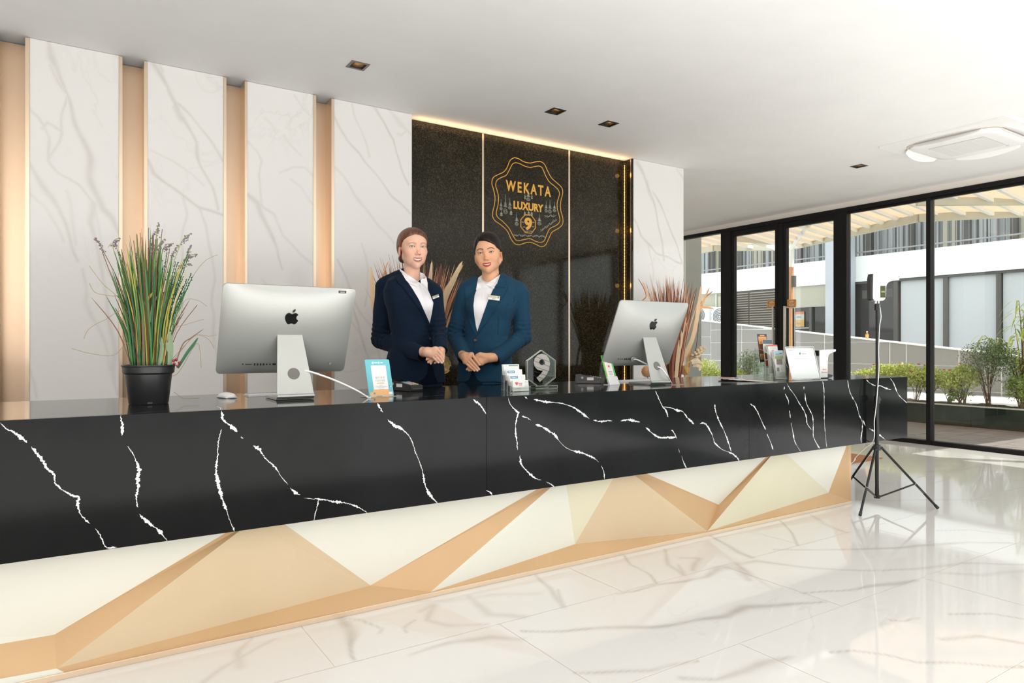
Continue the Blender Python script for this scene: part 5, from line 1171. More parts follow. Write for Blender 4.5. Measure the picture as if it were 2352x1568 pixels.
# ================================================================ ceiling fittings
M['lamp_warm'] = emit('lamp_warm', (1, .72, .38), 6)
M['reflector'] = mat('reflector', (.75, .38, .12), rough=.3, metal=.6)
M['fit_black'] = mat('fit_black', (.02, .014, .012), rough=.4); M['fit_bronze'] = mat('fit_bronze', (.16, .12, .10), rough=.4)
def downlight(x, y, lab, fm):
    t = thing('downlight', lab, 'ceiling light', (x, y, ZC), 0, 'square recessed downlights')
    mb = MB(); a, b = .056, .041
    for (p, q) in (((-a, -a), (a, -b)), ((-a, b), (a, a)), ((-a, -b), (-b, b)), ((b, -b), (a, b))): mb.box((p[0], p[1], -.004), (q[0], q[1], -.0003))
    mb.build('trim_ring', fm, t)
    mb = MB(); c = .030; z = .05
    for k in range(4):
        R = Matrix.Rotation(k*pi/2, 3, 'Z'); P = [R @ Vector(v) for v in ((-b, -b, -.002), (b, -b, -.002), (c, -c, z), (-c, -c, z))]; mb.add(P, [(0, 3, 2, 1)])
    mb.build('baffle', M['fit_black'], t)
    MB().box((-.0425, -.0425, .06), (.0425, .0425, .066)).build('housing', M['fit_black'], t)
    MB().lathe([(.036, .004), (.022, .020), (.0, .022)], 20).build('reflector', M['reflector'], t, True)
    MB().lathe([(.0, .006), (.019, .006), (.021, .011), (.0, .012)], 16).build('lamp', M['lamp_warm'], t)
    for k in (0, 1): 
        R = Matrix.Rotation(k*pi/2, 3, 'Z'); P = [R @ Vector(v) for v in ((-.034, -b+.003, .003), (.034, -b+.003, .003), (.030, -b+.008, .018), (-.030, -b+.008, .018))]; MB().add(P, [(0, 3, 2, 1), (0, 1, 2, 3)]).build('reflector_lip', M['reflector'], t)
downlight(*DL[0], 'bronze-rimmed square downlight, leftmost in the ceiling', M['fit_bronze'])
downlight(*DL[1], 'black-rimmed square downlight above the wall emblem', M['fit_black'])
downlight(*DL[2], 'black-rimmed square downlight just right of the emblem', M['fit_black'])
downlight(*DL[3], 'small far square downlight left of the air conditioner', M['fit_black'])

M['ac_white'] = mat('ac_white', (.86, .86, .85), rough=.35); M['ac_grey'] = mat('ac_grey', (.40, .40, .36), rough=.6); M['ac_shade'] = mat('ac_shade', (.60, .52, .46), rough=.6)
ac = thing('air_conditioner', 'white square ceiling cassette air conditioner with slatted centre grille', 'air conditioner', (5.75+.475, 2.685, ZC))
def rsq(h, r, n=6): return rrect(2*h, 2*h, r, n)
MB().prism(rsq(.475, .012), -.014, -.0005, 'z').build('frame_panel', M['ac_white'], ac)
# shadow gap ring, then the bulging centre
MB().prism(rsq(.355, .13, 8), -.0185, -.0141, 'z').build('gap_ring', M['ac_shade'], ac)
mb = MB(); L_ = [(.338, .125, -.0142), (.335, .124, -.030), (.32, .115, -.040), (.28, .09, -.044)]; V = []
for h_, r_, z_ in L_: V.append([(x, y, z_) for x, y in rsq(h_, r_, 8)])
n = len(V[0]); vs = [v for r_ in V for v in r_]; fs = [(j*n+i, (j+1)*n+i, (j+1)*n+(i+1) % n, j*n+(i+1) % n) for j in range(3) for i in range(n)] + [tuple(range(3*n, 4*n))[::-1]]
mb.add(vs, fs).build('centre_cover', M['ac_white'], ac, True, 40)
MB().prism(rsq(.205, .01), -.0452, -.044, 'z').build('grille_recess', M['ac_grey'], ac)
sl = None
for k in range(30):
    y = -.195+k*.0134
    if sl is None: sl = MB().box((-.0040, -.200, -.0475), (.0040, .200, -.0450)).build('grille_slat', M['ac_white'], ac); q = sl
    else: q = sl.copy(); COL.objects.link(q)
    q.location = (y, 0, 0)
for x in (-.205, -.1, 0, .1, .201): MB().box((-.200, x-.002, -.0478), (.203, x+.002, -.0475)).build('grille_rib', M['ac_white'], ac)
for k in range(4):
    mb = MB(); mb.M = Matrix.Rotation(k*pi/2, 4, 'Z')
    out = [(x, .365+.035*(1-(x/.26)**2)) for x in np.linspace(-.24, .24, 13)]
    inn = [(x, .345-.0*x) for x in np.linspace(.25, -.25, 5)]
    P = [(x, y, -.024-.045*(y-.345)/.055*(1 if k in (1, 3) else 1)) for x, y in out]+[(x, y, -.020) for x, y in inn]
    m_ = len(P); mb.add([(x, y, z) for x, y, z in P]+[(x, y, z+.004) for x, y, z in P], [tuple(range(m_)), tuple(range(2*m_-1, m_-1, -1))]+[(i, i+m_, (i+1) % m_+m_, (i+1) % m_) for i in range(m_)])
    mb.build('louvre_flap', M['ac_white'], ac)
MB().box((.225, -.21, -.0455), (.235, -.19, -.044)).build('badge', M['ac_grey'], ac)

# ================================================================ doors: handles and PUSH stickers
M['sticker_orange'] = mat('sticker_orange', (.70, .27, .02), rough=.4); M['sticker_cream'] = mat('sticker_cream', (.80, .70, .45), rough=.4)
def handle(px, ztop_px, lab):
    y = onx(px, 700, XW)[1]; zt_ = onx(px, ztop_px, XW)[2]
    for s in (-1, 1):
        mb = MB(); r = .013; x = XW+s*.095
        mb.box((x-r, y-r, .62), (x+r, y+r, zt_), .002); mb.box((min(x, XW), y-.010, zt_-.025), (max(x, XW), y+.010, zt_-.002), .002); mb.box((min(x, XW), y-.010, .622), (max(x, XW), y+.010, .645), .002)
        o = mb.build('door_handle', M['steel'], ds)
handle(1786.5, 704, ''); handle(1813, 703, '')
for (a, b, t_, bo, lab) in ((1762, 1783, 690, 707, 'orange PUSH sticker in two scripts on the left door leaf'), (1808, 1829, 688, 705, 'orange PUSH sticker in two scripts on the right door leaf')):
    A, B = onx(a, t_, XW-.008), onx(b, bo, XW-.008); yc, zc_ = (A.y+B.y)/2, (A.z+B.z)/2; w, h = abs(A.y-B.y), abs(A.z-B.z)
    t = thing('door_sticker', lab, 'sign', (XW-.0085, yc, zc_), -pi/2)
    MB().prism(rrect(w, h, .012), -.0012, -.0004).build('border', M['sticker_cream'], t)
    MB().prism(rrect(w*.93, h*.93, .010), -.0018, -.0012).build('face', M['sticker_orange'], t)
    MB().box((-w*.46, -.0021, -.0015), (w*.46, -.0018, .0015)).build('divider_line', M['sticker_cream'], t)
    text_mesh('lettering', 'ผลัก', h*.36, M['paper'], t, .0002, Matrix.Translation((0, -.0022, h*.22)), bold=.012); text_mesh('lettering', 'PUSH', h*.33, M['paper'], t, .0002, Matrix.Translation((0, -.0022, -h*.23)), bold=.012)
# door mat
mt_ = thing('door_mat', 'orange-brown door mat on the marble floor near the glass doors', 'mat', (5.85, 4.05, 0)); MB().box((-.54, -.58, .0004), (.54, .62, .010), .003).build('mat', noisy('mat_brown', (.42, .17, .08), (.52, .24, .12), 60, .9), mt_)

# ================================================================ forehead thermometer on its tripod
TC = Vector((4.464, 2.4615, 0))
tr = thing('tripod_stand', 'thin black tripod floor stand in front of the counter end', 'tripod', TC)
k_ = M['frame_black']; M['rod_black'] = mat('rod_black', (.018, .018, .018), rough=.25, metal=.4)
zz_ = lambda py: CAMZ+(PHY-py)*(TC.x*_fx+TC.y*_fy)/FOC
zhub, zlow, zcol, ztop_ = .392, .062, zz_(918), zz_(700)
MB().tube([(0, 0, zlow), (0, 0, zcol)], .0125, 14).build('lower_pole', M['rod_black'], tr, True, 40)
MB().tube([(0, 0, zcol), (0, 0, ztop_)], .0088, 12).build('upper_pole', M['rod_black'], tr, True, 40)
mb = MB(); mb.tube([(0, 0, zcol-.022), (0, 0, zcol+.025)], .0185, 14); mb.box((.012, -.006, zcol-.005), (.040, .006, zcol+.010), .002); mb.build('clamp_collar', M['black_plastic'], tr)
mb = MB(); mb.tube([(0, 0, ztop_-.035), (0, 0, ztop_+.008)], .0155, 14); mb.box((.010, -.005, ztop_-.02), (.032, .005, ztop_-.004), .002); mb.tube([(.026, 0, ztop_-.012), (.036, 0, ztop_-.012)], .010, 10); mb.build('clamp_collar', M['black_plastic'], tr)
mb = MB(); mb.tube([(0, 0, zhub-.022), (0, 0, zhub+.014)], .022, 14)
feet = [Vector((-.305, -.075, 0)), Vector((.224, -.225, 0)), Vector((.092, .300, 0))]
scale_ = [1.13, 1.13, 1.05]
for f in feet: d = f.normalized(); mb.box((0, 0, 0), (0, 0, 0)) if False else None; mb.tube([d*.016+Vector((0, 0, zhub-.008)), d*.034+Vector((0, 0, zhub-.008))], .010, 8)
mb.build('hub', M['black_plastic'], tr)
MB().tube([(0, 0, zlow-.006), (0, 0, zlow+.014)], .019, 12).build('lower_hub', M['black_plastic'], tr)
for f, s_ in zip(feet, scale_):
    d = f.normalized(); a = d*.032+Vector((0, 0, zhub-.010)); b = f*s_+Vector((0, 0, .010))
    lg = MB().tube([a, b], .0078, 8).build('leg', M['rod_black'], tr, True, 40)
    MB().tube([b-(b-a).normalized()*.02, b+(b-a).normalized()*.004], .0100, 8).build('rubber_foot', M['black_plastic'], lg)
    q = a.lerp(b, .60); MB().tube([d*.016+Vector((0, 0, zlow+.004)), q], .0055, 6).build('brace', M['rod_black'], tr, True, 40); MB().ball(q, .008, 8, 6).build('rivet', M['steel'], tr)
# the device: body and forward nozzle in one plane facing the camera
th_ = thing('forehead_thermometer', 'white gun-shaped forehead thermometer with green display on the tripod top', 'thermometer', (TC.x, TC.y, ztop_+.02), YAW-pi/2)
pxm = (TC.x*_fx+TC.y*_fy)/FOC
def dv(px, py): return ((px-2016)*pxm, zz_(py)-ztop_-.02)
body = [dv(*p) for p in ((2003,630),(2010,628),(2030,628.5),(2050,630),(2060,630),(2062.5,633),(2062,643),(2058,644),(2048,645),(2038,649),(2033,657),(2032,672),(2031,684),(2026,690),(2010,691),(2004,688),(2002,680))]
mb = MB(); P = [(q.x, q.z) for q in catmull([(x, 0, z) for x, z in body+[body[0]]], 3)[:-1]]; mb.prism(P, -.024, .024); mb.build('casing', M['white_gloss'], th_)
mb = MB(); P = [dv(*p) for p in ((1999,629.5),(2003.5,629.5),(2002,682),(2004.5,690),(2000,690),(1997,686),(1997,640))]; mb.prism(P, -.021, .021); mb.build('wall_plate', M['black_plastic'], th_)
M['lcd'] = emit('lcd', (.19, .21, .04), .45)
x0, z0 = dv(2019, 684); x1, z1 = dv(2031, 657)
MB().box((x0, -.0255, z0), (x1, -.0238, z1), .0006).build('display', M['lcd'], th_)
text_mesh('digits', '888', .016, mat('lcd_pale', (.55, .60, .45), rough=.4), th_, .0002, Matrix.Translation(((x0+x1)/2, -.026, (z0+z1)/2)))
for py in (666, 675): x, z = dv(2013, py); o = MB().lathe([(.0022, 0), (.0022, .0008)], 8).build('button', M['ink_soft'], th_); o.data.transform(Matrix.Translation((x, -.024, z)) @ Matrix.Rotation(pi/2, 4, 'X'))
x, z = dv(2060.5, 636); MB().box((x, -.0245, z-.004), (x+.004, -.0238, z+.004)).build('sensor_window', M['ink'], th_)
MB().tube([(dv(2013, 691)[0], 0, dv(2013, 691)[1]-.022), (dv(2013, 691)[0], 0, dv(2013, 690)[1])], .007, 10).build('mount_peg', M['white_plastic'], th_)
MB().tube([(dv(2020, 697)[0], 0, dv(2020, 697)[1]), (dv(2020, 689)[0], 0, dv(2020, 689)[1])], .005, 8).build('plug', M['white_plastic'], th_)
dpp = lambda px, py, off=0: (lambda d, tt: Vector((d[0]*tt, d[1]*tt, CAMZ+d[2]*tt)))(ray(px, py), TC.x*_fx+TC.y*_fy+off)
pts = [dpp(2020, 698), dpp(2022, 712), dpp(2023.5, 728, -.01), dpp(2020.5, 748, -.02), dpp(2019, 775, -.022), dpp(2018, 805, -.022), dpp(2018.5, 850, -.020), dpp(2014, 915, -.030), dpp(2011, 945, -.028), dpp(2008, 970, -.02), dpp(2008.5, 1000, -.02), dpp(2003, 1016, .03), dpp(1985, 1030, .12), dpp(1965, 1050, .2), dpp(1955, 1064, .3)]
pts += [Vector((4.62, 2.98, .006)), Vector((4.60, 3.3, .005))]
cable('usb_cable', 'white cable hanging beside the tripod pole down to the floor', pts, .0028, M['white_gloss'])

# ================================================================ dried bouquets in floor vases
cl_ = [('leaf_rust', (.58, .23, .10)), ('leaf_plum', (.16, .055, .04)), ('leaf_ochre', (.82, .46, .23)), ('leaf_straw', (.78, .56, .34)), ('leaf_cream', (.82, .66, .44)), ('leaf_maroon', (.30, .08, .045))]
for n_, c_ in cl_: M[n_] = noisy(n_, tuple(v*.8 for v in c_), tuple(min(1, v*1.15) for v in c_), 14, .6, stretch=(1, 1, .2))
def bouquet(name, lab, base, vh, ztop, seeds, n, spread, wild):
    t = thing(name, lab, 'dried flowers', base); r = np.random.default_rng(seeds)
    MB().lathe([(.10, .0005), (.13, .01), (.15, vh*.35), (.13, vh*.75), (.10, vh-.02), (.11, vh), (.10, vh), (.09, vh-.03)], 32).build('vase', mat('vase_clay', (.45, .34, .25), rough=.6), t, True)
    for k in range(n):
        a = r.uniform(0, 2*pi); s = r.uniform(.05, 1)**.6; dx, dy = math.cos(a)*s, math.sin(a)*s*.55
        H = ztop-.16*r.uniform(0, 1)-.07*s*s
        b = Vector((dx*.05, dy*.05, vh-.12)); tip = Vector((dx*spread, dy*spread, H)); c = b.lerp(tip, .5)+Vector((-dx*.05, 0, .02)); bend = Vector((r.normal(0, .02), r.normal(0, .02), 0))
        P = catmull([b, c, tip+bend], 4); m_ = ('leaf_rust', 'leaf_plum', 'leaf_ochre', 'leaf_straw', 'leaf_maroon', 'leaf_rust', 'leaf_plum', 'leaf_maroon')[r.integers(8)]
        w = r.uniform(.008, .022); nr = Vector((r.normal(0, .5), -1, 0)); vs = []; fs = []
        for i, p in enumerate(P):
            f = i/(len(P)-1); ww = w*(.25+.75*math.sin(pi*min(1, f*.62+.25)))*(1 if f < .75 else max(.02, (1-f)/.25)); tg = (P[min(i+1, len(P)-1)]-P[max(i-1, 0)]).normalized(); sd = tg.cross(nr).normalized(); u = sd.cross(tg)
            vs += [p-sd*ww/2, p+u*ww*.18, p+sd*ww/2]
        for i in range(len(P)-1): q = 3*i; fs += [(q, q+1, q+4, q+3), (q+1, q+2, q+5, q+4)]
        mk('leaf', vs, fs, M[m_], t)
    thin = MB()
    for k in range(16):
        a = r.uniform(-1, 1); b = Vector((a*.04, r.uniform(-.03, .03), vh)); H = ztop+r.uniform(-.18, .02); tip = Vector((a*spread*.9, r.uniform(-.08, .08), H)); thin.tube(catmull([b, b.lerp(tip, .6)+Vector((0, 0, .02)), tip+Vector((r.normal(0, .04), 0, -.02))], 4), .0008, 4)
    tag(thin.build('twig', M['leaf_maroon'], t), kind='stuff')
    for (pp, w, m_) in wild:
        P = catmull([Vector(ony(a, b, base[1]+dy_))-Vector(base) for a, b, dy_ in pp], 4); nn = len(P); vs = []; fs = []
        for i, p in enumerate(P):
            f = i/(nn-1); ww = w*(math.sin(pi*min(1, f*.75+.2))**.7 if f < .95 else .05); tg = (P[min(i+1, nn-1)]-P[max(i-1, 0)]).normalized(); sd = tg.cross(Vector((0, -1, 0))).normalized(); vs += [p-sd*ww/2, p+Vector((0, -.004, 0)), p+sd*ww/2]
        for i in range(nn-1): q = 3*i; fs += [(q, q+1, q+4, q+3), (q+1, q+2, q+5, q+4)]
        mk('leaf', vs, fs, M[m_], t)
    return t
def pball(t, px, py, y, r_, base, mt='leaf_ochre'):
    c = ony(px, py, y)-Vector(base); mb = MB(); mb.ball(c, r_*.88, 14, 10); g = 140
    for k in range(g):
        z = 1-2*(k+.5)/g; q = math.sqrt(1-z*z); ph = k*2.39996; d = Vector((q*math.cos(ph), q*math.sin(ph), z)); mb.tube([c+d*r_*.8, c+d*r_], [.004, .0022], 4)
    mb.build('pincushion_flower', M[mt], t); b = Vector((c.x*.3, c.y*.3, .5)); MB().tube([b, c-Vector((0, 0, r_*.9))], .003, 5).build('flower_stem', M['g5'], t)
Y2 = 4.13; b2 = (ony(1545, 800, Y2).x, Y2, 0); zt2 = ony(1545, 625, Y2).z
wild2 = [([(1545,868,-.05),(1590,780,-.05),(1605,700,-.05),(1611,655,-.05)], .05, 'leaf_straw'), ([(1575,865,0),(1592,760,0),(1612,700,0),(1630,660,0)], .035, 'leaf_ochre'), ([(1580,860,.03),(1596,740,.03),(1615,690,.03),(1638,668,.03)], .02, 'leaf_rust'),
    ([(1592,712,-.02),(1610,706,-.02),(1625,706,-.02),(1640,709,-.02)], .022, 'leaf_ochre'), ([(1553,868,-.09),(1560,800,-.09),(1575,740,-.09),(1586,690,-.09)], .05, 'leaf_straw'), ([(1562,868,-.06),(1572,790,-.06),(1590,700,-.06),(1600,660,-.06)], .035, 'leaf_plum'),
    ([(1545,868,-.1),(1548,820,-.1),(1565,740,-.1),(1578,700,-.1)], .03, 'leaf_maroon'), ([(1590,840,.02),(1600,790,.02),(1604,740,.02),(1603,690,.02)], .006, 'leaf_plum'), ([(1475,690,.0),(1484,680,0),(1478,660,0),(1466,640,0)], .012, 'leaf_rust'), ([(1495,690,0),(1488,675,0),(1480,655,0),(1476,648,0)], .02, 'leaf_straw')]
bq2 = bouquet('dried_bouquet', 'tall dried leaf bouquet before the right marble pier, behind the second computer', b2, .62, zt2, 5, 170, .27, wild2)
pball(bq2, 1487, 853, Y2-.05, .050, b2); pball(bq2, 1573, 850, Y2-.05, .044, b2)
# pale torch ginger flower
mb = MB(); c0 = ony(1593, 822, Y2-.05)-Vector(b2); c1_ = ony(1615, 798, Y2-.05)-Vector(b2); ax = (c1_-c0)
for k in range(26):
    f = k/25; a = k*2.4; c = c0+ax*f; rr = .036*(1-f*.55); d = Vector((math.cos(a), math.sin(a), .0)); s1 = ax.normalized().cross(Vector((0, 1, 0))).normalized(); off = s1*math.cos(a)*rr+Vector((0, 1, 0))*math.sin(a)*rr
    mb.ball(c+off*.8, (.017, .015, .013), 8, 6)
mb.build('ginger_flower', M['leaf_cream'], bq2, True)
for (pp, w) in (([(1590,838,-.08),(1600,836,-.08),(1608,842,-.08),(1606,852,-.08)], .05), ([(1588,832,-.09),(1602,828,-.09),(1612,834,-.09)], .045), ([(1580,858,-.09),(1574,845,-.09),(1578,835,-.09),(1588,828,-.09)], .02)):
    P = catmull([Vector(ony(a, b, Y2+d))-Vector(b2) for a, b, d in pp], 4); v, f = strap(P, w, Vector((0, -1, .3))); mk('petal', v, f, M['leaf_cream'] if w > .03 else M['g4'], bq2)
Y1 = 4.05; b1 = (ony(957, 800, Y1).x, Y1, 0); zt1 = ony(960, 590, Y1).z
wild1 = [([(882,800,-.1),(862,720,-.1),(855,660,-.1),(852,612,-.1)], .035, 'leaf_straw'), ([(1012,760,-.12),(1020,690,-.12),(1040,645,-.12),(1062,600,-.12)], .045, 'leaf_straw'), ([(1005,760,-.1),(1012,690,-.1),(1035,650,-.1),(1064,608,-.1)], .03, 'leaf_ochre'), ([(985,720,-.1),(982,680,-.1),(988,640,-.1),(992,600,-.1)], .03, 'leaf_cream'), ([(1000,745,-.1),(1000,700,-.1),(1006,650,-.1),(1014,605,-.1)], .035, 'leaf_plum'),
    ([(880,690,0),(878,650,0),(884,620,0),(892,600,0)], .012, 'leaf_ochre'), ([(1018,750,-.1),(1022,700,-.1),(1030,655,-.1),(1032,620,-.1)], .02, 'leaf_plum')]
bq1 = bouquet('dried_bouquet', 'wide dried leaf bouquet behind the shoulders of the left receptionist', b1, .62, zt1+.02, 9, 210, .33, wild1)
c = ony(1016, 838, Y1-.1)-Vector(b1); mb = MB()
for k in range(12):
    a = k*2.4; rr = .010+.0022*k; p = c+Vector((math.cos(a)*rr, -.01, math.sin(a)*rr)); tdir = Vector((-math.sin(a), 0, math.cos(a)))*.026; od = Vector((math.cos(a), -.5, math.sin(a)))*.020
    mb.add([p-tdir*.7, p+od-tdir, p+od*1.25, p+od+tdir, p+tdir*.7], [(0, 1, 2, 3, 4)])
mb.ball(c, .022, 10, 8)
mb.build('paper_rose', noisy('rose_gold', (.75, .48, .16), (.85, .62, .28), 20, .6), bq1)
# ================================================================ people: signed-distance modelling
from mathutils.geometry import delaunay_2d_cdt
class Field:
    def __init__(s, lo, hi, h):
        s.lo = np.array(lo, float); s.h = h; n = np.ceil((np.array(hi)-s.lo)/h).astype(int)+1; s.n = n
        s.ax = [s.lo[i]+h*np.arange(n[i]) for i in range(3)]; s.d = np.full(tuple(n), .05, 'f4')
    def sub(s, lo, hi):
        sl = []
        for i in range(3):
            a = max(0, int((lo[i]-s.lo[i])/s.h)); b = min(s.n[i], int((hi[i]-s.lo[i])/s.h)+2)
            if b <= a: return None, None
            sl.append(slice(a, b))
        X, Y, Z = np.meshgrid(s.ax[0][sl[0]], s.ax[1][sl[1]], s.ax[2][sl[2]], indexing='ij', sparse=True)
        return tuple(sl), (X, Y, Z)
    def put(s, f, lo, hi, k=.01, mode='add'):
        m = .02+k; sl, P = s.sub(np.array(lo)-m, np.array(hi)+m)
        if sl is None: return
        e = f(*P).astype('f4'); d = s.d[sl]
        if mode == 'sub': e = -e; h = np.clip(.5+.5*(e-d)/k, 0, 1); s.d[sl] = d*(1-h)+e*h+k*h*(1-h)
        else: h = np.clip(.5+.5*(d-e)/k, 0, 1); s.d[sl] = d*(1-h)+e*h-k*h*(1-h)
    def ell(s, c, r, k=.01, mode='add', rot=None):
        c = np.array(c, float); r = np.array(r, float)*np.ones(3)
        def f(X, Y, Z):
            x, y, z = X-c[0], Y-c[1], Z-c[2]
            if rot is not None: x, y, z = (rot[0][0]*x+rot[1][0]*y+rot[2][0]*z, rot[0][1]*x+rot[1][1]*y+rot[2][1]*z, rot[0][2]*x+rot[1][2]*y+rot[2][2]*z)
            q = np.sqrt((x/r[0])**2+(y/r[1])**2+(z/r[2])**2); g = np.sqrt((x/r[0]**2)**2+(y/r[1]**2)**2+(z/r[2]**2)**2)+1e-6
            return q*(q-1)/g
        R = max(r); s.put(f, c-R, c+R, k, mode)
    def cone(s, a, b, ra, rb, k=.01, mode='add', flat=None, cut=None):
        a = np.array(a, float); b = np.array(b, float); ab = b-a; L = ab@ab+1e-12
        def f(X, Y, Z):
            x, y, z = X-a[0], Y-a[1], Z-a[2]; t = np.clip((x*ab[0]+y*ab[1]+z*ab[2])/L, 0, 1)
            d = np.sqrt((x-ab[0]*t)**2+(y-ab[1]*t)**2+(z-ab[2]*t)**2)-(ra+(rb-ra)*t)
            if cut is not None: n = ab/math.sqrt(L); d = np.maximum(d, (x-ab[0])*n[0]+(y-ab[1])*n[1]+(z-ab[2])*n[2]-cut)
            return d
        R = max(ra, rb); s.put(f, np.minimum(a, b)-R, np.maximum(a, b)+R, k, mode)
    def chain(s, pts, rs, k=.01, mode='add'):
        for i in range(len(pts)-1): s.cone(pts[i], pts[i+1], rs[i], rs[i+1], k, mode)
    def loft(s, secs, phi, k=.02, p=2.3):
        """secs: (z, cx, cy, a, b); ellipse sections turned by phi"""
        S_ = np.array(secs); c, sn = math.cos(phi), math.sin(phi)
        def f(X, Y, Z):
            g = [np.interp(Z, S_[:, 0], S_[:, i]) for i in range(1, 5)]; x, y = X-g[0], Y-g[1]; u = c*x+sn*y; v = -sn*x+c*y
            q = (np.abs(u/g[2])**p+np.abs(v/g[3])**p)**(1/p); return np.maximum((q-1)*np.minimum(g[2], g[3]), np.maximum(S_[0, 0]-Z, Z-S_[-1, 0]))
        R = max(S_[:, 3].max(), S_[:, 4].max()); s.put(f, (S_[:, 1].min()-R, S_[:, 2].min()-R, S_[0, 0]), (S_[:, 1].max()+R, S_[:, 2].max()+R, S_[-1, 0]), k)
    def mesh(s, relax=1):
        """surface nets"""
        d = s.d; sg = d < 0; nx, ny, nz = d.shape
        c = np.zeros((nx-1, ny-1, nz-1), 'i1')
        for i in (0, 1):
            for j in (0, 1):
                for k in (0, 1): c += sg[i:nx-1+i, j:ny-1+j, k:nz-1+k]
        act = (c > 0) & (c < 8); idx = np.argwhere(act); ids = np.full(act.shape, -1, 'i4'); ids[act] = np.arange(len(idx))
        acc = np.zeros((len(idx), 3)); cnt = np.zeros(len(idx)); I, J, K = idx.T
        cr = [(i, j, k) for i in (0, 1) for j in (0, 1) for k in (0, 1)]
        for a in cr:
            for ax in range(3):
                if a[ax]: continue
                b = list(a); b[ax] = 1; da = d[I+a[0], J+a[1], K+a[2]]; db = d[I+b[0], J+b[1], K+b[2]]; m = (da < 0) != (db < 0)
                t = np.where(m, da/(np.where(m, da-db, 1)), 0); p = np.zeros((len(idx), 3)); p += a; p[:, ax] = t
                acc[m] += p[m]; cnt[m] += 1
        V = (idx+acc/cnt[:, None])*s.h+s.lo; F = []
        for ax in range(3):
            sl0 = [slice(1, -1)]*3; sl0[ax] = slice(0, -1); sl1 = list(sl0); sl1[ax] = slice(1, None)
            A, B = sg[tuple(sl0)], sg[tuple(sl1)]; e = np.argwhere(A != B); off = np.array([1, 1, 1]); off[ax] = 0; e = e+off
            u, v = [(1, 2), (2, 0), (0, 1)][ax]; q = []
            for (du, dv) in ((-1, -1), (0, -1), (0, 0), (-1, 0)): w = e.copy(); w[:, u] += du; w[:, v] += dv; q.append(ids[w[:, 0], w[:, 1], w[:, 2]])
            q = np.stack(q, 1); flip = ~sg[e[:, 0], e[:, 1], e[:, 2]]; q[flip] = q[flip][:, ::-1]; F.append(q)
        F = np.concatenate(F); F = F[(F >= 0).all(1)]
        for _ in range(relax):      # light smoothing
            S2 = np.zeros_like(V); n2 = np.zeros(len(V))
            for a in range(4): np.add.at(S2, F[:, a], V[F[:, (a+1) % 4]]+V[F[:, a-1]]); np.add.at(n2, F[:, a], 2)
            V = V*.5+(S2/np.maximum(n2, 1)[:, None])*.5
        return V, F
def fast_mesh(name, V, F, mt, parent=None, col=None):
    me = bpy.data.meshes.new(name); me.vertices.add(len(V)); me.vertices.foreach_set('co', np.asarray(V, 'f4').ravel())
    F = np.asarray(F); me.loops.add(F.size); me.polygons.add(len(F)); me.loops.foreach_set('vertex_index', F.astype('i4').ravel())
    me.polygons.foreach_set('loop_start', np.arange(len(F), dtype='i4')*F.shape[1]); me.update(calc_edges=True); me.validate()
    me.polygons.foreach_set('use_smooth', np.ones(len(me.polygons), bool))
    if col is not None:
        a = me.attributes.new('tint', 'FLOAT_COLOR', 'POINT'); a.data.foreach_set('color', np.concatenate([col, np.ones((len(col), 1))], 1).astype('f4').ravel())
    me.materials.append(mt); o = bpy.data.objects.new(name, me); COL.objects.link(o)
    if parent: o.parent = parent
    return o
def tinted(name, rough, sss=0, spec=.4, **k):
    m = bpy.data.materials.new(name); nt, b = nt_of(m); setp(b, rough=rough, spec=spec, **k); a = N(nt, 'Attribute', attribute_name='tint'); nt.links.new(a.outputs['Color'], b.inputs['Base Color'])
    if sss: setp(b, sss=sss); b.inputs['Subsurface Radius'].default_value = (.012, .005, .003); b.inputs['Subsurface Scale'].default_value = .35
    return m
M['skin'] = tinted('skin', .42, .12)
M['eye'] = tinted('eye', .12, 0, .6)
def rotm(yaw=0, roll=0, pitch=0):
    return np.array(Matrix.Rotation(yaw, 3, 'Z') @ Matrix.Rotation(roll, 3, 'Y') @ Matrix.Rotation(pitch, 3, 'X'))
def dist_poly(V, pts):
    best = np.full(len(V), 9.); P = np.array(pts, float)
    for i in range(len(P)-1):
        a, b = P[i], P[i+1]; ab = b-a; t = np.clip(((V-a)@ab)/(ab@ab), 0, 1); best = np.minimum(best, np.linalg.norm(V-(a+t[:, None]*ab), axis=1))
    return best
sm = lambda d, a, b: np.clip((b-d)/(b-a), 0, 1)

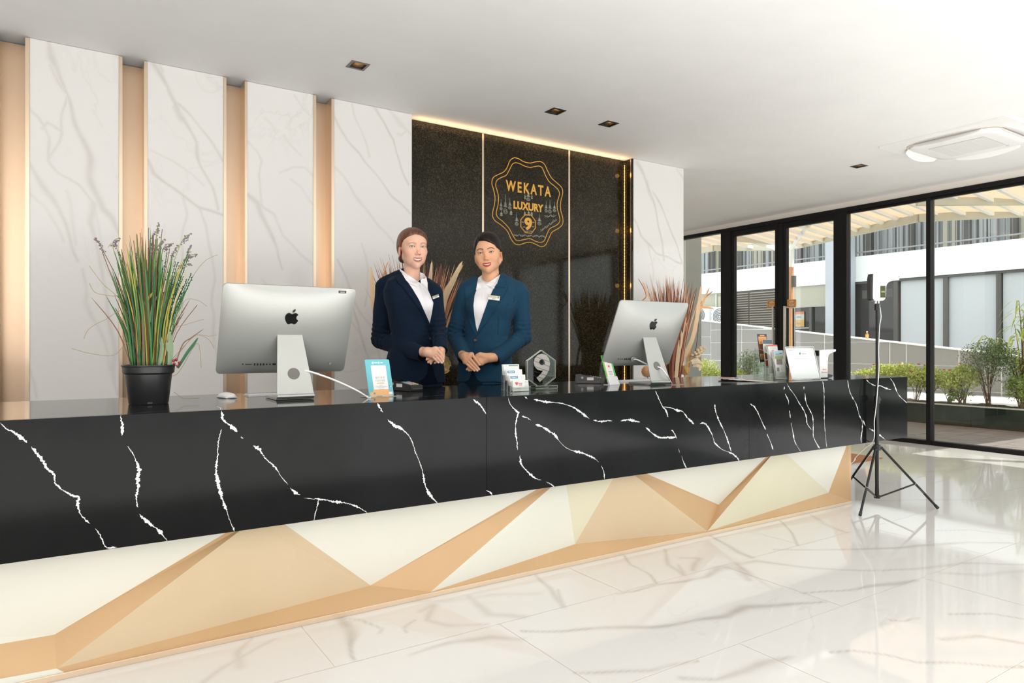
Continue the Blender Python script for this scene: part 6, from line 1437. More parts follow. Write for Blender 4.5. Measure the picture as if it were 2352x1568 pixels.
def dist_chain(V, pts, rs):
    best = np.full(len(V), 9.); P = np.array(pts, float)
    for i in range(len(P)-1):
        a, b = P[i], P[i+1]; ab = b-a; t = np.clip(((V-a)@ab)/(ab@ab), 0, 1); best = np.minimum(best, np.linalg.norm(V-(a+t[:, None]*ab), axis=1)-(rs[i]+(rs[i+1]-rs[i])*t))
    return best
def head_mesh(cfg):
    """canonical head, origin between the eyes' level and the ears; face towards -y"""
    f = Field((-.10, -.135, -.238), (.10, .135, .14), .0017)
    fw = cfg.get('face_w', 1.0); jw = cfg.get('jaw', 1.0)
    cz_ = cfg.get('chin_dz', 0)
    f.ell((0, .014, .028), (.0725, .090, .071), .01)
    f.ell((0, -.022, -.014+cz_*.5), (.0600*fw, .064, cfg.get('face_h', .084)-cz_*.5), .03)
    f.ell((0, -.030, .038), (.057, .053, .046), .03)
    for s in (-1, 1):
        f.cone((s*.048*fw*cfg.get('jaw_w', 1), .002, -.050), (s*.011*jw, -.052, -.101+cz_), .015, .0125, .028)
        f.ell((s*.041*fw, -.052, -.026), (.022, .021, .020), .026)
        f.ell((s*.035*fw, -.062, -.043), (.015, .013, .013), .018)
        f.ell((s*.033, -.042, -.066), (.019, .022, .022), .024)
        f.cone((s*.040, -.070, .019), (s*.012, -.079, .015), .008, .008, .016)
    f.ell((0, -.060, -.105+cz_), (.015*jw, .016, .013), .024)
    f.ell((0, -.060, -.070), (.026, .020, .026), .020)                       # muzzle
    for s in (-1, 1): f.ell((s*.031, -.094, .001), (.0165, .0155, .0115), .012, 'sub')   # sockets
    f.cone((0, -.078, .006), (0, -.0940, -.032), .0055, .0070, .010)
    f.ell((0, -.0970, -.0365), (.0088, .0085, .0072), .008)
    for s in (-1, 1): f.ell((s*.0104, -.0880, -.0410), (.0062, .0080, .0056), .005)
    for s in (-1, 1): f.ell((s*.0054, -.0930, -.0465), (.0028, .0040, .0024), .002, 'sub')
    ex, ey, er = cfg.get('eye_x', .031), -.0715, .0122
    for s in (-1, 1):
        f.ell((s*ex, ey, .0), (er+.0022)*1.0, .005)                           # lids
        op = cfg.get('eye_open', .0046)
        R = rotm(0, s*cfg.get('eye_tilt', .08)*-1, 0)
        f.ell((s*ex, ey-.013, -.0005), (.0132, .0105, op), .0012, 'sub', rot=R)
    # lips, parted in a smile
    mz = -.0640; cw = cfg.get('mouth_w', .030); cu = cfg.get('smile', .0060); mo = cfg.get('mouth_open', .0048)
    ly = lambda x: -.0832+x*x*15
    zz1 = lambda x: mz+.0004+(cu-.0004)*(x/cw)**2; zz2 = lambda x: mz-.0012-2.6*mo+(cu+.0012+2.6*mo)*abs(x/cw)**2.3; zzm = lambda x: (zz1(x)*.46+zz2(x)*.54)
    xs = [cw*t for t in (-1, -.8, -.55, -.28, 0, .28, .55, .8, 1)]
    up = [(x, ly(x)+(0 if abs(x) < cw*.9 else .001), zz1(x)+(.0006 if abs(abs(x)-cw*.28) < .001 else -.0003 if x == 0 else 0)) for x in xs]
    lo_ = [(x, ly(x)+.0008, zz2(x)) for x in xs]
    mid = [(x*.84, ly(x*.84)-.0005, zzm(x*.84)) for x in xs]
    f.chain(up, [.0014, .0021, .0028, .0033, .0030, .0033, .0028, .0021, .0014], .0035)
    f.chain(lo_, [.0014, .0025, .0037, .0043, .0046, .0043, .0037, .0025, .0014], .0035)
    f.chain(mid, [.0008, .0022, mo*.80, mo*.98, mo, mo*.98, mo*.80, .0022, .0008], .0014, 'sub')
    for s in (-1, 1):
        R = rotm(s*.25, 0, .2)
        f.ell((s*.0742, .010, -.022), (.0068, .0170, .0275), .006, rot=R)
        f.ell((s*.0805, .006, -.020), (.0045, .0105, .0200), .004, 'sub', rot=R)
    f.cone((0, .022, -.075), (0, .034, -.225), cfg.get('neck_r', .0475), cfg.get('neck_r', .0475)+.003, .03); f.ell((0, .006, -.205), (.060, .044, .026), .02)
    V, F = f.mesh(1)
    # skin's own colours, with shade painted into nostrils and open mouth
    sk = np.array(cfg['skin']); C = np.tile(sk, (len(V), 1))
    def blend(w, col): 
        nonlocal C; C = C*(1-w[:, None])+np.array(col)*w[:, None]
    for s in (-1, 1): blend(np.exp(-(((V-np.array((s*.042, -.062, -.036)))**2).sum(1))/(2*.016**2))*.38, cfg['blush'])
    blend(np.exp(-(((V-np.array((0, -.1, -.032)))**2).sum(1))/(2*.009**2))*.25, cfg['blush'])
    for s in (-1, 1): blend(np.exp(-(((V-np.array((s*.078, .0, -.008)))**2).sum(1))/(2*.018**2))*.35, cfg['blush'])
    front = V[:, 1] < -.055
    bz = .0160+cfg.get('brow_z', 0)
    for s in (-1, 1):
        bp_ = [(s*.013, -.083, bz-.001), (s*.026, -.080, bz+.0042), (s*.038, -.072, bz+.0042), (s*.047, -.062, bz-.0015)]
        V2 = V.copy(); V2[:, 1] = 0; b2_ = [(a, 0, c) for a, b, c in bp_]; w = sm(dist_poly(V2, b2_), .0012, .0040)*front*(V[:, 2] > .005); blend(w*cfg.get('brow_a', .75), cfg['brow'])
        # lash line and lids
        ph = np.linspace(-1, 1, 9); op = cfg.get('eye_open', .0046); tl = cfg.get('eye_tilt', .08)
        lash = [(s*ex+.0132*p, 0, op*math.sqrt(max(0, 1-p*p))*1.05-.0005+s*p*.0132*tl) for p in ph]
        w = sm(dist_poly(V2, lash), .0009, .0025)*front; blend(w*.95, (.035, .02, .015))
        low = [(s*ex+.0132*p, 0, -op*math.sqrt(max(0, 1-p*p))*1.05-.0005+s*p*.0132*tl) for p in ph]
        w = sm(dist_poly(V2, low), .0004, .0016)*front; blend(w*.45, (.12, .06, .05))
        w = np.exp(-(((V2-np.array((s*ex, 0, .007)))**2/np.array((.016, 1, .006))**2).sum(1)))*front; blend(w*.22, cfg['lid'])
    V2 = V.copy(); nrm_front = V[:, 1] < -.066
    w = np.maximum(sm(dist_chain(V, up, [.0004, .0015, .0027, .0032, .0028, .0032, .0027, .0015, .0004]), .0012, .0024), sm(dist_chain(V, lo_, [.0004, .0019, .0036, .0042, .0045, .0042, .0036, .0019, .0004]), .0012, .0024))*nrm_front; blend(w*.92, cfg['lip'])
    w = sm(dist_poly(V, mid), mo*.95, mo*1.15)*(V[:, 1] < -.05)*(V[:, 1] > ly(V[:, 0])-.0004)*(np.abs(V[:, 0]) < cw*.84); blend(w*.85, (.10, .02, .02))
    for s in (-1, 1): w = sm(np.linalg.norm(V-np.array((s*.0054, -.0930, -.0460)), axis=1), .0020, .0036); blend(w*.8, (.16, .05, .035))
    return V, F, C, dict(ex=ex, ey=ey, er=er, mz=mz, zm=zzm, mo=mo, cw=cw, zu=zz1)
def hair_mesh(cfg):
    f = Field((-.10, -.13, -.13), (.10, .165, .15), .0022)
    hv = cfg.get('hair_vol', .0); t_ = .0085
    f.ell((0, .014, .028+hv*.5), (.0725+t_, .090+t_, .071+t_+hv*.6), .01)
    f.ell((0, -.030, .038+hv*.3), (.057+t_*.9, .053+t_*.85, .046+t_+hv*.5), .03)
    f.ell((0, -.022, -.020), (.0600+t_*.9, .064, .088), .03)
    f.ell((0, .045, -.010), (.070, .066, .068), .03)
    pr = cfg.get('part', 0); sw = cfg.get('sweep', .3)
    def hl(X, Y, Z):       # hairline: forehead, temple, over the ear, nape
        base = np.interp(Y, [-.10, -.085, -.070, -.045, -.022, -.012, .012, .030, .060, .12], [.070, .066, .058, .042, .014, .000, .002, -.030, -.070, -.085])
        x = X*1.0-pr
        base = base+cfg.get('hl_dz', 0)*np.clip((-Y-.04)/.03, 0, 1)-np.clip(x*np.sign(sw), 0, .12)*abs(sw)*np.clip((-Y-.02)/.04, 0, 1)-np.clip(-x*np.sign(sw), 0, .06)*cfg.get('sweep2', 0)*np.clip((-Y-.02)/.04, 0, 1)+.004*np.exp(-(x/.008)**2)*np.clip((-Y-.04)/.03, 0, 1)
        base = base-np.abs(X)*.10*np.clip((-Y)/.05, 0, 1)
        return (base-Z)
    hd = hl(*np.meshgrid(*f.ax, indexing='ij', sparse=True)); f.d = np.maximum(f.d+(.0085*np.exp(-np.clip(-hd, 0, 1)/.008)).astype('f4'), (hd*.8).astype('f4'))
    b = cfg.get('bun')
    if b: f.ell(b[:3], (b[3], b[3]*.85, b[3]*.9), .012)
    # groove of the parting and soft combed relief
    X, Y, Z = np.meshgrid(*f.ax, indexing='ij', sparse=True)
    if 'part' in cfg: f.d += (.0035*np.exp(-((X-pr)/.0035)**2)*np.clip((Z-.06)/.03, 0, 1)*np.clip((.03-Y)/.05, 0, 1)).astype('f4')
    ang = np.arctan2(X, Z+.02+0*Y); f.d += (.00025*np.sin(ang*70+Y*30)+.0002*np.sin(ang*130+Y*50)).astype('f4')
    return f.mesh(1)

def cloth_mat(name, col, col2):
    m = bpy.data.materials.new(name); nt, b = nt_of(m); setp(b, rough=.85, spec=.12, sheen=.03, sheenr=.5)
    n = N(nt, 'TexNoise', {'Vector': obj_coord(nt, (1, 1, 1)), 'Scale': 320.0, 'Detail': 2}); nt.links.new(ramp(nt, n.outputs[0], [(.35, col), (.65, col2)]), b.inputs['Base Color']); bump(nt, b, n.outputs[0], .12, .0006)
    return m
def hair_mat(name, c1, c2, k_=.5):
    m = bpy.data.materials.new(name); nt, b = nt_of(m); setp(b, rough=.36, spec=k_)
    n = N(nt, 'TexNoise', {'Vector': obj_coord(nt, (90, 6, 30)), 'Scale': 1.0, 'Detail': 3}); nt.links.new(ramp(nt, n.outputs[0], [(.3, c1), (.7, c2)]), b.inputs['Base Color']); bump(nt, b, n.outputs[0], .25, .001)
    return m
M['shirt'] = mat('shirt', (.84, .83, .85), rough=.8)

class Person:
    def __init__(s, px0, dep, lab, mats):
        s.px0, s.dep, s.s = px0, dep, FOC/dep; r = (px0-PCX)/FOC*dep
        s.o = thing('person', lab, 'person', (dep*_fx+r*_rx, dep*_fy+r*_ry, 0), YAW-pi/2); s.m = mats; s.cx = -r
    def x(s, px): return (px-s.px0)/s.s
    def z(s, py): return CAMZ+(PHY-py)/s.s
    def p(s, px, py, y=0):      # pixel at local depth y
        k = (s.dep+y)/FOC; return np.array(((px-PCX)*k+s.cx, y, CAMZ+(PHY-py)*k))
    def cam(s): return Vector((s.cx, -s.dep, CAMZ))
    def ray(s, px, py): return (Vector((px-PCX, FOC, PHY-py))).normalized()
    def bvh(s, V, F): return BVHTree.FromPolygons([tuple(v) for v in V], [tuple(int(i) for i in f) for f in F])
    def patch(s, name, poly, bv, off, mt, th=.0025, smooth_pts=True, step=2.2, puff=0):
        """piece of cloth lying on the garment below it"""
        P = [Vector((a, b, 0)) for a, b in poly]
        B = []
        for i in range(len(P)):
            a, b = P[i], P[(i+1) % len(P)]; n = max(1, int((b-a).length/step))
            for k in range(n): B.append(a.lerp(b, k/n))
        pts = [Vector((p.x, p.y)) for p in B]; nb = len(pts); x0, x1 = min(p.x for p in pts), max(p.x for p in pts); y0, y1 = min(p.y for p in pts), max(p.y for p in pts)
        from mathutils.geometry import intersect_point_tri_2d
        def inside(q):
            c = False; j = nb-1
            for i in range(nb):
                a, b = pts[i], pts[j]
                if (a.y > q.y) != (b.y > q.y) and q.x < (b.x-a.x)*(q.y-a.y)/(b.y-a.y)+a.x: c = not c
                j = i
            return c
        ins = []
        yy = y0+step*.5
        while yy < y1:
            xx = x0+step*.5
            while xx < x1:
                q = Vector((xx, yy))
                if inside(q) and min((q-b).length for b in pts) > step*.55: ins.append(q)
                xx += step
            yy += step
        vs, es, fs, *_ = delaunay_2d_cdt(pts+ins, [(i, (i+1) % nb) for i in range(nb)], [], 1, 1e-5)
        cm_ = s.cam(); H = []
        for v in vs:
            h = bv.ray_cast(cm_, s.ray(v.x, v.y)); H.append(h[0] if h[0] else None)
        ok = [i for i, h in enumerate(H) if h]
        if not ok: return None
        dd = [(H[i]-cm_).length if H[i] else None for i in range(len(H))]
        for i in range(len(H)):
            if H[i] is None:
                j = min(ok, key=lambda j: (vs[j]-vs[i]).length); H[i] = cm_+s.ray(vs[i].x, vs[i].y)*(H[j]-cm_).length
        # even out the depth so the cloth bridges small folds
        nb_ = [[] for _ in vs]
        for f in fs:
            for a in range(3): nb_[f[a]] += [f[(a+1) % 3], f[a-1]]
        D = np.array([(h-cm_).length for h in H])
        for _ in range(3): D = np.array([min(D[i], .5*D[i]+.5*np.mean(D[nb_[i]])) if nb_[i] else D[i] for i in range(len(D))])
        top = [cm_+s.ray(v.x, v.y)*(D[i]-off-puff) for i, v in enumerate(vs)]; bot = [cm_+s.ray(v.x, v.y)*(D[i]-off+th+puff*0) for i, v in enumerate(vs)]; n = len(vs)
        ed = {}
        for f in fs:
            for a in range(3): e = (f[a], f[(a+1) % 3]); ed[e] = ed.get(e, 0)+1
        rim = [(a, b) for (a, b) in ed if (b, a) not in ed]
        F = [tuple(f) for f in fs]+[(f[2]+n, f[1]+n, f[0]+n) for f in fs]+[(b, a, a+n, b+n) for a, b in rim]
        o = mk(name, top+bot, F, mt, s.o, True)
        try: o.data.set_sharp_from_angle(angle=math.radians(45))
        except Exception: pass
        return o
    def on_surface(s, px, py, bv, off=0):
        h = bv.ray_cast(s.cam(), s.ray(px, py)); 
        return (h[0]+h[1]*off, h[1]) if h[0] else (Vector(s.p(px, py, -.1)), Vector((0, -1, 0)))
    def line(s, name, pts, bv, w, mt, off=.0006):
        P = [s.on_surface(a, b, bv, off)[0] for a, b in pts]; return MB().tube(catmull(P, 3), w*.6, 5).build(name, mt, s.o, True)

def hand(f, w, bases, mids, tips, thumb, r=.0084, wr=.025, pr=.0135):
    """palm from wrist to the four knuckles, then four bent fingers and the thumb, into field f"""
    w = np.array(w); B = [np.array(b) for b in bases]
    for b in B: f.cone(w+(b-w)*.10, w+(b-w)*.88, wr*.72, pr, .012)
    for i in range(3): f.cone(B[i]*.9+w*.1, B[i+1]*.9+w*.1, pr*.92, pr*.9, .010)
    for i in range(3): f.cone(B[i], B[i+1], pr*.62, pr*.60, .006)
    for i in range(4):
        k = (.98, 1.04, .98, .84)[i]; f.cone(B[i]-(B[i]-w)*.12, B[i], pr*.85, r*1.12*k, .005)
        f.cone(B[i], mids[i], r*1.08*k, r*.98*k, .0016); f.cone(mids[i], tips[i], r*.98*k, r*.78*k, .0016)
    if thumb is not None: t0, t1, t2 = [np.array(t) for t in thumb]; f.cone(w*.6+t0*.4, t0, .016, .0125, .012); f.cone(t0, t1, .0115, .0100, .004); f.cone(t1, t2, .0098, .0078, .002)

def build_person(P, c):
    s = P; phi = c['phi']; o = s.o
    # ---------------- head
    V, F, C, inf = head_mesh(c); R = rotm(c['yaw'], c['roll'], c['pitch']); H0 = np.array(c['head']); hs = c.get('hs', 1.0)
    tx = lambda q: (np.asarray(q)*hs)@R.T+H0
    Vh = tx(V); parts = [(Vh, F, C)]
    # ---------------- hands
    lo, hi = c['hand_box']; f = Field(lo, hi, .0017)
    for hnd in c['hands']: hand(f, *hnd)
    for a, b, r0, r1 in c['wrists']: f.cone(a, b, r0, r1, .012)
    Va, Fa = f.mesh(1); sk = np.array(c['skin']); Ch = np.tile(sk*np.array((1.0, .97, .95)), (len(Va), 1))
    for pt in c['knuckles']: w = np.exp(-((Va-np.array(pt))**2).sum(1)/(2*.007**2)); Ch = Ch*(1-.25*w[:, None])+np.array(c['blush'])*.25*w[:, None]
    for pt in c['nails']: w = (np.linalg.norm(Va-np.array(pt), axis=1) < .0052)[:, None]; Ch = np.where(w, np.array((.86, .60, .54)), Ch)
    parts.append((Va, Fa, Ch))
    # ---------------- trunk, arms and legs under the clothes, coarse
    f = Field((-.36, -.30, 0), (.36, .26, 1.50), .011); nk = np.array(c['neck'])
    f.loft([(.80, *c['hip_c'], .14, .10), (1.0, *c['waist_c'], .115, .08), (1.12, *c['waist_c'], .105, .075), (1.30, *c['chest_c'], .13, .09), (1.40, *c['chest_c'], .11, .06)], phi, .03)
    f.cone((nk[0], nk[1]+.02, 1.34), tx((0, .03, -.15)), .06, .045, .03)
    for arm in c['arms']: f.cone(arm[0], arm[1], .034, .024, .02); f.cone(arm[1], arm[2], .022, .020, .01)
    for q in (-1, 1):
        hx = c['hip_c'][0]+q*.08*math.cos(phi); hy = c['hip_c'][1]+q*.08*math.sin(phi); f.cone((hx, hy, .84), (hx, hy-.01, .47), .070, .048, .03); f.cone((hx, hy-.01, .47), (hx, hy+.01, .09), .046, .030, .02); f.cone((hx, hy+.01, .06), (hx+.10*math.sin(phi), hy-.10*math.cos(phi), .03), .030, .026, .02)
    Vb, Fb = f.mesh(1); parts.append((Vb, Fb, np.tile(sk, (len(Vb), 1))))
    k = 0; VV = []; FF = []; CC = []
    for a, b, d in parts: VV.append(a); FF.append(b+k); CC.append(d); k += len(a)
    fast_mesh('body', np.concatenate(VV), np.concatenate(FF), M['skin'], o, np.concatenate(CC))
    # eyes
    for q in (-1, 1):
        ce_ = np.array((q*inf['ex'], inf['ey'], 0)); cw = tx(ce_); g = np.array(s.cam())-cw; g /= np.linalg.norm(g); g = g*.6+np.array((0, -1, 0))@R.T*.4; g /= np.linalg.norm(g)
        mb = MB(); mb.ball((0, 0, 0), inf['er']*hs, 36, 36); v = np.array(mb.v); dn = v/np.linalg.norm(v, axis=1)[:, None]; an = np.arccos(np.clip(dn@g, -1, 1))
        col = np.where((an < .20)[:, None], np.array((.01, .01, .01)), np.where((an < .47)[:, None], np.array(c['iris']), np.where((an < .53)[:, None], np.array(c['iris'])*.35, np.array((.80, .76, .74)))))
        me = mk('eye', v+cw, mb.f, M['eye'], o, True); a = me.data.attributes.new('tint', 'FLOAT_COLOR', 'POINT'); a.data.foreach_set('color', np.concatenate([col, np.ones((len(col), 1))], 1).astype('f4').ravel())
    # teeth
    for i in range(8):
        u = (i-3.5)/3.5*inf['cw']*.66; y = -.0812+u*u*15; z = inf['zu'](u); hgt = inf['mo']*(2.25-1.1*abs(u)/inf['cw']); mb = MB(); mb.M = Matrix.Rotation(math.atan(u*30), 4, 'Z'); mb.box((-inf['cw']*.0955, -.0008, -hgt), (inf['cw']*.0955, .004, .001), .0006)
        v = np.array(mb.v)+np.array((u, y, z)); mk('tooth', tx(v), mb.f, M['tooth'], o, True)
    V2, F2 = hair_mesh(c); fast_mesh('hair', tx(V2), F2, s.m['hair'], o)
    # ---------------- jacket
    f = Field((-.34, -.31, .78), (.34, .22, 1.52), .0045)
    f.loft(c['torso'], phi, .02)
    for q in c['shoulders']: f.cone(*q, .035)
    for e in c.get('bust', ()): f.ell(e[0], e[1], .05)
    for arm, rr in zip(c['arms'], c['sleeve']):
        S_, E_, W_ = arm; f.cone(S_, E_, rr[0], rr[1], .007); f.cone(E_, W_, rr[1]*.98, rr[2], .007, cut=-rr[3])
    X, Y, Z = np.meshgrid(*f.ax, indexing='ij', sparse=True)
    kx, ky, kz = c['kragen']; fd = np.array((math.sin(phi), -math.cos(phi)))
    f.cone((kx+c.get('hole_dx', 0), ky, kz+.10), (kx+fd[0]*.03+c.get('hole_dx', 0), ky+fd[1]*.03, kz-.02), .076, .066, .01, 'sub')
    # folds at the inner elbows and under the arms
    for arm in c['arms']:
        for (A, B, fr, am, seed) in ((arm[1], arm[0], 230, .0022, 1.3), (arm[1], arm[2], 190, .0024, 2.6)):
            A = np.array(A); B = np.array(B); ab = (B-A)/np.linalg.norm(B-A); t = (X-A[0])*ab[0]+(Y-A[1])*ab[1]+(Z-A[2])*ab[2]; rad = np.sqrt((X-A[0]-ab[0]*t)**2+(Y-A[1]-ab[1]*t)**2+(Z-A[2]-ab[2]*t)**2)
            f.d += (am*1.5*np.sin(t*fr+14*(X-A[0])+9*Z+seed)*np.exp(-((t-.035)/.055)**2)*(rad < .085)*np.clip((t+.03)/.02, 0, 1)).astype('f4')
    nz = .0014*np.sin(X*31+Z*17)*np.sin(Z*29-Y*19)+.0009*np.sin(X*63-Z*41+Y*33); f.d += nz.astype('f4')
    Vj, Fj = f.mesh(2); fast_mesh('jacket', Vj, Fj, s.m['cloth'], o); bj = s.bvh(Vj, Fj)
    # discs painting the shade of the hollow sleeve ends
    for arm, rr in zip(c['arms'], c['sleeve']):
        E_, W_ = Vector(arm[1]), Vector(arm[2]); d = (W_-E_).normalized(); q = W_-d*(rr[3]+.0015); mb = MB(); mb.tube([q-d*.004, q+d*.0024], rr[2]*.90, 20); mb.build('sleeve_hollow', s.m['seam_shade'], o)
    # trousers
    f = Field((-.26, -.20, .04), (.26, .20, .92), .009)
    f.loft([(.72, *c['hip_c'], .150, .112), (.84, *c['hip_c'], .150, .110), (.90, *c['hip_c'], .140, .10)], phi, .03)
    for q in (-1, 1):
        hx = c['hip_c'][0]+q*.08*math.cos(phi); hy = c['hip_c'][1]+q*.08*math.sin(phi); f.cone((hx, hy, .78), (hx, hy-.01, .47), .086, .070, .03); f.cone((hx, hy-.01, .47), (hx, hy+.01, .07), .068, .062, .02)
    Vt, Ft = f.mesh(1); fast_mesh('trousers', Vt, Ft, s.m['cloth'], o)
    for q in (-1, 1):
        hx = c['hip_c'][0]+q*.08*math.cos(phi); hy = c['hip_c'][1]+q*.08*math.sin(phi); f = Field((hx-.2, hy-.24, -.01), (hx+.2, hy+.14, .12), .006); dx, dy = math.sin(phi), -math.cos(phi)
        f.cone((hx-dx*.05, hy-dy*.05, .045), (hx+dx*.13, hy+dy*.13, .026), .036, .026, .01); f.cone((hx-dx*.06, hy-dy*.06, .05), (hx-dx*.06, hy-dy*.06, .015), .028, .014, .01); f.d = np.maximum(f.d, (.002-np.meshgrid(*f.ax, indexing='ij')[2]).astype('f4')); a_, b_ = f.mesh(1); fast_mesh('shoe', a_, b_, M['black_gloss'], o)
    # ---------------- shirt: stand round the neck and the chest seen in the opening
    f = Field((-.16, -.2, 1.22), (.16, .14, 1.55), .0035); f.cone((kx, ky+.004, kz-.09), (kx, ky, kz+.07), .070, .0575, .006); f.loft([(1.24, *c['chest_c'], .10, c['torso'][-4][4]*.9), (1.42, *c['chest_c'], .07, .055)], phi, .02)
    X, Y, Z = np.meshgrid(*f.ax, indexing='ij', sparse=True); bk = -(X-kx)*fd[0]-(Y-ky)*fd[1]; f.d = np.maximum(f.d, ((Z-kz-c.get('kslope', .75)*bk)*.8).astype('f4')); Vs, Fs = f.mesh(1)
    Vc = np.concatenate([Vj, Vs, Vh]); Fc = np.concatenate([Fj, Fs+len(Vj), F+len(Vj)+len(Vs)]); bc = s.bvh(Vc, Fc)
    fast_mesh('shirt_collar_stand', Vs, Fs, M['shirt'], o)
    s.patch('shirt_front', c['shirt'], bc, .003, M['shirt'], .003)
    for q in c['placket']: s.patch('placket', q, bc, .0045, M['shirt'], .002)
    for i, q in enumerate(c['collar']): s.patch('shirt_collar', q, bc, .0085, M['shirt'], .004, puff=.002)
    for q in c.get('shirt_buttons', ()): p_, n_ = s.on_surface(*q, bc, .008); MB().ball(tuple(p_), .0038, 8, 6).build('shirt_button', M['paper'], o, True)
    for q in c['lapels']: s.patch('lapel', q, bc, .0085, s.m['cloth'], .005, puff=.001)
    for q in c.get('lapel_tops', ()): s.patch('lapel_collar', q, bc, .0125, s.m['cloth'], .005, puff=.001)
    for q in c.get('fronts', ()): s.patch('front_panel', q, bj, .004, s.m['cloth'], .004)
    for q in c.get('gaps', ()): s.patch('trouser_shade', q, bj, .0015, s.m['seam_shade'], .003)  # trousers in the jacket split, their shade put into a darker cloth
    for q in c.get('seams', ()): s.line('seam', q, bj, .0011, s.m['seam_shade'], .0002)
    for (a, b) in c['buttons']:
        p_, n_ = s.on_surface(a, b, bj, .006); m4 = Matrix.Translation(p_) @ n_.to_track_quat('Z', 'Y').to_matrix().to_4x4()
        mb = MB(); mb.M = m4; mb.lathe([(.0, -.003), (.0115, -.003), (.0120, .001), (.0105, .003), (.0085, .0018), (.0, .0018)], 20); mb.build('button', s.m['button'], o, True, 50)
        mb = MB(); mb.M = m4
        for u, v_ in ((-.002, 0), (.002, 0), (0, .002), (0, -.002)): mb.box((u-.0008, v_-.0008, .0018), (u+.0008, v_+.0008, .0026))
        mb.build('button_thread', M['ink_soft'], o)
    # name tag
    a, b, w_px, ang, nyaw, txt = c['tag']; p_, n_ = s.on_surface(a, b, bc, .018); w = w_px/s.s; h = w*.38
    m4 = Matrix.Translation(p_) @ Matrix.Rotation(nyaw, 4, 'Z') @ Matrix.Rotation(ang, 4, 'Y')
    mb = MB(); mb.M = m4; mb.box((-w/2, -.0015, -h/2), (w/2, .0015, h/2), .0008); tg = mb.build('name_tag', mat('tag_gold', (.36, .32, .23), rough=.3, metal=.5), o)
    mb = MB(); mb.M = m4; mb.box((-w/2*.95, -.0021, -h*.42), (w/2*.95, -.0015, -h*.06)); mb.build('white_strip', M['paper'], tg)
    mb = MB(); mb.M = m4; mb.box((w*.30, -.0021, h*.02), (w*.42, -.0015, h*.40)); mb.build('emblem', M['blue_grey'], tg)
    for k in range(7): mb = MB(); mb.M = m4; mb.box((-w*.42+k*w*.09, -.0020, h*.10), (-w*.36+k*w*.09, -.0015, h*.30)); mb.build('tag_print', mat('tag_ink', (.30, .34, .28), rough=.4) if k == 0 else bpy.data.materials['tag_ink'], tg)
    text_mesh('lettering', txt, h*.42, M['navy_ink'], tg, .0001, m4 @ Matrix.Translation((0, -.0023, -h*.24)), bold=.01)
    if c.get('ring'):
        a, d = [np.array(q) for q in c['ring']]; mb = MB(); n = (d-a)/np.linalg.norm(d-a); q = Vector(n).to_track_quat('Z', 'Y').to_matrix().to_4x4(); mb.M = Matrix.Translation(Vector(a)) @ q
        mb.tube([(.0098*math.cos(t), .0098*math.sin(t), 0) for t in np.linspace(0, 2*pi, 20)], .0011, 5, False); mb.build('ring', M['gold_edge'], o, True)
    # earlobes: small studs
    return bj, bc
M['tooth'] = mat('tooth', (.86, .84, .80), rough=.25)
# ================================================================ left receptionist
def px4(l, sc=3.92, ox=820, oy=500): return [(ox+a/sc, oy+b/sc) for a, b in l]
def hp(P, l, y0, sc=10.69, ox=940, oy=770): return [P.p(ox+a/sc, oy+b/sc, y) for a, b, y in [(q[0], q[1], q[2] if len(q) > 2 else y0) for q in l]]
m1 = dict(cloth=cloth_mat('navy_wool', (.003, .009, .022), (.006, .014, .031)), seam_shade=mat('navy_seam_shade', (.003, .005, .010), rough=.9, spec=.05), hair=hair_mat('hair_auburn', (.060, .019, .008), (.19, .065, .026)), button=mat('button_navy', (.012, .02, .04), rough=.35))
P1 = Person(950, 3.79, 'person in navy blazer with auburn hair tied back, left of the two receptionists', m1)
S1 = P1.p(886, 660, .045); E1 = P1.p(873, 780, .055); W1_ = P1.p(973, 813, -.178)
S1b = P1.p(996, 672, -.075); E1b = P1.p(1008, 766, -.06); W1b = P1.p(1013, 806, -.175)
yh = -.225
tipsA = hp(P1, [(850,560),(838,640),(800,672),(722,668)], yh-.012)
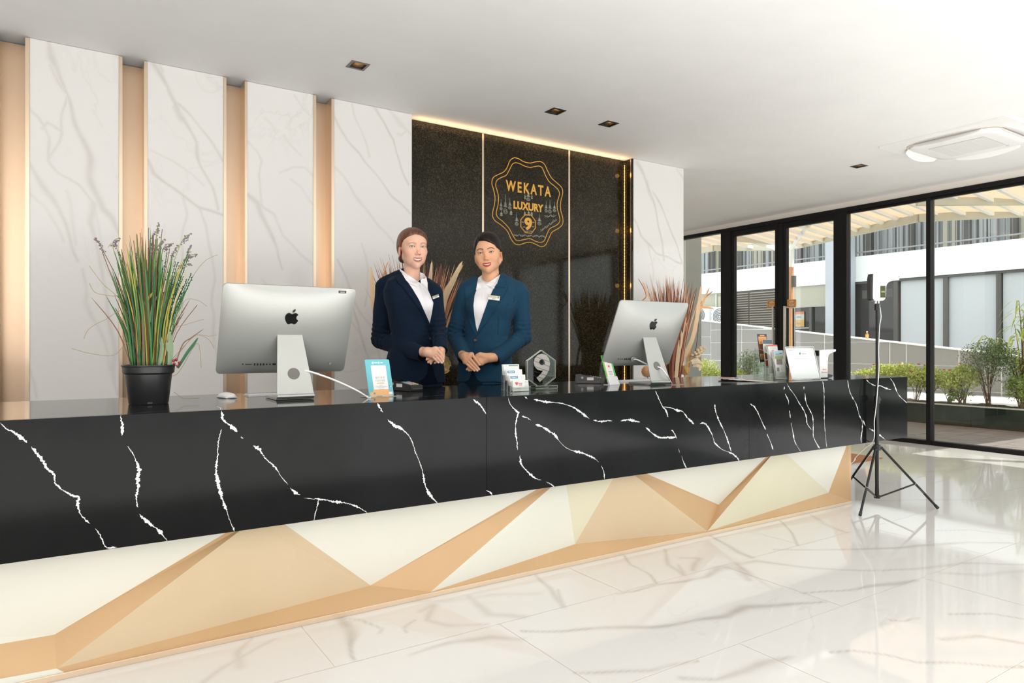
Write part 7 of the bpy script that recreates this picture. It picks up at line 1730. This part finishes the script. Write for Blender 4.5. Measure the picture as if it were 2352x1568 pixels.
c1_ = dict(phi=.55, yaw=.47, roll=-.03, pitch=.03, head=(P1.x(949.5), -.02, P1.z(570.5)), chin_dz=.004, neck_r=.0435, hair_vol=.006, hs=1.0, skin=(.74, .44, .32), blush=(.76, .25, .17), lip=(.56, .19, .145), brow=(.26, .12, .07), lid=(.62, .34, .26), brow_a=.6, iris=(.16, .22, .22),
    face_w=.97, jaw=.72, jaw_w=.98, face_h=.082, eye_open=.0043, mouth_w=.0305, smile=.0085, mouth_open=.0050, sweep=.12, part=-.012, bun=(-.022, .098, -.050, .030),
    neck=(P1.x(945), .015), chest_c=(P1.x(946), .01), waist_c=(P1.x(957), .0), hip_c=(P1.x(953), .015),
    torso=[(.852, P1.x(950), .01, .180, .118), (.93, P1.x(951), .01, .172, .116), (1.04, P1.x(954), .0, .142, .104), (1.10, P1.x(955), 0, .134, .100), (1.20, P1.x(952), 0, .142, .110), (1.29, P1.x(947), .0, .150, .118), (1.36, P1.x(943), .008, .155, .098), (1.41, P1.x(942), .012, .135, .070), (1.445, P1.x(942), .018, .080, .055)],
    shoulders=[(P1.p(890, 652, .05), P1.p(928, 634, .025), .048, .045), (P1.p(990, 666, -.07), P1.p(958, 642, -.01), .046, .045)],
    bust=[(P1.p(955, 700, -.085), (.05, .05, .05)), (P1.p(993, 700, -.085), (.045, .045, .05))],
    arms=[(S1, E1, W1_), (S1b, E1b, W1b)], sleeve=[(.057, .050, .040, .004), (.050, .044, .036, .004)],
    hand_box=((P1.p(962, 840, 0)[0], -.285, P1.z(846)), (P1.p(1030, 840, 0)[0], -.135, P1.z(782))),
    hands=[(P1.p(980, 808, -.215), hp(P1, [(668,330),(655,405),(615,460),(560,500)], yh), hp(P1, [(775,440),(755,520),(705,572),(640,590)], yh-.014), tipsA, None),
           (P1.p(1010, 806, -.175), hp(P1, [(800,370),(780,470),(700,540),(640,580)], -.200), hp(P1, [(640,520),(600,590),(560,610),(700,640)], -.192), hp(P1, [(430,590),(470,655),(530,690),(622,678)], -.212), (P1.p(1016, 806, -.18), P1.p(1018, 818, -.2), P1.p(1018, 826, -.21)))],
    wrists=[(P1.p(962, 806, -.16), P1.p(982, 809, -.212), .026, .026), (P1.p(1012, 797, -.150), P1.p(1010, 806, -.18), .024, .025)],
    knuckles=hp(P1, [(668,330),(655,405),(615,460),(560,500)], yh), nails=[t+np.array((.001, -.0060, .0005)) for t in tipsA], ring=(hp(P1, [(662,525)], yh-.010)[0], hp(P1, [(705,572)], yh-.014)[0]),
    kragen=(P1.x(949), .018, 1.448), kslope=.75, hole_dx=.014,
    shirt=px4([(392,462),(470,520),(575,590),(628,575),(640,650),(662,700),(688,765),(676,850),(655,948),(610,850),(560,740),(500,640),(430,540)]),
    placket=[px4([(565,590),(612,590),(640,700),(655,800),(640,800),(600,700)])],
    collar=[px4([(382,455),(410,475),(470,525),(530,560),(575,590),(548,626),(515,605),(470,590),(420,540),(390,500)]), px4([(562,490),(600,500),(625,535),(636,590),(636,646),(615,612),(590,592),(575,588)])],
    lapels=[px4([(345,520),(395,485),(440,560),(505,650),(565,750),(615,860),(652,945),(668,1010),(640,960),(590,860),(520,760),(450,670),(400,600),(380,600)]), px4([(640,585),(672,640),(690,700),(700,760),(735,790),(715,880),(670,990),(660,940),(682,850),(690,765),(664,700),(642,640)])],
    lapel_tops=[px4([(340,520),(378,470),(398,490),(425,540),(455,600),(405,585),(385,602),(360,565)])],
    fronts=[], gaps=[px4([(640,1340),(652,1300),(672,1300),(688,1360),(700,1420),(735,1490),(600,1500),(560,1475),(610,1440),(632,1400)])],
    seams=[px4([(340,700),(330,830),(322,960)]), px4([(668,1010),(675,1060),(672,1140)]), px4([(230,575),(200,640),(190,700)]), px4([(490,960),(495,1040)]), px4([(705,990),(712,1060),(708,1150)])],
    buttons=[px4([(652,1083)])[0]], tag=(999, 681, 18, -.32, .75, 'ANNA'))
build_person(P1, c1_)

# ================================================================ right receptionist
m2 = dict(cloth=cloth_mat('teal_wool', (.010, .042, .080), (.015, .056, .102)), seam_shade=mat('teal_seam_shade', (.006, .016, .030), rough=.9, spec=.05), hair=hair_mat('hair_black', (.006, .0035, .003), (.018, .010, .008), .22), button=mat('button_dark', (.05, .05, .05), rough=.3))
P2 = Person(1125, 4.05, 'person in teal blue blazer with dark parted hair, right of the two receptionists', m2)
S2 = P2.p(1070, 674, .0); E2 = P2.p(1045, 768, .035); W2 = P2.p(1067, 823, -.145)
S2b = P2.p(1194, 676, .015); E2b = P2.p(1201, 773, .03); W2b = P2.p(1135, 825, -.150)
yh = -.215
tipsB = hp(P2, [(1728,722),(1712,830),(1672,868),(1602,870)], yh-.012)
c2_ = dict(phi=-.16, yaw=-.13, roll=-.085, pitch=.03, head=(P2.x(1121.5), -.015, P2.z(583.5)), hs=1.03, chin_dz=.009, jaw_w=1.15, hl_dz=.014, sweep2=1.3, skin=(.73, .40, .24), blush=(.72, .22, .12), lip=(.48, .035, .025), brow=(.06, .03, .025), lid=(.60, .30, .20), brow_a=.95, iris=(.05, .025, .015),
    face_w=1.03, jaw=.85, eye_open=.0036, eye_tilt=.12, brow_z=.002, mouth_w=.0275, smile=.0060, mouth_open=.0038, face_h=.083, hair_vol=.020, part=-.036, sweep=.38, bun=(.0, .105, -.035, .034),
    neck=(P2.x(1124), .015), chest_c=(P2.x(1126), .01), waist_c=(P2.x(1118), .0), hip_c=(P2.x(1115), .02),
    torso=[(.845, P2.x(1115), .012, .170, .112), (.93, P2.x(1115), .012, .165, .112), (1.04, P2.x(1116), .0, .143, .104), (1.11, P2.x(1117), 0, .132, .100), (1.20, P2.x(1121), 0, .138, .108), (1.29, P2.x(1128), .0, .158, .112), (1.36, P2.x(1130), .008, .162, .094), (1.41, P2.x(1130), .012, .145, .070), (1.445, P2.x(1128), .018, .085, .055)],
    shoulders=[(P2.p(1072, 663, .01), P2.p(1108, 646, .015), .046, .044), (P2.p(1190, 664, .02), P2.p(1148, 644, .015), .048, .045)],
    bust=[(P2.p(1096, 705, -.080), (.048, .045, .05)), (P2.p(1145, 703, -.072), (.05, .045, .05))],
    arms=[(S2, E2, W2), (S2b, E2b, W2b)], sleeve=[(.054, .050, .041, .002), (.056, .052, .042, .002)],
    hand_box=((P2.p(1046, 840, 0)[0], -.27, P2.z(866)), (P2.p(1150, 840, 0)[0], -.11, P2.z(796))),
    hands=[(P2.p(1067, 818, -.19), hp(P2, [(1545,470),(1475,545),(1420,610),(1375,665)], yh), hp(P2, [(1640,610),(1595,700),(1550,750),(1490,775)], yh-.012), tipsB, None),
           (P2.p(1128, 820, -.185), hp(P2, [(1660,500),(1670,590),(1700,660),(1740,700)], -.195), hp(P2, [(1520,720),(1530,760),(1560,780),(1600,790)], -.192), hp(P2, [(1415,835),(1470,862),(1520,856),(1560,850)], -.206), (P2.p(1103, 814, -.2), P2.p(1094, 822, -.2), P2.p(1088, 830, -.2)))],
    wrists=[(P2.p(1058, 812, -.12), P2.p(1069, 820, -.192), .026, .027), (P2.p(1146, 820, -.12), P2.p(1128, 821, -.185), .027, .026)],
    knuckles=hp(P2, [(1545,470),(1475,545),(1420,610),(1375,665)], yh), nails=[t+np.array((.001, -.0060, .0005)) for t in tipsB],
    kragen=(P2.x(1122), .018, 1.458), kslope=.62,
    shirt=px4([(1108,540),(1165,600),(1280,520),(1240,610),(1210,680),(1180,745),(1150,830),(1115,930),(1082,1025),(1068,960),(1055,880),(1048,790),(1056,700),(1078,620)]),
    placket=[px4([(1140,600),(1178,600),(1172,700),(1150,790),(1125,850),(1112,850),(1128,700)])],
    collar=[px4([(1090,540),(1112,532),(1130,570),(1165,600),(1120,622),(1078,660),(1072,645),(1082,590)]), px4([(1290,508),(1292,530),(1262,590),(1232,640),(1190,615),(1160,600),(1210,565),(1255,535)])],
    lapels=[px4([(1082,565),(1078,640),(1058,700),(1048,790),(1056,880),(1070,970),(1082,1030),(1072,1058),(1040,1000),(1005,900),(985,780),(975,700),(975,620),(1030,600)]), px4([(1292,528),(1330,560),(1335,610),(1360,612),(1330,680),(1270,770),(1215,870),(1150,960),(1085,1042),(1082,1026),(1118,930),(1152,830),(1185,740),(1235,630),(1262,590)])],
    lapel_tops=[px4([(1290,510),(1335,560),(1335,622),(1285,625),(1235,625),(1262,590)])],
    fronts=[], gaps=[px4([(1030,1365),(1052,1365),(1062,1410),(1085,1455),(1130,1490),(1130,1510),(1000,1510),(965,1482),(1005,1460),(1025,1420)])],
    seams=[px4([(1055,1110),(1050,1200),(1050,1290)]), px4([(1262,800),(1272,900),(1268,1050)]), px4([(1235,778),(1345,790),(1350,768)]), px4([(1235,778),(1250,765),(1350,768)]), px4([(1430,650),(1412,760),(1405,870)]), px4([(945,620),(940,760),(950,880)]), px4([(1075,1060),(1052,1110)])],
    buttons=[px4([(1075,1101)])[0]], tag=(1135.8, 687.5, 27, .12, -.05, 'JAN'))
build_person(P2, c2_)
